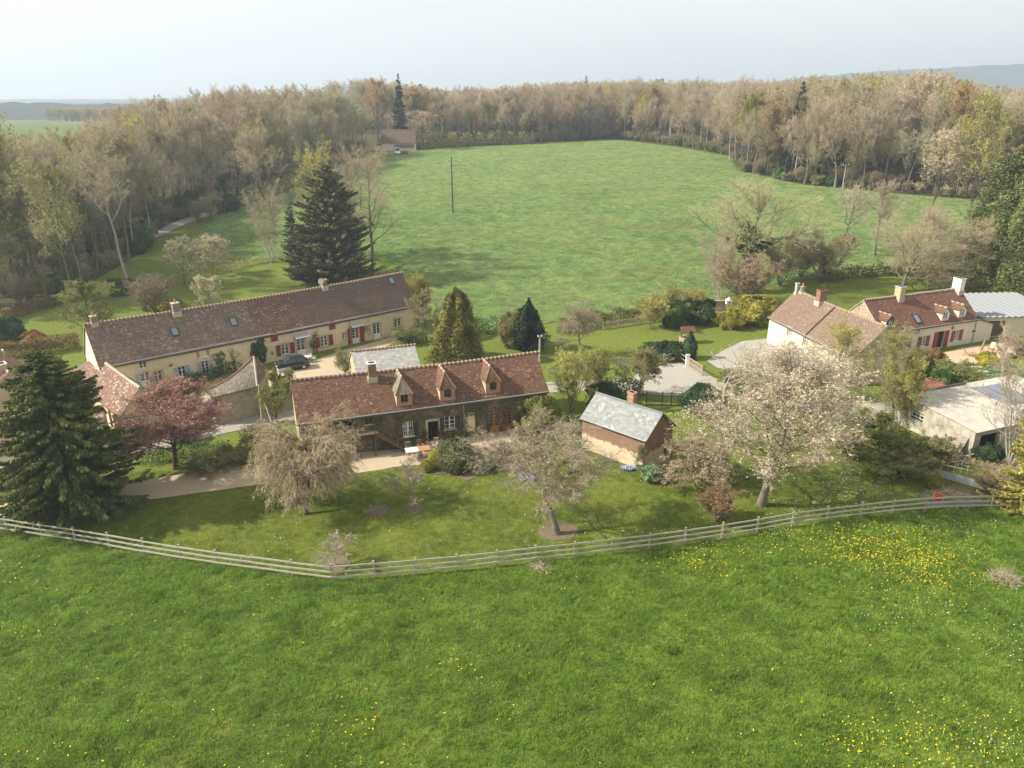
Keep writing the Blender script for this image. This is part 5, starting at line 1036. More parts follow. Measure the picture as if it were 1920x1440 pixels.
px_('coppice', 1540, 530, 420, 95, 'willow_shrub', 'brownish coppiced shrub just left of the wide rounded tree', 'shrub', rz=2.5)
px_('coppice', 1500, 520, 450, 70, 'willow_shrub', 'middle coppiced shrub of the row at the lawn edge', 'shrub', rz=4)
px_('apple', 1088, 668, 560, 90, 'bare_tree', 'brown leafless fruit tree on the back lawn beyond the ivy farmhouse', rz=1)
px_('leafy', 1072, 775, 650, 78, 'young_tree', 'yellow-green tree by the right gable of the ivy farmhouse')
px_('leafy', 1122, 748, 652, 46, 'young_tree', 'slim golden tree second from the ivy farmhouse gable', rz=2)
px_('leafy2', 1197, 745, 645, 82, 'young_tree', 'grey-green tree in front of the concrete yard')
px_('willow', 1668, 805, 606, 118, 'willow_tree', 'feathery yellow-green tree in front of the stone gable')
px_('willow', 1560, 745, 575, 125, 'willow_tree', 'thin yellow-green tree in front of the cream house roof', rz=2)
px_('leafy', 1684, 800, 668, 66, 'young_tree', 'bright yellow-green tree by the red canvas', rz=4)
px_('stems', 1893, 870, 628, 150, 'bare_tree', 'pale many-stemmed leafless tree rising in front of the flat-roofed barn')
px_('cedar', 1922, 968, 796, 150, 'golden_conifer', 'yellow-green spreading conifer at the lower right beside the fence', 'conifer')
px_('dark_shrub', 855, 879, 826, 62, 'round_shrub', 'largest clipped round shrub in the flower bed before the ivy farmhouse', 'shrub')
px_('gold_ball', 821, 873, 842, 28, 'golden_shrub', 'upright golden shrub against the largest clipped shrub', 'shrub')
px_('gold_ball', 801, 882, 864, 24, 'golden_shrub', 'lowest golden cushion shrub at the corner of the flower bed', 'shrub', rz=1)
px_('brown_ball', 949, 866, 831, 32, 'brown_shrub', 'clipped brownish ball shrub at the right end of the flower bed', 'shrub')
px_('column_shrub', 1015, 812, 748, 50, 'green_column_shrub', 'tall yellow-green egg-shaped shrub at the corner of the ivy farmhouse', 'shrub')
px_('hawthorn', 985, 800, 736, 42, 'wall_shrub', 'airy bright green shrub against the ivy farmhouse right of the french doors', 'shrub')
px_('hawthorn', 519, 790, 690, 66, 'ivied_tree', 'ivy-clad tree with pale blossom beside the wooden lane pole')
px_('leafy', 652, 706, 653, 50, 'yellow_shrub', 'yellow-green feathery shrub behind the ivy farmhouse ridge', 'shrub', rz=1)
px_('leafy2', 800, 640, 545, 60, 'young_tree', 'grey-green tree beside the right gable of the long farmhouse', rz=3)
px_('leafy', 785, 600, 510, 50, 'yellow_shrub', 'yellow-green bushy tree behind the right gable of the long farmhouse', 'shrub', rz=3)
px_('scrub', 765, 642, 606, 60, 'olive_shrub', 'olive bush on the lawn at the corner of the long farmhouse', 'shrub')
px_('thicket', 480, 835, 792, 60, 'rusty_shrub', 'rust-tinged twiggy shrub beside the lane before the wooden pole', 'shrub')
px_('gold_shrub', 1418, 605, 562, 60, 'golden_bush', 'larger golden bush beside the left end of the cream house', 'bush')
px_('gold_shrub', 1366, 615, 583, 32, 'golden_bush', 'smaller golden bush alone on the back lawn', 'bush', rz=1)
px_('dark_bush', 1310, 603, 558, 46, 'dark_bush', 'dark evergreen bush at the back lawn edge before the crop field', 'bush')
px_('green_shrub', 1262, 612, 570, 38, 'green_bush', 'mid-green bush left of the dark evergreen on the back lawn', 'bush')
px_('leafy', 1222, 615, 550, 60, 'young_tree', 'thin yellowish tree in the hedge at the back lawn', rz=5)
px_('leafy', 1275, 600, 535, 75, 'young_tree', 'faint budding tree at the field edge behind the dark evergreen bush', rz=.4)
px_('cypress', 1291, 672, 622, 24, 'cypress', 'dark narrow cypress beside the little tiled well', 'conifer')
px_('dark_bush', 1250, 668, 640, 48, 'dark_bush', 'low dark bush left of the narrow cypress', 'bush', rz=1)
px_('dark_bush', 1312, 768, 722, 56, 'dark_bush', 'dark rounded bush at the right end of the black gate', 'bush', rz=2)
px_('dark_bush', 1130, 768, 720, 50, 'dark_bush', 'dark evergreen bush against the back of the brick cottage', 'bush', rz=3)
px_('dead', 1345, 775, 640, 150, 'dead_tree', 'pale dead tree with crooked bare boughs left of the cherry crown', rz=1.5)
px_('scrub', 1390, 735, 690, 90, 'olive_shrub', 'olive hedge-like shrub behind the dead pale tree', 'shrub', rz=1)
px_('scrub', 1690, 862, 806, 100, 'thorn_shrub', 'dark olive shrub in front of the flat-roofed barn wall', 'shrub', rz=1)
px_('hawthorn', 1648, 870, 775, 120, 'thorn_shrub', 'dense olive shrub to the right of the cherry crown', 'shrub', rz=2.2)
px_('scrub', 1752, 862, 812, 62, 'olive_shrub', 'olive bush against the stained barn wall below its window', 'shrub', rz=2)
px_('scrub', 1690, 890, 845, 110, 'olive_shrub', 'low olive scrub at the lawn edge before the barn', 'shrub', rz=3)
px_('hawthorn', 1590, 850, 805, 80, 'dark_bush', 'dark shaded bush under the right side of the cherry', 'bush', rz=4)
px_('dark_bush', 1852, 864, 836, 36, 'dark_bush', 'dark bush below the doorway of the flat-roofed barn', 'bush', rz=5)
px_('thicket', 1862, 925, 870, 110, 'bare_shrub', 'bare brown bramble shrub beside the compost bed', 'shrub', rz=1)
px_('gold_ball', 1749, 912, 888, 26, 'golden_shrub', 'small yellow-leaved shrub at the corner of the compost bed', 'shrub', rz=2)
px_('rust_bush', 1752, 682, 655, 26, 'rust_shrub', 'orange-yellow shrub beside the open red door', 'shrub')
px_('scrub', 1715, 690, 650, 55, 'olive_shrub', 'brownish bush at the corner between the two right-hand houses', 'shrub', rz=4)
px_('dark_bush', 1712, 708, 680, 36, 'dark_bush', 'dark green bush below the stone gable corner', 'bush', rz=1.3)
px_('scrub', 1790, 715, 672, 75, 'olive_shrub', 'broad green and orange shrub bed below the terrace', 'shrub', rz=5)
px_('green_shrub', 1760, 718, 690, 50, 'green_bush', 'dark green bush behind the red canvas', 'bush', rz=2)
px_('gold_shrub', 1852, 690, 664, 32, 'golden_bush', 'yellow-green bush beside the stepping stones', 'bush', rz=3)
px_('low_green', 1885, 706, 690, 55, 'grey_green_shrub', 'grey-green low shrub right of the stepping stones', 'shrub')
px_('thicket', 1908, 665, 628, 60, 'bare_shrub', 'leafless thicket at the right end of the terrace', 'shrub', rz=3)
px_('low_green', 1222, 898, 874, 38, 'hosta_clump', 'pale blue-green leafy clump at the cottage front corner', 'plant', rz=1)
px_('leafy2', 1195, 885, 832, 24, 'climbing_rose', 'small climbing plant on the front wall of the brick cottage', 'climber', rz=1)
px_('low_green', 900, 868, 852, 62, 'iris_clump', 'green strap-leaved clump between the two clipped shrubs', 'plant', rz=2)
px_('rust_bush', 66, 648, 622, 36, 'rust_shrub', 'rust-red shrub in the hedged left garden', 'shrub', rz=1)
px_('dark_bush', 18, 645, 596, 46, 'dark_bush', 'dark evergreen bush at the left edge of the hedged garden', 'bush', rz=2)
px_('green_shrub', 350, 826, 800, 40, 'green_bush', 'low green bush behind the trunk of the plum tree', 'bush', rz=5)
px_('scrub', 452, 868, 826, 72, 'olive_shrub', 'yellow-green bush between lane and drive right of the plum tree', 'shrub', rz=6)
px_('scrub', 385, 880, 850, 80, 'olive_shrub', 'low ivy-like scrub below the plum tree', 'shrub', rz=.6)
# hedges
HBK = bk_dark
hedge('beech_hedge', [G(8, 608), G(22, 596), G(75, 580), G(128, 566)], 1.7, 1.3, lf_hedgebr, HBK, 'brown clipped hedge round the far side of the left garden', 150, .10, seed=1)
hedge('laurel_hedge', [G(205, 556), G(258, 550)], 2.6, 1.6, lf_dark, HBK, 'dark green clipped hedge at the far right of the left garden', 150, .12, seed=2)
hedge('low_hedge', [G(0, 672), G(55, 668), G(100, 660), G(150, 650)], 1.9, 1.4, lf_hedgebr, HBK, 'russet and green clipped hedge left of the long farmhouse', 190, .09, seed=3)
hedge('field_hedge', [G(1050, 628), G(1110, 612), G(1150, 606), G(1200, 598)], 1.8, 1.2, leaf_mat('brown_green_hedge', (.13, .12, .05), .4, .9, .2), HBK, 'loose brownish hedge between the back lawn and the crop field', 120, .1, ragged=.4, seed=4)
hedge('lane_hedge', [G(1120, 742), G(1160, 738), G(1205, 738)], 1.5, 1.3, lf_green, HBK, 'dark green hedge along the lane behind the brick cottage', 200, .085, ragged=.25, seed=5)
hedge('garden_hedge', [G(262, 872), G(310, 862), G(350, 856), G(430, 845)], 1.0, .9, lf_green, HBK, 'low green hedge strip between the lane and the plum tree', 220, .07, ragged=.35, seed=6)
hedge('track_hedge', [G(408, 402), G(470, 380), G(540, 356), G(600, 337)], 2.6, 2.2, lf_olive, HBK, 'ragged brushy hedge along the field side of the track', 40, .2, ragged=.8, seed=12)
hedge('orchard_hedge', [G(395, 516), G(470, 497), G(520, 488)], 1.0, .8, lf_olive, HBK, 'low thin hedge between left orchard lawn and the meadow', 90, .09, ragged=.4, seed=7)
hedge('wall_hedge', [G(350, 722), G(390, 712), G(420, 700), G(450, 690)], 1.0, .8, lf_dark, HBK, 'dark low planting along the foot of the long farmhouse', 200, .08, ragged=.3, seed=8)
hedge('back_hedge', [G(872, 625), G(920, 625), G(950, 628)], 2.0, 1.2, lf_green, HBK, 'green hedge between the conical conifer and the blackish column', 120, .1, ragged=.4, seed=9)
hedge('far_hedge', [G(772, 279.5), G(850, 275), G(930, 271), G(1000, 269)], 3.2, 2.0, lf_olive, HBK, 'ragged hedge along the far edge of the crop field by the bungalow', 24, .3, ragged=.8, seed=10)
hedge('lawn_hedge', [G(1540, 528), G(1600, 520), G(1640, 516), G(1800, 508)], 1.6, 1.4, leaf_mat('hedge_mix', (.10, .09, .04), .4, .7, .2), HBK, 'dark ragged hedge behind the lawn by the wide rounded tree', 70, .14, ragged=.5, seed=11)
# climbers on the walls: leaves spread over a patch of a facade
def climber(name, B, patches, size, m, label, n_per=120, thick=.16, stem=True, seed=1):
    g = np.random.default_rng(seed); t = thing(name, B.o, label, 'climber', math.atan2(B.u.y, B.u.x)); CC = []; st = MB()
    for (x, z, rx, rz, dens) in patches:
        n = int(n_per*dens*rx*rz*3); a = g.uniform(0, 6.28, n); r = np.sqrt(g.random(n))*(1+.25*np.sin(a*3+x)+.2*np.sin(a*5+z)); C = np.stack([x+rx*r*np.cos(a), -.04-thick*g.random(n)**1.5*(1.1-.8*np.minimum(r, 1)), z+rz*r*np.sin(a)], 1); CC.append(C)
        if stem:
            for k in range(3): st = MB(); st.tube([(x+g.normal(0, rx*.2), -.05, 0), (x+g.normal(0, rx*.3), -.06, z*.5), (x+g.normal(0, rx*.6), -.06, z+rz*.5)], [.035, .025, .01], bk_dark, 5); st.build('stem', t)
    C = np.concatenate(CC); C = C[(C[:, 2] > .02) & (C[:, 2] < B.he-.08) & (C[:, 0] > .02) & (C[:, 0] < B.L-.02)]
    for h in CL_HOLES.get(name, ()): C = C[~((C[:, 0] > h[0]-.05) & (C[:, 0] < h[1]+.05) & (C[:, 2] > h[2]-.05) & (C[:, 2] < h[3]+.05))]
    mesh_np('foliage', *leaves(g, C, size, .6, np.tile([[0, -1., .35]], (len(C), 1)), .6), m, parent=t)
    return t
CL_HOLES = {'ivy': [hole(w1), hole(w2), hole(w3), (dx-.5, dx+.5, 0, 2.2), (fx1-.65, fx1+.65, 0, 2.2), (fx2-.65, fx2+.65, 0, 2.2), (w1[0]+.5, w1[0]+1.0, 0, 2.2), (w2[0]+.5, w2[0]+1., 0, 2.2), (0, 6.3, 0, 3.7)]}
m_ivydead = leaf_mat('winter_ivy', (.10, .085, .035), .45, 1.5, .12, (.13, .13, .04), .05)
rs = random.Random(9)
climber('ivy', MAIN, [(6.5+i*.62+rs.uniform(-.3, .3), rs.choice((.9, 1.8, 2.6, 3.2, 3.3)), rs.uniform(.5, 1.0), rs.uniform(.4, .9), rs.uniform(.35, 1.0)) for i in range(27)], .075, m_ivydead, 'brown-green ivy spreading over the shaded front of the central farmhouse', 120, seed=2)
climber('wall_shrub', LONG, [(Lf(485, 652)[0], 1.9, .95, 1.35, 2.2)], .10, lf_dark, 'dense dark evergreen climber on the long farmhouse, left of the red shutters', 130, .7, seed=3)
climber('climbing_rose', LONG, [(Lf(410, 668)[0], 1.8, .65, .95, 1.4)], .085, lf_green, 'climbing rose beside the blue-shuttered window of the long farmhouse', 110, .35, seed=4)
climber('trained_pear', LONG, [(Lf(437, 665)[0], 1.9, .6, .9, .6)], .075, lf_olive, 'thin trained fruit tree on the long farmhouse, left of the dark climber', 100, .3, seed=5)
climber('door_rose', LONG, [(Lf(586, 643)[0], 1.3, .5, .8, 1.2), (Lf(592, 634)[0], 2.3, .4, .4, .8)], .075, lf_green, 'climber between glazed canopy door and red-shuttered window', 110, .3, seed=6)
# ------------------------------------------------------------------ woodland
SKX = [-200, 0, 60, 120, 200, 260, 330, 400, 470, 560, 640, 690, 760, 850, 930, 1000, 1080, 1150, 1250, 1350, 1450, 1550, 1640, 1720, 1780, 1850, 1920, 2100]
SKY_ = [232, 232, 214, 250, 218, 186, 172, 166, 160, 155, 146, 140, 155, 164, 160, 153, 150, 146, 148, 147, 144, 138, 131, 126, 145, 158, 162, 160]
sky_y = lambda px: float(np.interp(px, SKX, SKY_))
wr_ = random.Random(42); pxof = lambda p: 960+FPX*p.x/(p.y*math.cos(PITCH)-(p.z-CAMH)*math.sin(PITCH))
def edge_pts(pix, step):
    P = [G(*q) for q in pix]; out = []; acc = 0
    for a, b in zip(P[:-1], P[1:]):
        L = (b-a).length; s = -acc
        while s < L:
            if s >= 0: out.append((a.lerp(b, s/L), (b-a).normalized()))
            s += step*wr_.uniform(.75, 1.25)
        acc = L-s if False else 0
    return out
EDGE_L = [(-60, 592), (60, 566), (150, 540), (215, 500), (262, 474), (300, 432), (350, 405), (420, 378), (520, 350), (600, 322), (690, 288)]
EDGE_F = [(700, 282), (790, 275), (900, 271), (1000, 267), (1150, 259), (1270, 273), (1385, 296)]
EDGE_R = [(1392, 322), (1500, 344), (1600, 354), (1700, 362), (1850, 376), (2000, 388)]
KINDS = {'L': (('oak3', 4), ('aspen', 2), ('hornbeam', 5), ('oak2', 5), ('oak', 4), ('budding', 4), ('budding2', 1), ('birch', 3)), 'F': (('oak3', 4), ('aspen', 2), ('oak2', 4), ('oak', 4), ('hornbeam', 5), ('budding', 3), ('budding2', .6), ('birch', 3), ('bronze', .9), ('wild_cherry', .5)), 'R': (('oak3', 4), ('aspen', 2), ('oak', 4), ('budding', 5), ('oak2', 2), ('bronze', 1), ('birch', 1.5), ('budding2', 1), ('wild_cherry', .4))}
DESC = {'oak3': 'spreading leafless grey-brown tree', 'aspen': 'pale-barked leafless tree with open crown', 'oak': 'broad leafless brown tree', 'oak2': 'leafless rosy-brown tree', 'hornbeam': 'tall leafless tree with fine rosy twigs', 'budding': 'olive tree coming into leaf', 'budding2': 'yellow-green tree coming into leaf', 'birch': 'slim pale-stemmed leafless tree', 'bronze': 'tree with bronze young leaves', 'wild_cherry': 'wild cherry in pale blossom'}
WHERE = {'L': 'in the wood left of the track', 'F': 'in the wood beyond the crop field', 'R': 'in the wood right of the crop field'}
NAMEK = {'oak3': 'oak_tree', 'aspen': 'aspen_tree', 'oak': 'oak_tree', 'oak2': 'oak_tree', 'hornbeam': 'hornbeam_tree', 'budding': 'budding_tree', 'budding2': 'budding_tree', 'birch': 'birch_tree', 'bronze': 'bronze_tree', 'wild_cherry': 'wild_cherry_tree'}
def pick(z): ks = KINDS[z]; return wr_.choices([k for k, _ in ks], [w for _, w in ks])[0]
stuff_pts = []; nind = 0; used = []
def clear(p, r):
    return all((p.x-q[0])**2+(p.y-q[1])**2 > r*r for q in used)
hx = FAR.o
for zone, edge, step, inn, rows in (('L', EDGE_L, 3.9, Vector((-1, .55, 0)).normalized(), 8), ('F', EDGE_F, 4.4, Vector((0, 1, 0)), 10), ('R', EDGE_R, 3.9, Vector((.12, 1, 0)).normalized(), 8)):
    for row in range(rows):
        for p, d in edge_pts(edge, step*(1+.12*row)):
            q = p+inn*((row+.25)*4.3*(1 if row < 5 else 1.5)+wr_.uniform(-1.6, 1.6))+d*wr_.uniform(-1.5, 1.5); q.z = tz(q.y); px = pxof(q)
            if px < -150 or px > 2070: continue
            if (q.x-hx.x-5)**2+(q.y-hx.y-3)**2 < 13**2: continue
            if zone == 'L' and px < 212 and q.y > 165: continue
            if zone == 'L' and row > 2 and q.y < 118 and wr_.random() < .3: continue
            if not clear(q, 2.2): continue
            used.append((q.x, q.y))
            top = HT(q, sky_y(px)+wr_.uniform(-4, 6))
            edgey = {0: .72, 1: .86, 2: .94}.get(row, 1.0)
            h = min(max(top*edgey*wr_.uniform(.86, 1.03), 9), 30)
            if row == 0 and wr_.random() < .25: h *= .75
            k = pick(zone); 
            if px < 110 and zone == 'L' and row < 2: k = wr_.choice(('budding', 'budding', 'oak', 'hornbeam'))
            ind = row < (3 if zone != 'F' else 3) and nind < 297 and -30 < px < 1950
            if ind:
                nind += 1; plant(k, q, h, h*PROTO[k][2]/PROTO[k][1]*wr_.uniform(.8, 1.05), NAMEK[k], DESC[k]+' '+WHERE[zone], 'tree', DESC[k]+'s '+WHERE[zone])
            else: stuff_pts.append((q, h, k))
print('woodland individuals', nind, 'stuff', len(stuff_pts))
def scatter(name, keys, pts, kind='stuff', label=None, cat=None, group=None):
    """one object of many instanced plants: pts = (position, (sx, sy, sz), rotation, kind index)"""
    me = bpy.data.meshes.new(name); me.from_pydata([tuple(p[0]) for p in pts], [], [])
    at = me.attributes.new('sc', 'FLOAT_VECTOR', 'POINT'); at.data.foreach_set('vector', np.array([p[1] for p in pts], np.float32).ravel())
    at = me.attributes.new('rt', 'FLOAT_VECTOR', 'POINT'); at.data.foreach_set('vector', np.array([(0, 0, p[2]) if not isinstance(p[2], tuple) else p[2] for p in pts], np.float32).ravel())
    at = me.attributes.new('kn', 'INT', 'POINT'); at.data.foreach_set('value', np.array([p[3] for p in pts], np.int32))
    o = bpy.data.objects.new(name, me); col.objects.link(o)
    cl = bpy.data.collections.new(name+'_sources')
    for i, k in enumerate(keys):
        if isinstance(k, str):
            (a, b), top, wd = PROTO[k]; va, vb = a, b; V = []; F = []; MI = []; mats = []; off = 0
            for me_ in (a, b):
                nv = len(me_.vertices); co = np.empty(nv*3, np.float32); me_.vertices.foreach_get('co', co); li = np.empty(len(me_.loops), np.int32); me_.loops.foreach_get('vertex_index', li); mi = np.empty(len(me_.polygons), np.int32); me_.polygons.foreach_get('material_index', mi)
                V.append(co.reshape(-1, 3)); F.append(li.reshape(-1, 4)+off); MI.append(mi+len(mats)); mats += list(me_.materials); off += nv
            s = mesh_np('%02d_source' % i, np.concatenate(V), np.concatenate(F), mats, np.concatenate(MI))
        else: s = k
        col.objects.unlink(s) if s.name in col.objects else None
        s.name = '%02d_%s_source' % (i, name); cl.objects.link(s)
    ng = bpy.data.node_groups.new(name, 'GeometryNodeTree'); ng.interface.new_socket('Geometry', in_out='INPUT', socket_type='NodeSocketGeometry'); ng.interface.new_socket('Geometry', in_out='OUTPUT', socket_type='NodeSocketGeometry')
    N = ng.nodes.new; gi, go, ip, ci = N('NodeGroupInput'), N('NodeGroupOutput'), N('GeometryNodeInstanceOnPoints'), N('GeometryNodeCollectionInfo')
    ci.inputs['Collection'].default_value = cl; ci.inputs['Separate Children'].default_value = True; ci.inputs['Reset Children'].default_value = True; ip.inputs['Pick Instance'].default_value = True
    L = ng.links.new
    def attr(nm, tp): a = N('GeometryNodeInputNamedAttribute'); a.data_type = tp; a.inputs['Name'].default_value = nm; return [q for q in a.outputs if q.enabled and q.name == 'Attribute'][0]
    L(gi.outputs[0], ip.inputs['Points']); L(ci.outputs[0], ip.inputs['Instance']); L(attr('sc', 'FLOAT_VECTOR'), ip.inputs['Scale']); L(attr('rt', 'FLOAT_VECTOR'), ip.inputs['Rotation']); L(attr('kn', 'INT'), ip.inputs['Instance Index']); L(ip.outputs[0], go.inputs[0])
    md = o.modifiers.new('scatter', 'NODES'); md.node_group = ng
    return tag(o, label, cat, group, kind)
keys = list(DESC); pts = []
for q, h, k in stuff_pts: t_, w_ = PROTO[k][1:]; pts.append((q, (h/t_*.95, h/t_*.95, h/t_), wr_.uniform(0, 6.28), keys.index(k)))
# more distant belts of wood: far left, and the deep wood behind the field
for _ in range(320):
    px = wr_.uniform(620, 2060); Y = wr_.uniform(345, 500) if px < 1400 else wr_.uniform(235, 380); q = XY(px, Y); h = min(max(HT(q, sky_y(px))*wr_.uniform(.9, 1.0), 12), 27); k = pick('F' if px < 1400 else 'R'); pts.append((q, (h/PROTO[k][1],)*3, wr_.uniform(0, 6.28), keys.index(k)))
for _ in range(200):
    px = wr_.uniform(92, 222) if wr_.random() < .7 else wr_.uniform(216, 420); q = XY(px, wr_.uniform(540, 640)); h = HT(q, 209+wr_.uniform(-2, 12)); h = min(max(h, 9), 20); k = pick('F'); pts.append((q, (h/PROTO[k][1]*1.3, h/PROTO[k][1]*1.3, h/PROTO[k][1]), wr_.uniform(0, 6.28), keys.index(k)))
scatter('woodland', keys, pts, label='mass of leafless woodland trees behind the front rows', cat='woodland')
# brush along the wood edges and under the trees
ukeys = ['coppice', 'thicket', 'scrub', 'dark_bush', 'green_shrub']; pts = []
for edge, inn, n in ((EDGE_L, Vector((-1, .55, 0)).normalized(), 3.0), (EDGE_F, Vector((0, 1, 0)), 2.6), (EDGE_R, Vector((.12, 1, 0)).normalized(), 2.2)):
    for row in range(4):
        for p, d in edge_pts(edge, n*(1+.3*row)):
            q = p+inn*(row*4.5+wr_.uniform(-.5, 3.)); q.z = tz(q.y)-.05
            if (q.x-hx.x-5)**2+(q.y-hx.y-3)**2 < 11**2: continue
            k = wr_.choices(range(5), (5, 4, 3, .25, 1.0))[0]; h = wr_.uniform(2.0, 5.0)*(1 if k < 2 else .75); t_ = PROTO[ukeys[k]][1]; w = wr_.uniform(.8, 1.2); pts.append((q, (h/t_*w, h/t_*w, h/t_), wr_.uniform(0, 6.28), k))
for _ in range(620):
    px = wr_.uniform(640, 2050); Y = wr_.uniform(318, 470) if px < 1400 else wr_.uniform(215, 330); q = XY(px, Y); k = wr_.choice((0, 0, 1)); h = wr_.uniform(5, 9); t_ = PROTO[ukeys[k]][1]; pts.append((q, (h/t_*1.3, h/t_*1.3, h/t_), wr_.uniform(0, 6.28), k))
scatter('undergrowth', ukeys, pts, label='low brushwood and bramble along the woodland edges', cat='undergrowth')
# trees that stand out from the wood
def stand(key, px, Y, pyt, wpx, name, label, cat='tree', rz=None):
    p = XY(px, Y); return plant(key, p, HT(p, pyt), wpx/PXM(p), name, label, cat, None, rz)
stand('distant_fir', 753, 268, 137, 34, 'fir_tree', 'tall bluish-dark fir behind the far bungalow', 'fir tree')
stand('distant_fir', 1484, 206, 152, 58, 'fir_tree', 'dark ragged fir poking out of the right-hand wood', 'fir tree', 1)
stand('distant_fir', 1096, 330, 142, 26, 'pine_tree', 'dark pine crown on the skyline of the far wood', 'pine', 2)
stand('wild_cherry', 797, 262, 205, 48, 'wild_cherry_tree', 'pale blossoming tree immediately right of the far bungalow')
stand('bronze', 797, 285, 152, 62, 'brown_tree', 'rounded brown tree behind the blossoming tree by the bungalow')
stand('wild_cherry', 948, 300, 160, 62, 'wild_cherry_tree', 'broad pinkish blossoming tree high in the far wood', rz=1)
stand('wild_cherry', 1735, 160, 232, 75, 'wild_cherry_tree', 'tall cream blossoming tree at the front of the right-hand wood', rz=2)
stand('wild_cherry', 1845, 200, 186, 60, 'wild_cherry_tree', 'whitish blossoming tree near the right edge, high in the wood', rz=3)
stand('birch', 243, 122, 232, 120, 'pale_tree', 'pale grey crooked tree over the track at the left wood edge')
stand('budding', 140, 112, 268, 95, 'budding_tree', 'olive-crowned tree standing out in the left wood')
stand('budding', 62, 118, 208, 130, 'willow_tree', 'big olive willow-like tree at the far left of the wood')
stand('oak2', 515, 158, 225, 95, 'bare_tree', 'rosy leafless tree at the bend of the track')
stand('budding2', 1812, 158, 170, 85, 'budding_tree', 'olive-gold tree beside the huge right-hand conifer')
stand('bronze', 1275, 285, 178, 45, 'bronze_tree', 'orange-bronze tree in the middle of the far wood')
for px, py, w, top, k, lb in ((395, 412, 40, 360, 'coppice', 'pollarded shrub beside the track bend'), (372, 418, 30, 372, 'thicket', 'twiggy shrub at the end of the visible track'), (430, 395, 30, 365, 'dark_bush', 'dark round bush by the track hedge')): px_(k, px, py, top, w, 'track_shrub', lb, 'shrub')
# ------------------------------------------------------------------ fences
def rail_fence(name, pts, h, rails, label, pm, rm, pw=.13, rh=.11, side=-1, endpost=True):
    o = Vector(pts[0]); t = thing(name, o, label, 'fence'); rs = random.Random(len(pts))
    for p in pts:
        q = p-o; b = MB(); tl = Vector((rs.uniform(-.02, .02), rs.uniform(-.02, .02), 0)); hh = h+.1+rs.uniform(-.02, .05); b.bar(q-Vector((0, 0, .2)), q+tl+Vector((0, 0, hh)), pw, pw, pm); b.bar(q+tl+Vector((0, 0, hh)), q+tl+Vector((0, 0, hh+.02)), pw+.015, pw+.015, pm); b.build('post', t)
    for p, q in zip(pts[:-1], pts[1:]):
        d = (q-p).normalized(); s = Vector((d.y, -d.x, 0))*(pw/2+.022)
        for z in rails:
            b = MB(); b.bar(p-o+s+Vector((0, 0, z*h+rs.uniform(-.02, .02))), q-o+s+Vector((0, 0, z*h+rs.uniform(-.02, .02))), .04, rh, rm); b.build('rail', t)
    return t
rail_fence('paddock_fence', FP, 1.22, (.32, .64, .97), 'long weathered three-rail timber fence between pasture and garden lawn', m_post, m_fence)
rail_fence('yard_fence', [G(*p) for p in ((1028, 708), (1066, 701), (1101, 696), (1130, 691), (1159, 689), (1200, 685), (1244, 682), (1271, 675), (1287, 686))], 1.15, (.5, .95), 'dark two-rail fence with pale posts beside the concrete yard', m_palewood, plain('grey_rail', (.26, .26, .24), .7, .2, 5), side=1)
def picket(name, pts, h, gap, m, label, cat='fence', rails=(.25, .8), w=.06, metal=False, posts=True):
    o = Vector(pts[0]); t = thing(name, o, label, cat); rs = random.Random(4)
    for p, q in zip(pts[:-1], pts[1:]):
        p, q = Vector(p)-o, Vector(q)-o; L = (q-p).length; n = max(1, int(L/gap)); b = MB()
        for i in range(n+1): r = p.lerp(q, i/n); b.bar(r, r+Vector((rs.uniform(-.03, .03)*(not metal), 0, h*rs.uniform(.92, 1.05) if not metal else h)), w, w*.5, m)
        for z in rails: b.bar(p+Vector((0, 0, h*z)), q+Vector((0, 0, h*z)), .04, .05, m)
        b.build('panel', t); c = MB(); c.bar(p-Vector((0, 0, .1)), p+Vector((0, 0, h+.1)), .09, .09, m); c.build('post', t)
    c = MB(); c.bar(q-Vector((0, 0, .1)), q+Vector((0, 0, h+.1)), .09, .09, m); c.build('post', t); return t
picket('picket_fence', [G(1130, 618), G(1160, 613), G(1200, 607), G(1242, 602)], 1.1, .16, m_palewood, 'grey chestnut picket fence along the back lawn', w=.05)
picket('picket_fence', [G(1330, 588), G(1365, 591), G(1395, 590)], 1.1, .16, m_polegrey, 'short grey picket fence by the small brick wall', w=.05)
picket('metal_gate', [G(1211, 760), G(1241, 761), G(1258, 761), G(1278, 762)], 1.5, .13, m_metal, 'black metal barred gate behind the brick cottage', 'gate', (.08, .3, .95), .035, True)
picket('yard_gate', [G(1290, 688), G(1316, 705)], 1.25, .1, m_palewood, 'pale slatted gate at the corner of the concrete yard', 'gate', (.1, .5, .95), .05, True)
b = MB(); c = G(1288, 688); b.box((-.2, -.2, 0), (.2, .2, 1.45), m_wpaint); b.box((-.25, -.25, 1.45), (.25, .25, 1.55), m_concrete); o = b.build('gate_pillar'); o.location = c; tag(o, 'white square gate pillar beside the pale slatted gate', 'pillar')
picket('stake_row', [G(1764, 880), G(1812, 890)], .8, .45, m_palewood, 'row of thin stakes in the vegetable patch before the barn', w=.03, rails=(.6,))
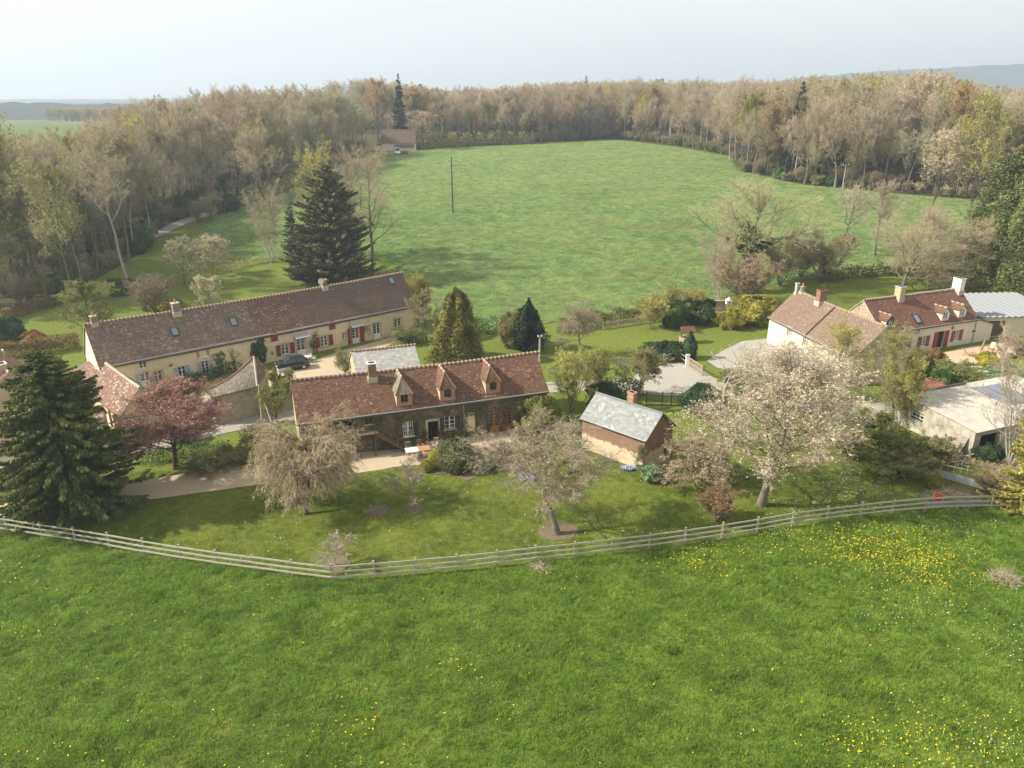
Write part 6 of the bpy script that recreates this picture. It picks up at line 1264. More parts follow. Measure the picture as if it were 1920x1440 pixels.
# ------------------------------------------------------------------ poles
def pole(px, py, pyt, r, m, label, kind='plain'):
    p = G(px, py); h = HT(p, pyt); t = thing('utility_pole', p, label, 'pole', .3); b = MB(); b.tube([(0, 0, -.3), (0, 0, h)], [r, r*.65], m, 10); b.build('shaft', t)
    a = MB()
    if kind == 'tee': a.bar((-.9, 0, h-.15), (.9, 0, h-.15), .1, .12, m_polegrey)
    else: a.bar((-.25, 0, h-.2), (.25, 0, h-.2), .06, .08, m_metal)
    a.build('crossarm', t)
    for x in ((-.8, 0, .8) if kind == 'tee' else (-.2, .2)): i = MB(); i.tube([(x, 0, h-.1), (x, 0, h+.0), (x, 0, h+.12)], [.05, .07, .04], m_wpaint, 8); i.build('insulator', t)
    return t
pole(849, 400, 293, .2, plain('pole_tarred', (.1, .09, .075), .85, .2, 2), 'tall grey wooden pole standing alone in the green crop field')
pole(1579, 357, 309, .14, m_polegrey, 'pale pole with white crosspiece before the right-hand wood', 'tee')
p = XY(1011, 72.0); t = pole(1011, 722, 630, .14, m_polegrey, 'grey utility pole behind the right gable of the ivy farmhouse')
p = G(492, 792); h = HT(p, 722); t = thing('lane_pole', p, 'pale wooden pole with slanting brace beside the lane and ivy-clad tree', 'pole'); b = MB(); b.tube([(0, 0, -.3), (.12, 0, h)], [.13, .09], m_pole, 10); b.build('shaft', t)
q = G(514, 804)-p; b = MB(); b.tube([(q.x, q.y, -.2), (.3, .1, h*.72)], [.1, .08], m_pole, 8); b.build('brace', t); b = MB(); b.tube([(.1, 0, h*.68), (.3, -.5, h*.72), (.35, -.6, h*.66)], [.02, .03, .07], m_wpaint, 8); b.build('lamp', t)
p = XY(28, 74); t = thing('lamp_post', p, 'slim pale lamp post beside the hedge at the left edge', 'lamp post'); h = HT(p, 659); b = MB(); b.tube([(0, 0, 0), (0, 0, h)], [.05, .035], m_polegrey, 8); b.build('shaft', t); b = MB(); b.tube([(0, 0, h), (0, 0, h+.22)], [.09, .12], m_wpaint, 10); b.build('lantern', t)
# ------------------------------------------------------------------ furniture
def table(p, rz, w, d, h, m, label, slats=True):
    t = thing('garden_table', p, label, 'table', rz); b = MB(); n = 7
    if slats:
        for i in range(n): b.box((-w/2, -d/2+d*i/n+.005, h-.03), (w/2, -d/2+d*(i+1)/n-.005, h), m)
        b.box((-w/2+.1, -d/2+.02, h-.06), (-w/2+.16, d/2-.02, h-.031), m); b.box((w/2-.16, -d/2+.02, h-.06), (w/2-.1, d/2-.02, h-.031), m)
    else: b.box((-w/2, -d/2, h-.035), (w/2, d/2, h), m)
    b.build('tabletop', t)
    for x in (-1, 1):
        for y in (-1, 1): l = MB(); l.box((x*(w/2-.1)-.035, y*(d/2-.1)-.035, 0), (x*(w/2-.1)+.035, y*(d/2-.1)+.035, h-.06), m); l.build('leg', t)
    return t
def chair(p, rz, m, label, group=None, tall=.98):
    t = thing('garden_chair', p, label, 'chair', rz, group); s = MB()
    for i in range(5): s.box((-.24, -.22+.09*i, .42), (.24, -.22+.09*i+.075, .45), m)
    s.build('seat', t); b = MB()
    for i in range(5): x = -.2+.1*i; b.bar((x, .24, .5), (x, .33, tall), .06, .02, m)
    b.bar((-.25, .24, .52), (.25, .24, .52), .03, .05, m); b.bar((-.25, .335, tall), (.25, .335, tall), .03, .08, m); b.build('backrest', t)
    for x in (-.23, .23): 
        for y in (-.2, .23): l = MB(); l.box((x-.02, y-.02, 0), (x+.02, y+.02, .42), m); l.build('leg', t)
        a = MB(); a.box((x-.025, -.22, .64), (x+.025, .26, .67), m); a.box((x-.02, -.2, .45), (x+.02, -.16, .64), m); a.build('armrest', t)
    return t
a0 = .34
m_greyteak = plain('silvered_teak', (.40, .33, .25), .75, .2, 8); m_tabletop = plain('pale_tabletop', (.62, .56, .5), .6, .1, 4)
ta = G(773, 857); u_ = MAIN.u; n_ = MAIN.n
table(ta, a0, 1.15, 1.0, .74, m_tabletop, 'pale-topped garden table at the left of the outdoor dining set', False); table(ta+u_*1.12, a0, 1.05, 1.0, .73, m_teak, 'orange teak slatted table at the right of the outdoor dining set')
for d, rz, m, lb in ((u_*-.1+n_*.85, 0, m_greyteak, 'silvered chair at the house side of the pale-topped table'), (u_*1.0+n_*.95, .15, m_teak, 'orange teak chair at the house side of the slatted table'), (u_*2.35+n_*.95, -.5, m_palewood, 'palest chair set apart to the right of the dining set'), (u_*.05+n_*-.85, math.pi, m_greyteak, 'silvered chair on the lawn side of the pale-topped table'), (u_*1.1+n_*-.8, math.pi-.1, m_teak, 'orange teak chair on the lawn side of the slatted table'), (u_*1.98, -1.5, m_palewood, 'pale wooden chair at the right end of the slatted table')):
    chair(ta+d, a0+rz, m, lb, 'chairs round the outdoor dining tables')
def kettle(p):
    t = thing('barbecue', p, 'black kettle barbecue on the gravel before the french doors', 'barbecue'); b = MB(); pr = [(.04, .58), (.2, .62), (.28, .72), (.29, .82), (.25, .93), (.13, 1.0), (.03, 1.02)]; b.tube([(0, 0, z) for r, z in pr], [r for r, z in pr], m_metal, 16); b.build('bowl', t)
    for k in range(3): a = k*2.09; l = MB(); l.tube([(.12*math.cos(a), .12*math.sin(a), .64), (.3*math.cos(a), .3*math.sin(a), 0)], .018, m_zinc, 6); l.build('leg', t)
    h = MB(); h.tube([(-.07, 0, 1.02), (-.06, 0, 1.08), (.06, 0, 1.08), (.07, 0, 1.02)], .015, m_oldwood, 6); h.build('handle', t)
kettle(G(966, 823))
def trough(p, rz, w, m, label):
    t = thing('planter', p, label, 'planter', rz); b = MB(); x = w/2
    b.box((-x, -.16, .02), (x, .16, .34), m); b.box((-x-.03, -.19, .34), (x+.03, .19, .39), m); b.build('box', t); g = np.random.default_rng(3); C = np.stack([g.uniform(-x, x, 220), g.uniform(-.14, .14, 220), g.uniform(.39, .58, 220)], 1); mesh_np('foliage', *leaves(g, C, .05), lf_fresh, parent=t)
trough(MAIN.o+u_*(w1[0]+.15)+n_*-.45, a0, 1.7, m_greenbox, 'green flower trough below the barred white window'); trough(MAIN.o+u_*(w2[0]+.8)+n_*-.35, a0, .8, m_greenbox, 'small green trough right of the white casement window')
# white bistro set by the car
t = thing('bistro_table', G(575, 679), 'white round table beside the dark car', 'table'); b = MB(); b.tube([(0, 0, .7), (0, 0, .73)], [.55, .55], m_wpaint, 20); b.build('tabletop', t); b = MB(); b.tube([(0, 0, .7), (0, 0, .05), (0, 0, 0)], [.05, .05, .28], m_wpaint, 10); b.build('leg', t)
chair(G(588, 678), 1.4, m_wpaint, 'white garden chair right of the white round table'); chair(G(575, 673), .3, m_wpaint, 'white garden chair behind the white round table')
# terrace set
dk = plain('canvas', (.62, .52, .36), .8, .1, 4)
def deckchair(p, rz, label):
    t = thing('deck_chair', p, label, 'deck chair', rz)
    for x in (-.27, .27): f = MB(); f.bar((x, -.45, .02), (x, .5, .95), .03, .05, m_teak); f.bar((x, .35, .02), (x, -.5, .45), .03, .05, m_teak); f.build('frame', t)
    s = MB(); pr = [(-.48, .44), (-.2, .3), (.1, .42), (.48, .93)]
    for (y0, z0), (y1, z1) in zip(pr[:-1], pr[1:]): s.face([(-.25, y0, z0), (.25, y0, z0), (.25, y1, z1), (-.25, y1, z1)], dk); s.face([(-.25, y1, z1-.015), (.25, y1, z1-.015), (.25, y0, z0-.015), (-.25, y0, z0-.015)], dk)
    s.build('canvas_seat', t)
deckchair(G(1810, 666), 1.2, 'deck chair left of the low table on the terrace'); deckchair(G(1858, 656), -.9, 'deck chair right of the folded parasol on the terrace')
table(G(1822, 668), .4, .9, .6, .45, m_teak, 'low wooden table between deck chair and folded parasol')
p = G(1834, 670); t = thing('parasol', p, 'folded brown parasol leaning on its pole on the terrace', 'parasol'); h = HT(p, 632); b = MB(); b.tube([(0, 0, 0), (.55, .2, h)], .03, m_oldwood, 8); b.build('pole', t); b = MB(); b.tube([(.18, .07, h*.35), (.3, .1, h*.5), (.52, .19, h*.97)], [.2, .16, .05], plain('brown_canvas', (.25, .18, .12), .9, .2, 4), 10); b.build('canopy', t); b = MB(); b.tube([(0, 0, 0), (0, 0, .1)], [.3, .28], m_concrete, 14); b.build('base', t)
t = thing('stone_tub', G(1880, 668), 'round stone well kerb at the right end of the terrace', 'well'); b = MB(); n = 18
for i in range(n):
    a, c = 2*math.pi*i/n, 2*math.pi*(i+1)/n; P = lambda r, q, z: (r*math.cos(q), r*math.sin(q), z)
    b.face([P(1, a, 0), P(1, c, 0), P(1, c, .8), P(1, a, .8)], m_stone); b.face([P(1, a, .8), P(1, c, .8), P(.72, c, .8), P(.72, a, .8)], m_quoin); b.face([P(.72, c, .2), P(.72, a, .2), P(.72, a, .8), P(.72, c, .8)], m_stone)
b.face([(.72*math.cos(2*math.pi*i/n), .72*math.sin(2*math.pi*i/n), .2) for i in range(n)], m_dark); b.build('kerb', t)
# little tiled well on the back lawn
t = thing('garden_well', G(1286, 642), 'little stone well with red tiled roof beside the narrow cypress', 'well', .2); b = MB()
for i in range(12): a = i*math.pi/6; b.box((-.22, -.16, 0), (.22, .16, .75), m_stone, Matrix.Rotation(a, 4, 'Z') @ Matrix.Translation((0, .72, 0)))
b.build('kerb', t)
for x in (-.75, .75): c = MB(); c.box((x-.06, -.06, .7), (x+.06, .06, 1.75), m_oldwood); c.build('post', t)
b = MB()
for s in (-1, 1): q = [(-1, s*.75, 1.6), (1, s*.75, 1.6), (1, 0, 2.2), (-1, 0, 2.2)]; b.face(q if s < 0 else q[::-1], m_tiles_red, [(p[0], abs(p[1])) for p in (q if s < 0 else q[::-1])]); b.face([(p[0], p[1], p[2]-.08) for p in (q[::-1] if s < 0 else q)], m_oldwood)
b.build('roof', t)
wall_run('brick_wall', [G(1338, 583), G(1358, 583)], 1.6, .3, m_quoinbrick, 'short pinkish brick wall at the back lawn corner')
t = thing('dovecote', G(1364, 588), 'small white dovecote on a post before the short brick wall', 'dovecote'); b = MB(); b.bar((0, 0, 0), (0, 0, 1.5), .1, .1, m_palewood); b.build('post', t); b = MB(); b.box((-.4, -.35, 1.5), (.4, .35, 2.1), m_wpaint); b.box((-.1, -.36, 1.65), (.1, -.351, 1.9), m_dark); b.build('box', t); b = MB(); b.tube([(0, 0, 2.1), (0, 0, 2.55)], [.58, .03], m_wpaint, 4); b.build('roof', t)
t = thing('garden_board', G(1418, 598), 'small dark slatted garden seat by the larger golden bush', 'bench', .4); b = MB()
for i in range(4): b.box((-.55, 0, .5+.12*i), (.55, .03, .6+.12*i), m_metal); b.box((-.55, -.45+.11*i, .42), (.55, -.37+.11*i, .45), m_metal)
for x in (-.5, .5): b.box((x-.03, -.4, 0), (x+.03, -.34, .42), m_metal); b.box((x-.03, -.02, 0), (x+.03, .04, 1.0), m_metal)
b.build('seat', t)
# red canvas shelter, sheets and odds
P_ = [G(1727, 756), G(1778, 748), G(1764, 734), G(1730, 738)]; o = P_[0]; zz = (1.1, .75, 1.0, 1.75); t = thing('red_canvas', o, 'crimson canvas sheet stretched on posts beside the flat-roofed barn', 'canvas'); b = MB(); n = 6
Z = lambda a, c: tuple(((P_[0]-o)*(1-a)*(1-c)+(P_[1]-o)*a*(1-c)+(P_[2]-o)*a*c+(P_[3]-o)*(1-a)*c)+Vector((0, 0, zz[0]*(1-a)*(1-c)+zz[1]*a*(1-c)+zz[2]*a*c+zz[3]*(1-a)*c-.18*math.sin(math.pi*a)*math.sin(math.pi*c))))
for i in range(n):
    for j in range(n): q = [Z(i/n, j/n), Z((i+1)/n, j/n), Z((i+1)/n, (j+1)/n), Z(i/n, (j+1)/n)]; b.face(q, m_redtarp); b.face([(p[0], p[1], p[2]-.015) for p in q[::-1]], m_redtarp)
b.build('cloth', t)
for p, z in zip(P_, zz): c = MB(); c.bar(p-o, p-o+Vector((0, 0, z+.05)), .06, .06, m_palewood); c.build('post', t)
m_tin = render_mat('blue_grey_tin', (.33, .38, .42), (.22, .22, .2), .5, 1.)
def planks(name, pts, h, m, label):
    o = Vector(pts[0]); t = thing(name, o, label, 'sheet wall'); 
    for p, q in zip(pts[:-1], pts[1:]): b = MB(); b.bar(p-o+Vector((0, 0, h/2)), q-o+Vector((0, 0, h/2)), .04, h, m); b.build('sheet', t)
    for p in pts: c = MB(); c.bar(p-o-Vector((0, 0, .1)), p-o+Vector((0, 0, h+.08)), .08, .08, m_palewood); c.build('post', t)
planks('tin_wall', [G(1749, 891), G(1786, 901), G(1824, 912), G(1872, 926)], .62, m_tin, 'low blue-grey tin sheet wall behind the compost bed'); planks('tin_wall', [G(1736, 952), G(1790, 950), G(1850, 949)], .5, m_tin, 'low tin sheets along the fence foot before the compost bed')
t = thing('leaning_sheet', G(1782, 851), 'rusty corrugated sheet leaning on the barn wall', 'sheet', -1.19); corrugated('sheet', -.7, .7, 0, .9, .0, 1.7, plain('rusty_tin', (.26, .23, .18), .8, .3, 4), t, .16, .03)
t = thing('log_pile', G(1800, 866), 'heap of cut branches below the barn wall', 'log pile', .4); rs = random.Random(8); b = MB()
for i in range(26): x, y = rs.uniform(-.9, .9), rs.uniform(-.5, .5); z = .05+rs.random()*.55*(1-abs(x)/1.2); d = Vector((rs.uniform(-1, 1), rs.uniform(-.5, .5), rs.uniform(-.15, .3))).normalized()*rs.uniform(.6, 1.1); b.tube([Vector((x, y, z))-d, Vector((x, y, z))+d], [.05, .035], m_greyteak, 6)
b.build('branches', t)
def heap(name, px, py, r, h, m, label, cat, n=160, sd=1):
    t = thing(name, G(px, py), label, cat); g = np.random.default_rng(sd); a = g.uniform(0, 6.28, n); q = np.sqrt(g.random(n))*r; z = (1-(q/r)**2)*h*g.random(n)+.03; P0 = np.stack([q*np.cos(a), q*np.sin(a)*.8, z], 1); D = g.normal(0, 1, (n, 3))*np.array([1, 1, .25])
    P, R = grow(g, P0, D, g.uniform(.4, 1.1, n), g.uniform(.012, .025, n), .005, 4, 0, .2); mesh_np('twigs', *tubes([(P, R, 4)]), m, parent=t)
heap('brush_pile', 1884, 1088, 1.0, .45, tw_grey, 'grey brushwood pile lying in the pasture near the right edge', 'brushwood', 260); heap('weed_tuft', 1013, 1064, .5, .4, tw_tan, 'small tan tuft of dead stems at the foot of the fence', 'dead tuft', 120, 2); heap('compost_heap', 1790, 938, 2.0, .35, tw_brown, 'low heap of brown clippings in the compost bed', 'compost', 420, 3); heap('bramble_heap', 700, 962, .5, .3, tw_grey, 'small mound of grey stems in a soil circle on the lawn', 'perennial', 90, 5)
t = thing('red_can', G(1757, 946), 'bright red plastic can hanging at the timber fence by the compost bed', 'can'); b = MB(); b.tube([(0, 0, .45), (0, 0, .85), (.02, 0, 1.0)], [.24, .22, .08], m_redpl, 12); b.tube([(.1, 0, .95), (.2, 0, .85), (.22, 0, .6)], .03, m_redpl, 6); b.build('can_body', t)
t = thing('garden_ornament', G(1662, 872), 'small pale stone urn at the edge of the olive scrub', 'ornament'); b = MB(); b.tube([(0, 0, 0), (0, 0, .15), (0, 0, .2), (0, 0, .45), (0, 0, .7), (0, 0, .78)], [.2, .2, .08, .1, .25, .28], m_quoin, 14); b.build('urn', t)
t = thing('stone_trough', G(533, 697), 'pale stone trough just in front of the dark car', 'trough', .6); b = MB(); b.box((-.75, -.25, 0), (.75, .25, .12), m_concrete); b.box((-.75, -.25, .12), (.75, -.17, .5), m_concrete); b.box((-.75, .17, .12), (.75, .25, .5), m_concrete); b.box((-.75, -.17, .12), (-.66, .17, .5), m_concrete); b.box((.66, -.17, .12), (.75, .17, .5), m_concrete); b.build('basin', t)
# blue spring flowers in the shade of the apple tree and cottage
m_lilac = plain('lilac_petals', (.36, .36, .62), .7, .15, 4)
for px, py, rx, lb in ((990, 898, .7, 'patch of lilac-blue flowers on the lawn left of the apple crown'), (1178, 880, .55, 'patch of lilac-blue flowers at the foot of the cottage wall'), (968, 880, .4, 'small lilac patch beside the right end of the flower bed')):
    t = thing('flower_patch', G(px, py), lb, 'flowers'); g = np.random.default_rng(px); n = 420; q = np.sqrt(g.random(n))*rx; a = g.uniform(0, 6.28, n); C = np.stack([q*np.cos(a)*1.3, q*np.sin(a)*.7, g.uniform(.05, .28, n)], 1); mesh_np('petals', *leaves(g, C, .05, .8, np.tile([[0, 0, 1.]], (n, 1)), .6), m_lilac, parent=t); mesh_np('foliage', *leaves(g, C*np.array([1, 1, .5]), .07, .3), lf_green, parent=t)
t = thing('perennial_plants', G(885, 884), 'rows of small brown perennials sprouting in the flower bed', 'plants'); g = np.random.default_rng(5); CC = []
for i in range(46): x, y = g.uniform(-2.6, 3.2), g.uniform(-.7, .8); k = 26; CC.append(np.stack([x+g.normal(0, .1, k), y+g.normal(0, .1, k), g.uniform(.02, .25, k)], 1))
mesh_np('foliage', *leaves(g, np.concatenate(CC), .07, .25, None, .7, np.tile([[0, 0, 1.]], (46*26, 1))), leaf_mat('sprouting_perennials', (.13, .10, .05), .4, 2, .2), parent=t)
# ------------------------------------------------------------------ vehicles
def car(name, p, rz, paint, label, cat, L=3.9, Wc=1.68, H_=1.46, van=False):
    t = thing(name, p, label, cat, rz); m_tyre = plain('tyre', (.02, .02, .02), .8, .1); m_rim = plain('alloy', (.45, .45, .46), .35, .1, metal=.8); gl = glass_mat('car_glass', (.02, .03, .04))
    # side profile (x forward, z) as stations: x, lower z, belt z, half width at belt
    st = [(-L/2, .38, .82, .62), (-L/2+.12, .26, .95, .74), (-L*.33, .22, .97, .82), (0, .2, .95, .84), (L*.22, .2, .93, .83), (L*.36, .22, .86, .79), (L/2-.15, .26, .74, .7), (L/2, .36, .6, .55)]
    if van: st = [(x, a, bz+.1, hw) for x, a, bz, hw in st]
    b = MB(); R_s = []
    for x, zl, zb, hw in st: R_s.append([(x, -hw*.92, zl), (x, -hw, zl+.2), (x, -hw, (zl+zb)/2+.08), (x, -hw*.95, zb), (x, -hw*.55, zb+.035), (x, 0, zb+.045), (x, hw*.55, zb+.035), (x, hw*.95, zb), (x, hw, (zl+zb)/2+.08), (x, hw, zl+.2), (x, hw*.92, zl)])
    for r0, r1 in zip(R_s[:-1], R_s[1:]):
        for i in range(10): b.face([r0[i], r1[i], r1[i+1], r0[i+1]][::-1], paint)
    b.face(R_s[0], paint); b.face(R_s[-1][::-1], paint); zr = H_
    rx0, rx1, bx0, bx1 = (-L*.44, L*.16, -L*.47, L*.3) if van else (-L*.30, L*.08, -L*.44, L*.26)
    hw, tw = .78, .6; base = [(bx0, -hw, .93), (bx1, -hw, .9), (bx1, hw, .9), (bx0, hw, .93)]; top = [(rx0, -tw, zr-.03), (rx1, -tw, zr-.02), (rx1, tw, zr-.02), (rx0, tw, zr-.03)]
    b.face(top, paint); b.face([(rx0+.1, -tw*.7, zr+.02), (rx1-.1, -tw*.7, zr+.03), (rx1-.1, tw*.7, zr+.03), (rx0+.1, tw*.7, zr+.02)], paint)
    for i in range(4): b.bar(base[i], top[i], .09, .09, paint)
    mid = lambda k, s: (base[0][0]*(1-k)+base[1][0]*k, s*hw, .92)
    for s in (-1, 1): xm = (rx0+rx1)/2; b.bar((xm-.1, s*hw, .92), (xm, s*tw, zr-.03), .08, .06, paint); b.bar((rx0, s*tw, zr-.03), (rx1, s*tw, zr-.03), .08, .06, paint)
    b.build('body', t, smooth=False, bevel=0.02); g = MB()
    for i in range(4): j = (i+1) % 4; g.face([base[i], base[j], top[j], top[i]], gl)
    g.build('windows', t)
    for x in (-L*.31, L*.31):
        for s in (-1, 1):
            w = MB(); w.tube([(x, s*.62, .31), (x, s*.84, .31)], .31, m_tyre, 18); wo = w.build('wheel', t); r = MB(); r.tube([(x, s*.845, .31), (x, s*.855, .31)], [.2, .17], m_rim, 14); r.build('rim', wo)
    for s in (-1, 1):
        h = MB(); h.box((L/2-.16, s*.5-.14, .62), (L/2-.02, s*.5+.14, .74), m_wpaint); h.build('headlight', t); k = MB(); k.box((-L/2-.0, s*.58-.09, .72), (-L/2+.1, s*.58+.09, .95), m_redpl); k.build('taillight', t)
        mi = MB(); mi.box((L*.2, s*.86-.06, .95), (L*.2+.1, s*.86+.12*s if False else s*.86+.06, 1.07), paint); mi.build('wing_mirror', t)
    pl = MB(); pl.box((-L/2-.02, -.26, .5), (-L/2-.005, .26, .61), m_wpaint); pl.build('number_plate', t); return t
m_carpaint = NT('dark_blue_paint').princ((.012, .018, .028), .18, spec=.8); m_vanpaint = NT('white_car_paint').princ((.75, .76, .76), .25, spec=.6)
car('parked_car', G(549, 691), LONG.u.to_2d().angle_signed(Vector((1, 0))) if False else math.pi+.42, m_carpaint, 'dark blue hatchback parked before the long farmhouse', 'car')
car('white_van', XY(745, 249), -1.25, m_vanpaint, 'white van parked before the far bungalow', 'van', 4.6, 1.8, 2.0, True)
b = MB(); p = XY(751, 247)
t = thing('brown_gate', p, 'red-brown wooden gate beside the white van', 'gate', .1); b = MB()
for i in range(8): b.box((i*.3, 0, .05), (i*.3+.27, .05, 1.2), plain('gate_red_brown', (.2, .07, .05), .8, .2) if i == 0 else bpy.data.materials['gate_red_brown'])
b.build('boards', t)
# ------------------------------------------------------------------ grass and flowers
from mathutils import noise as _mn
def nz(x, y, s, o=0): return _mn.noise(Vector((x*s+o, y*s-o, o*.7)))
def tuft(n, r, h, m, sd, wd=.011):
    g = np.random.default_rng(sd); q = np.sqrt(g.random(n))*r; a = g.uniform(0, 6.28, n); ln = h*g.uniform(.5, 1.1, n); B = np.stack([q*np.cos(a), q*np.sin(a), 0*q-.02], 1); D = _norm(np.stack([np.cos(a)*.6*g.random(n)+g.normal(0, .25, n), np.sin(a)*.6*g.random(n)+g.normal(0, .25, n), np.ones(n)], 1)); sd_ = _norm(np.cross(D, g.normal(0, 1, (n, 3))))*wd
    M1 = B+D*(ln*.55)[:, None]; T = M1+_norm(D+np.array([0, 0, -.55])+g.normal(0, .3, (n, 3)))*(ln*.5)[:, None]; V = np.stack([B-sd_, B+sd_, M1+sd_*.8, M1-sd_*.8, T], 1); V = np.stack([B-sd_, B+sd_, M1+sd_*.8, M1-sd_*.8, M1-sd_*.8, M1+sd_*.8, T+sd_*.1, T-sd_*.1], 1).reshape(-1, 3)
    return mesh_np('tuft', V, np.arange(8*n).reshape(2*n, 4), m)
gm1 = leaf_mat('grass_blades', (.18, .28, .036), .25, .35, .42, (.21, .29, .047), .3, .5); gm2 = leaf_mat('grass_blades_yellow', (.22, .285, .05), .25, .35, .4, (.25, .29, .06), .3, .5); gm3 = leaf_mat('grass_blades_deep', (.145, .245, .034), .25, .35, .4, None, .3, .5)
gs = [tuft(34, .24, .22, gm1, 1), tuft(30, .26, .2, gm2, 2), tuft(40, .22, .25, gm3, 3), tuft(30, .3, .26, gm1, 4)]
rs = random.Random(77); pts = []
fx = [p.x for p in FP]; fy = [p.y for p in FP]
fence_y = lambda x: float(np.interp(x, fx, fy))
while len(pts) < 76000:
    y = rs.uniform(16, 55); dep = y*math.cos(PITCH)+CAMH*math.sin(PITCH); hw = 1010/FPX*dep+9; x = rs.uniform(-hw, hw)
    if y > fence_y(x)-.05 or rs.random() > (y+14)/60*.0+.75: continue
    n1, n2 = nz(x, y, .16), nz(x*.9, y*1.3, 1.25, 5); n3 = nz(x, y, .05, 9); n4 = nz(x*.5, y*1.4, .33, 21)
    hz = .34+.2*n1+1.9*max(0, n2)+.25*rs.random()+.3*max(0, n4)
    if hz < .25: hz = .25
    near = fence_y(x)-y
    if near < .8: hz *= 1.35
    w = n2*.3+n3*.5+nz(x, y, 1.9, 31)*.6+rs.gauss(0, .2); k = 2 if w > .36 else 1 if w < -.36 else rs.choice((0, 0, 3)); pts.append(((x, y, -.012), (rs.uniform(.8, 1.4),)*2+(hz,), rs.uniform(0, 6.28), k))
for _ in range(8200):
    y = rs.uniform(16, 54); dep = y*math.cos(PITCH)+CAMH*math.sin(PITCH); x = rs.uniform(-1, 1)*(1010/FPX*dep+9)
    if y < fence_y(x)-.2 and nz(x, y, .35, 12)+rs.gauss(0, .2) > -.1: pts.append(((x, y, -.012), (rs.uniform(.9, 1.5),)*2+(rs.uniform(1.2, 2.1),), rs.uniform(0, 6.28), rs.choice((0, 1, 2, 3, 2))))
scatter('pasture_grass', gs, pts, label='rough pasture grass in front of the timber fence', cat='grass')
gs2 = [tuft(26, .26, .09, leaf_mat('lawn_blades', (.19, .225, .03), .3, .35, .35, (.24, .25, .05), .3, .5), 11, .012), tuft(26, .26, .1, leaf_mat('lawn_blades_dark', (.12, .175, .022), .3, .35, .35, None, .3, .5), 12, .012)]
pts = []
bare = [([G(*q) for q in [(-60, 945), (280, 899), (480, 869), (640, 850), (760, 840), (985, 802), (1010, 838), (905, 852), (805, 872), (640, 892), (480, 909), (280, 937), (-60, 972)]]), [G(*q) for q in [(800, 880), (835, 870), (900, 868), (950, 862), (985, 868), (960, 882), (905, 888), (875, 902), (850, 893), (810, 888)]], [G(*q) for q in [(1722, 944), (1728, 922), (1760, 908), (1820, 918), (1860, 925), (1855, 947), (1790, 950)]]]
def inside(x, y, P):
    r = False
    for i in range(len(P)):
        a, c = P[i], P[i-1]
        if (a.y > y) != (c.y > y) and x < (c.x-a.x)*(y-a.y)/(c.y-a.y)+a.x: r = not r
    return r
beds = [(G(1045, 996), 1.6), (G(632, 1056), 1.05), (G(712, 958), .85), (G(778, 955), .75)]
while len(pts) < 34000:
    y = rs.uniform(38, 66); dep = y*math.cos(PITCH)+CAMH*math.sin(PITCH); hw = 990/FPX*dep; x = rs.uniform(-hw, hw)
    if y < fence_y(x)+.1 or any((x-c.x)**2+(y-c.y)**2 < r*r for c, r in beds): continue
    if x < -2 and y > 57.5 and inside(x, y, [Vector((-60, 100)), Vector((-60, 57)), *[p.to_2d() for p in P2((280, 937), (480, 909), (640, 892), (805, 872))], Vector((2, 100))]): continue
    if any(inside(x, y, B) for B in bare): continue
    l = COT.loc(Vector((x, y, 0)))
    if 0 < l.x < COT.L and 0 < l.y < COT.W: continue
    l = MAIN.loc(Vector((x, y, 0)))
    if l.y > -2.5 and -1 < l.x < 26: continue
    hz = .5+.5*rs.random()+.5*max(0, nz(x, y, .3)); pts.append(((x, y, -.03), (rs.uniform(.8, 1.3),)*2+(hz,), rs.uniform(0, 6.28), 0 if nz(x, y, .2, 4)+rs.gauss(0, .2) < .15 else 1))
scatter('lawn_grass', gs2, pts, label='mown lawn grass between fence and houses', cat='grass')
# young cereal plants over the near half of the field
gc = [tuft(26, .55, .3, leaf_mat('cereal_blades', (.285, .385, .145), .12, .05, .45, (.315, .39, .155), .25, .6), 21, .035), tuft(26, .6, .34, leaf_mat('cereal_blades_pale', (.32, .39, .155), .12, .05, .45, None, .25, .6), 22, .035), tuft(30, .5, .36, leaf_mat('cereal_blades_deep', (.255, .365, .14), .12, .05, .45, None, .25, .6), 23, .035)]
pts = []; FX = [p.to_2d() for p in FLD]
while len(pts) < 90000:
    y = 104+199*rs.random()**1.35; x = rs.uniform(-70, 125)
    if not inside(x, y, FX): continue
    x = round(x/.75)*.75+rs.gauss(0, .2); w = nz(x*.6, y*1.6, .11, 7)+nz(x, y, .5, 2)*.5+rs.gauss(0, .2); h_ = (.55+.3*rs.random()+.4*max(0, nz(x*.7, y*1.5, .16, 15)))*(1-.45*min(1, max(0, (y-150)/130)))
    pts.append(((x, y, tz(y)+.04), (rs.uniform(.8, 1.3),)*2+(h_,), rs.uniform(0, 6.28), 2 if w > .3 else 1 if w < -.25 else 0))
scatter('cereal_crop', gc, pts, label='young green cereal covering the big field', cat='crop')
m_dand = NT('dandelion_petals').princ((.85, .62, .015), .6); m_daisy = NT('daisy_petals').princ((.8, .8, .74), .6)
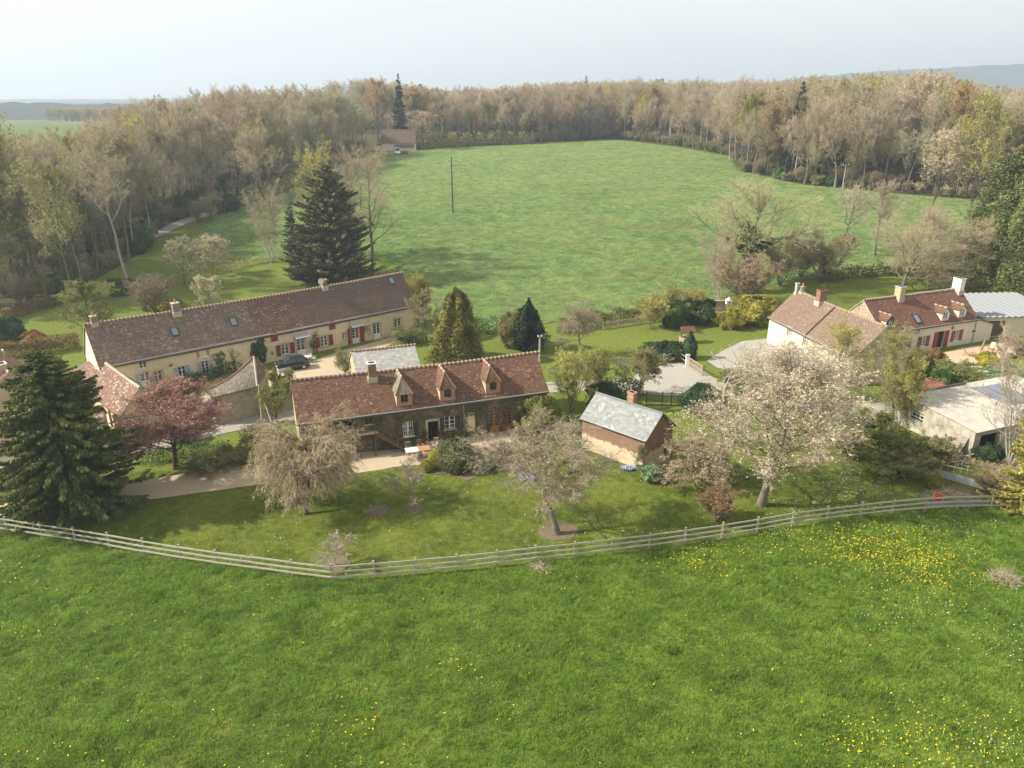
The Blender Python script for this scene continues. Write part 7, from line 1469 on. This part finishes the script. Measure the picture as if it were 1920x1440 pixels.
def flowers(name, m, clusters, base_n, size, label, seed, box=(24, 54)):
    g = random.Random(seed); C = []
    for px, py, sx, sy, n in clusters:
        for _ in range(n):
            p = G(g.gauss(px, sx), g.gauss(py, sy))
            if p.y < fence_y(p.x)-.1 or name == 'lawn_daisies': C.append(p)
    while base_n > 0:
        y = g.uniform(*box); x = g.uniform(-40, 40)
        if (y < fence_y(x)-.1) == (box[0] < 30) and nz(x, y, .12, 3)+g.gauss(0, .25) > .05: C.append(Vector((x, y, 0))); base_n -= 1
    b = MB()
    for p in C:
        r = size*g.uniform(.6, 1.25); z = g.uniform(.12, .24) if box[0] < 30 else g.uniform(.05, .09); tx, ty = g.gauss(0, .25), g.gauss(0, .25); pr = [(p.x+r*math.cos(a), p.y+r*math.sin(a), z+r*(tx*math.cos(a)+ty*math.sin(a))) for a in np.arange(6)*math.pi/3]
        b.face(pr, m)
        for i in range(6): b.face([pr[i], (p.x, p.y, z-.05), pr[(i+1) % 6]], m)
    return tag(b.build(name), label, 'flowers', None, 'stuff')
flowers('dandelions', m_dand, [(px, py, sx*1.3, sy*1.35, int(n*.72)) for px, py, sx, sy, n in ((1560, 1010, 70, 14, 420), (1655, 1030, 55, 15, 700), (1730, 1062, 45, 18, 600), (1780, 1085, 60, 20, 120), (1300, 1052, 30, 12, 190), (1430, 1030, 70, 25, 120), (1620, 1385, 50, 25, 130), (1720, 1395, 60, 30, 170), (1860, 1400, 45, 30, 120), (1800, 985, 60, 15, 80), (1690, 1130, 80, 30, 70), (20, 1075, 30, 25, 50), (100, 1105, 30, 12, 30), (50, 1185, 22, 6, 24), (640, 1390, 60, 30, 70), (180, 1420, 90, 14, 30), (450, 1120, 60, 14, 26), (660, 1340, 25, 16, 20), (1050, 1085, 25, 10, 14), (840, 1300, 60, 40, 24), (870, 1245, 12, 12, 12), (200, 1290, 90, 50, 20))], 120, .034, 'scattered yellow dandelions in the rough pasture', 4)
flowers('daisies', m_daisy, [(1720, 1150, 60, 20, 60), (1880, 1200, 40, 40, 60), (1850, 1395, 40, 15, 40), (1760, 990, 60, 10, 60), (1460, 998, 20, 5, 40), (1300, 1018, 80, 10, 40)], 90, .028, 'tiny white flowers in the rough pasture', 6)
flowers('lawn_daisies', m_daisy, [(1560, 940, 70, 14, 160), (1620, 905, 60, 14, 130), (1200, 1000, 80, 15, 40), (700, 890, 60, 8, 30), (600, 1010, 80, 30, 20)], 220, .03, 'tiny pale daisies and petals on the garden lawn', 8, (38, 58))
flowers('primroses', m_dand, [(1650, 873, 25, 5, 70), (1685, 890, 18, 6, 50), (1430, 985, 30, 4, 20)], 0, .045, 'yellow flowers along the lawn edge by the olive scrub', 9, (38, 58)) if False else None
# ------------------------------------------------------------------ haze over the whole valley
hz = NT('valley_haze'); hz.t.nodes.remove(hz.out); hz.out = hz.n('OutputMaterial'); pv = hz.n('VolumePrincipled')
pv.inputs['Color'].default_value = (.72, .85, 1.0, 1); pv.inputs['Density'].default_value = HAZE; pv.inputs['Anisotropy'].default_value = .25
hz.link(pv.outputs[0], hz.out.inputs['Volume'])
b = MB(); b.box((-4000, -120, -8), (4000, 3800, 210), hz.m); o = b.build('haze'); o['kind'] = 'stuff'
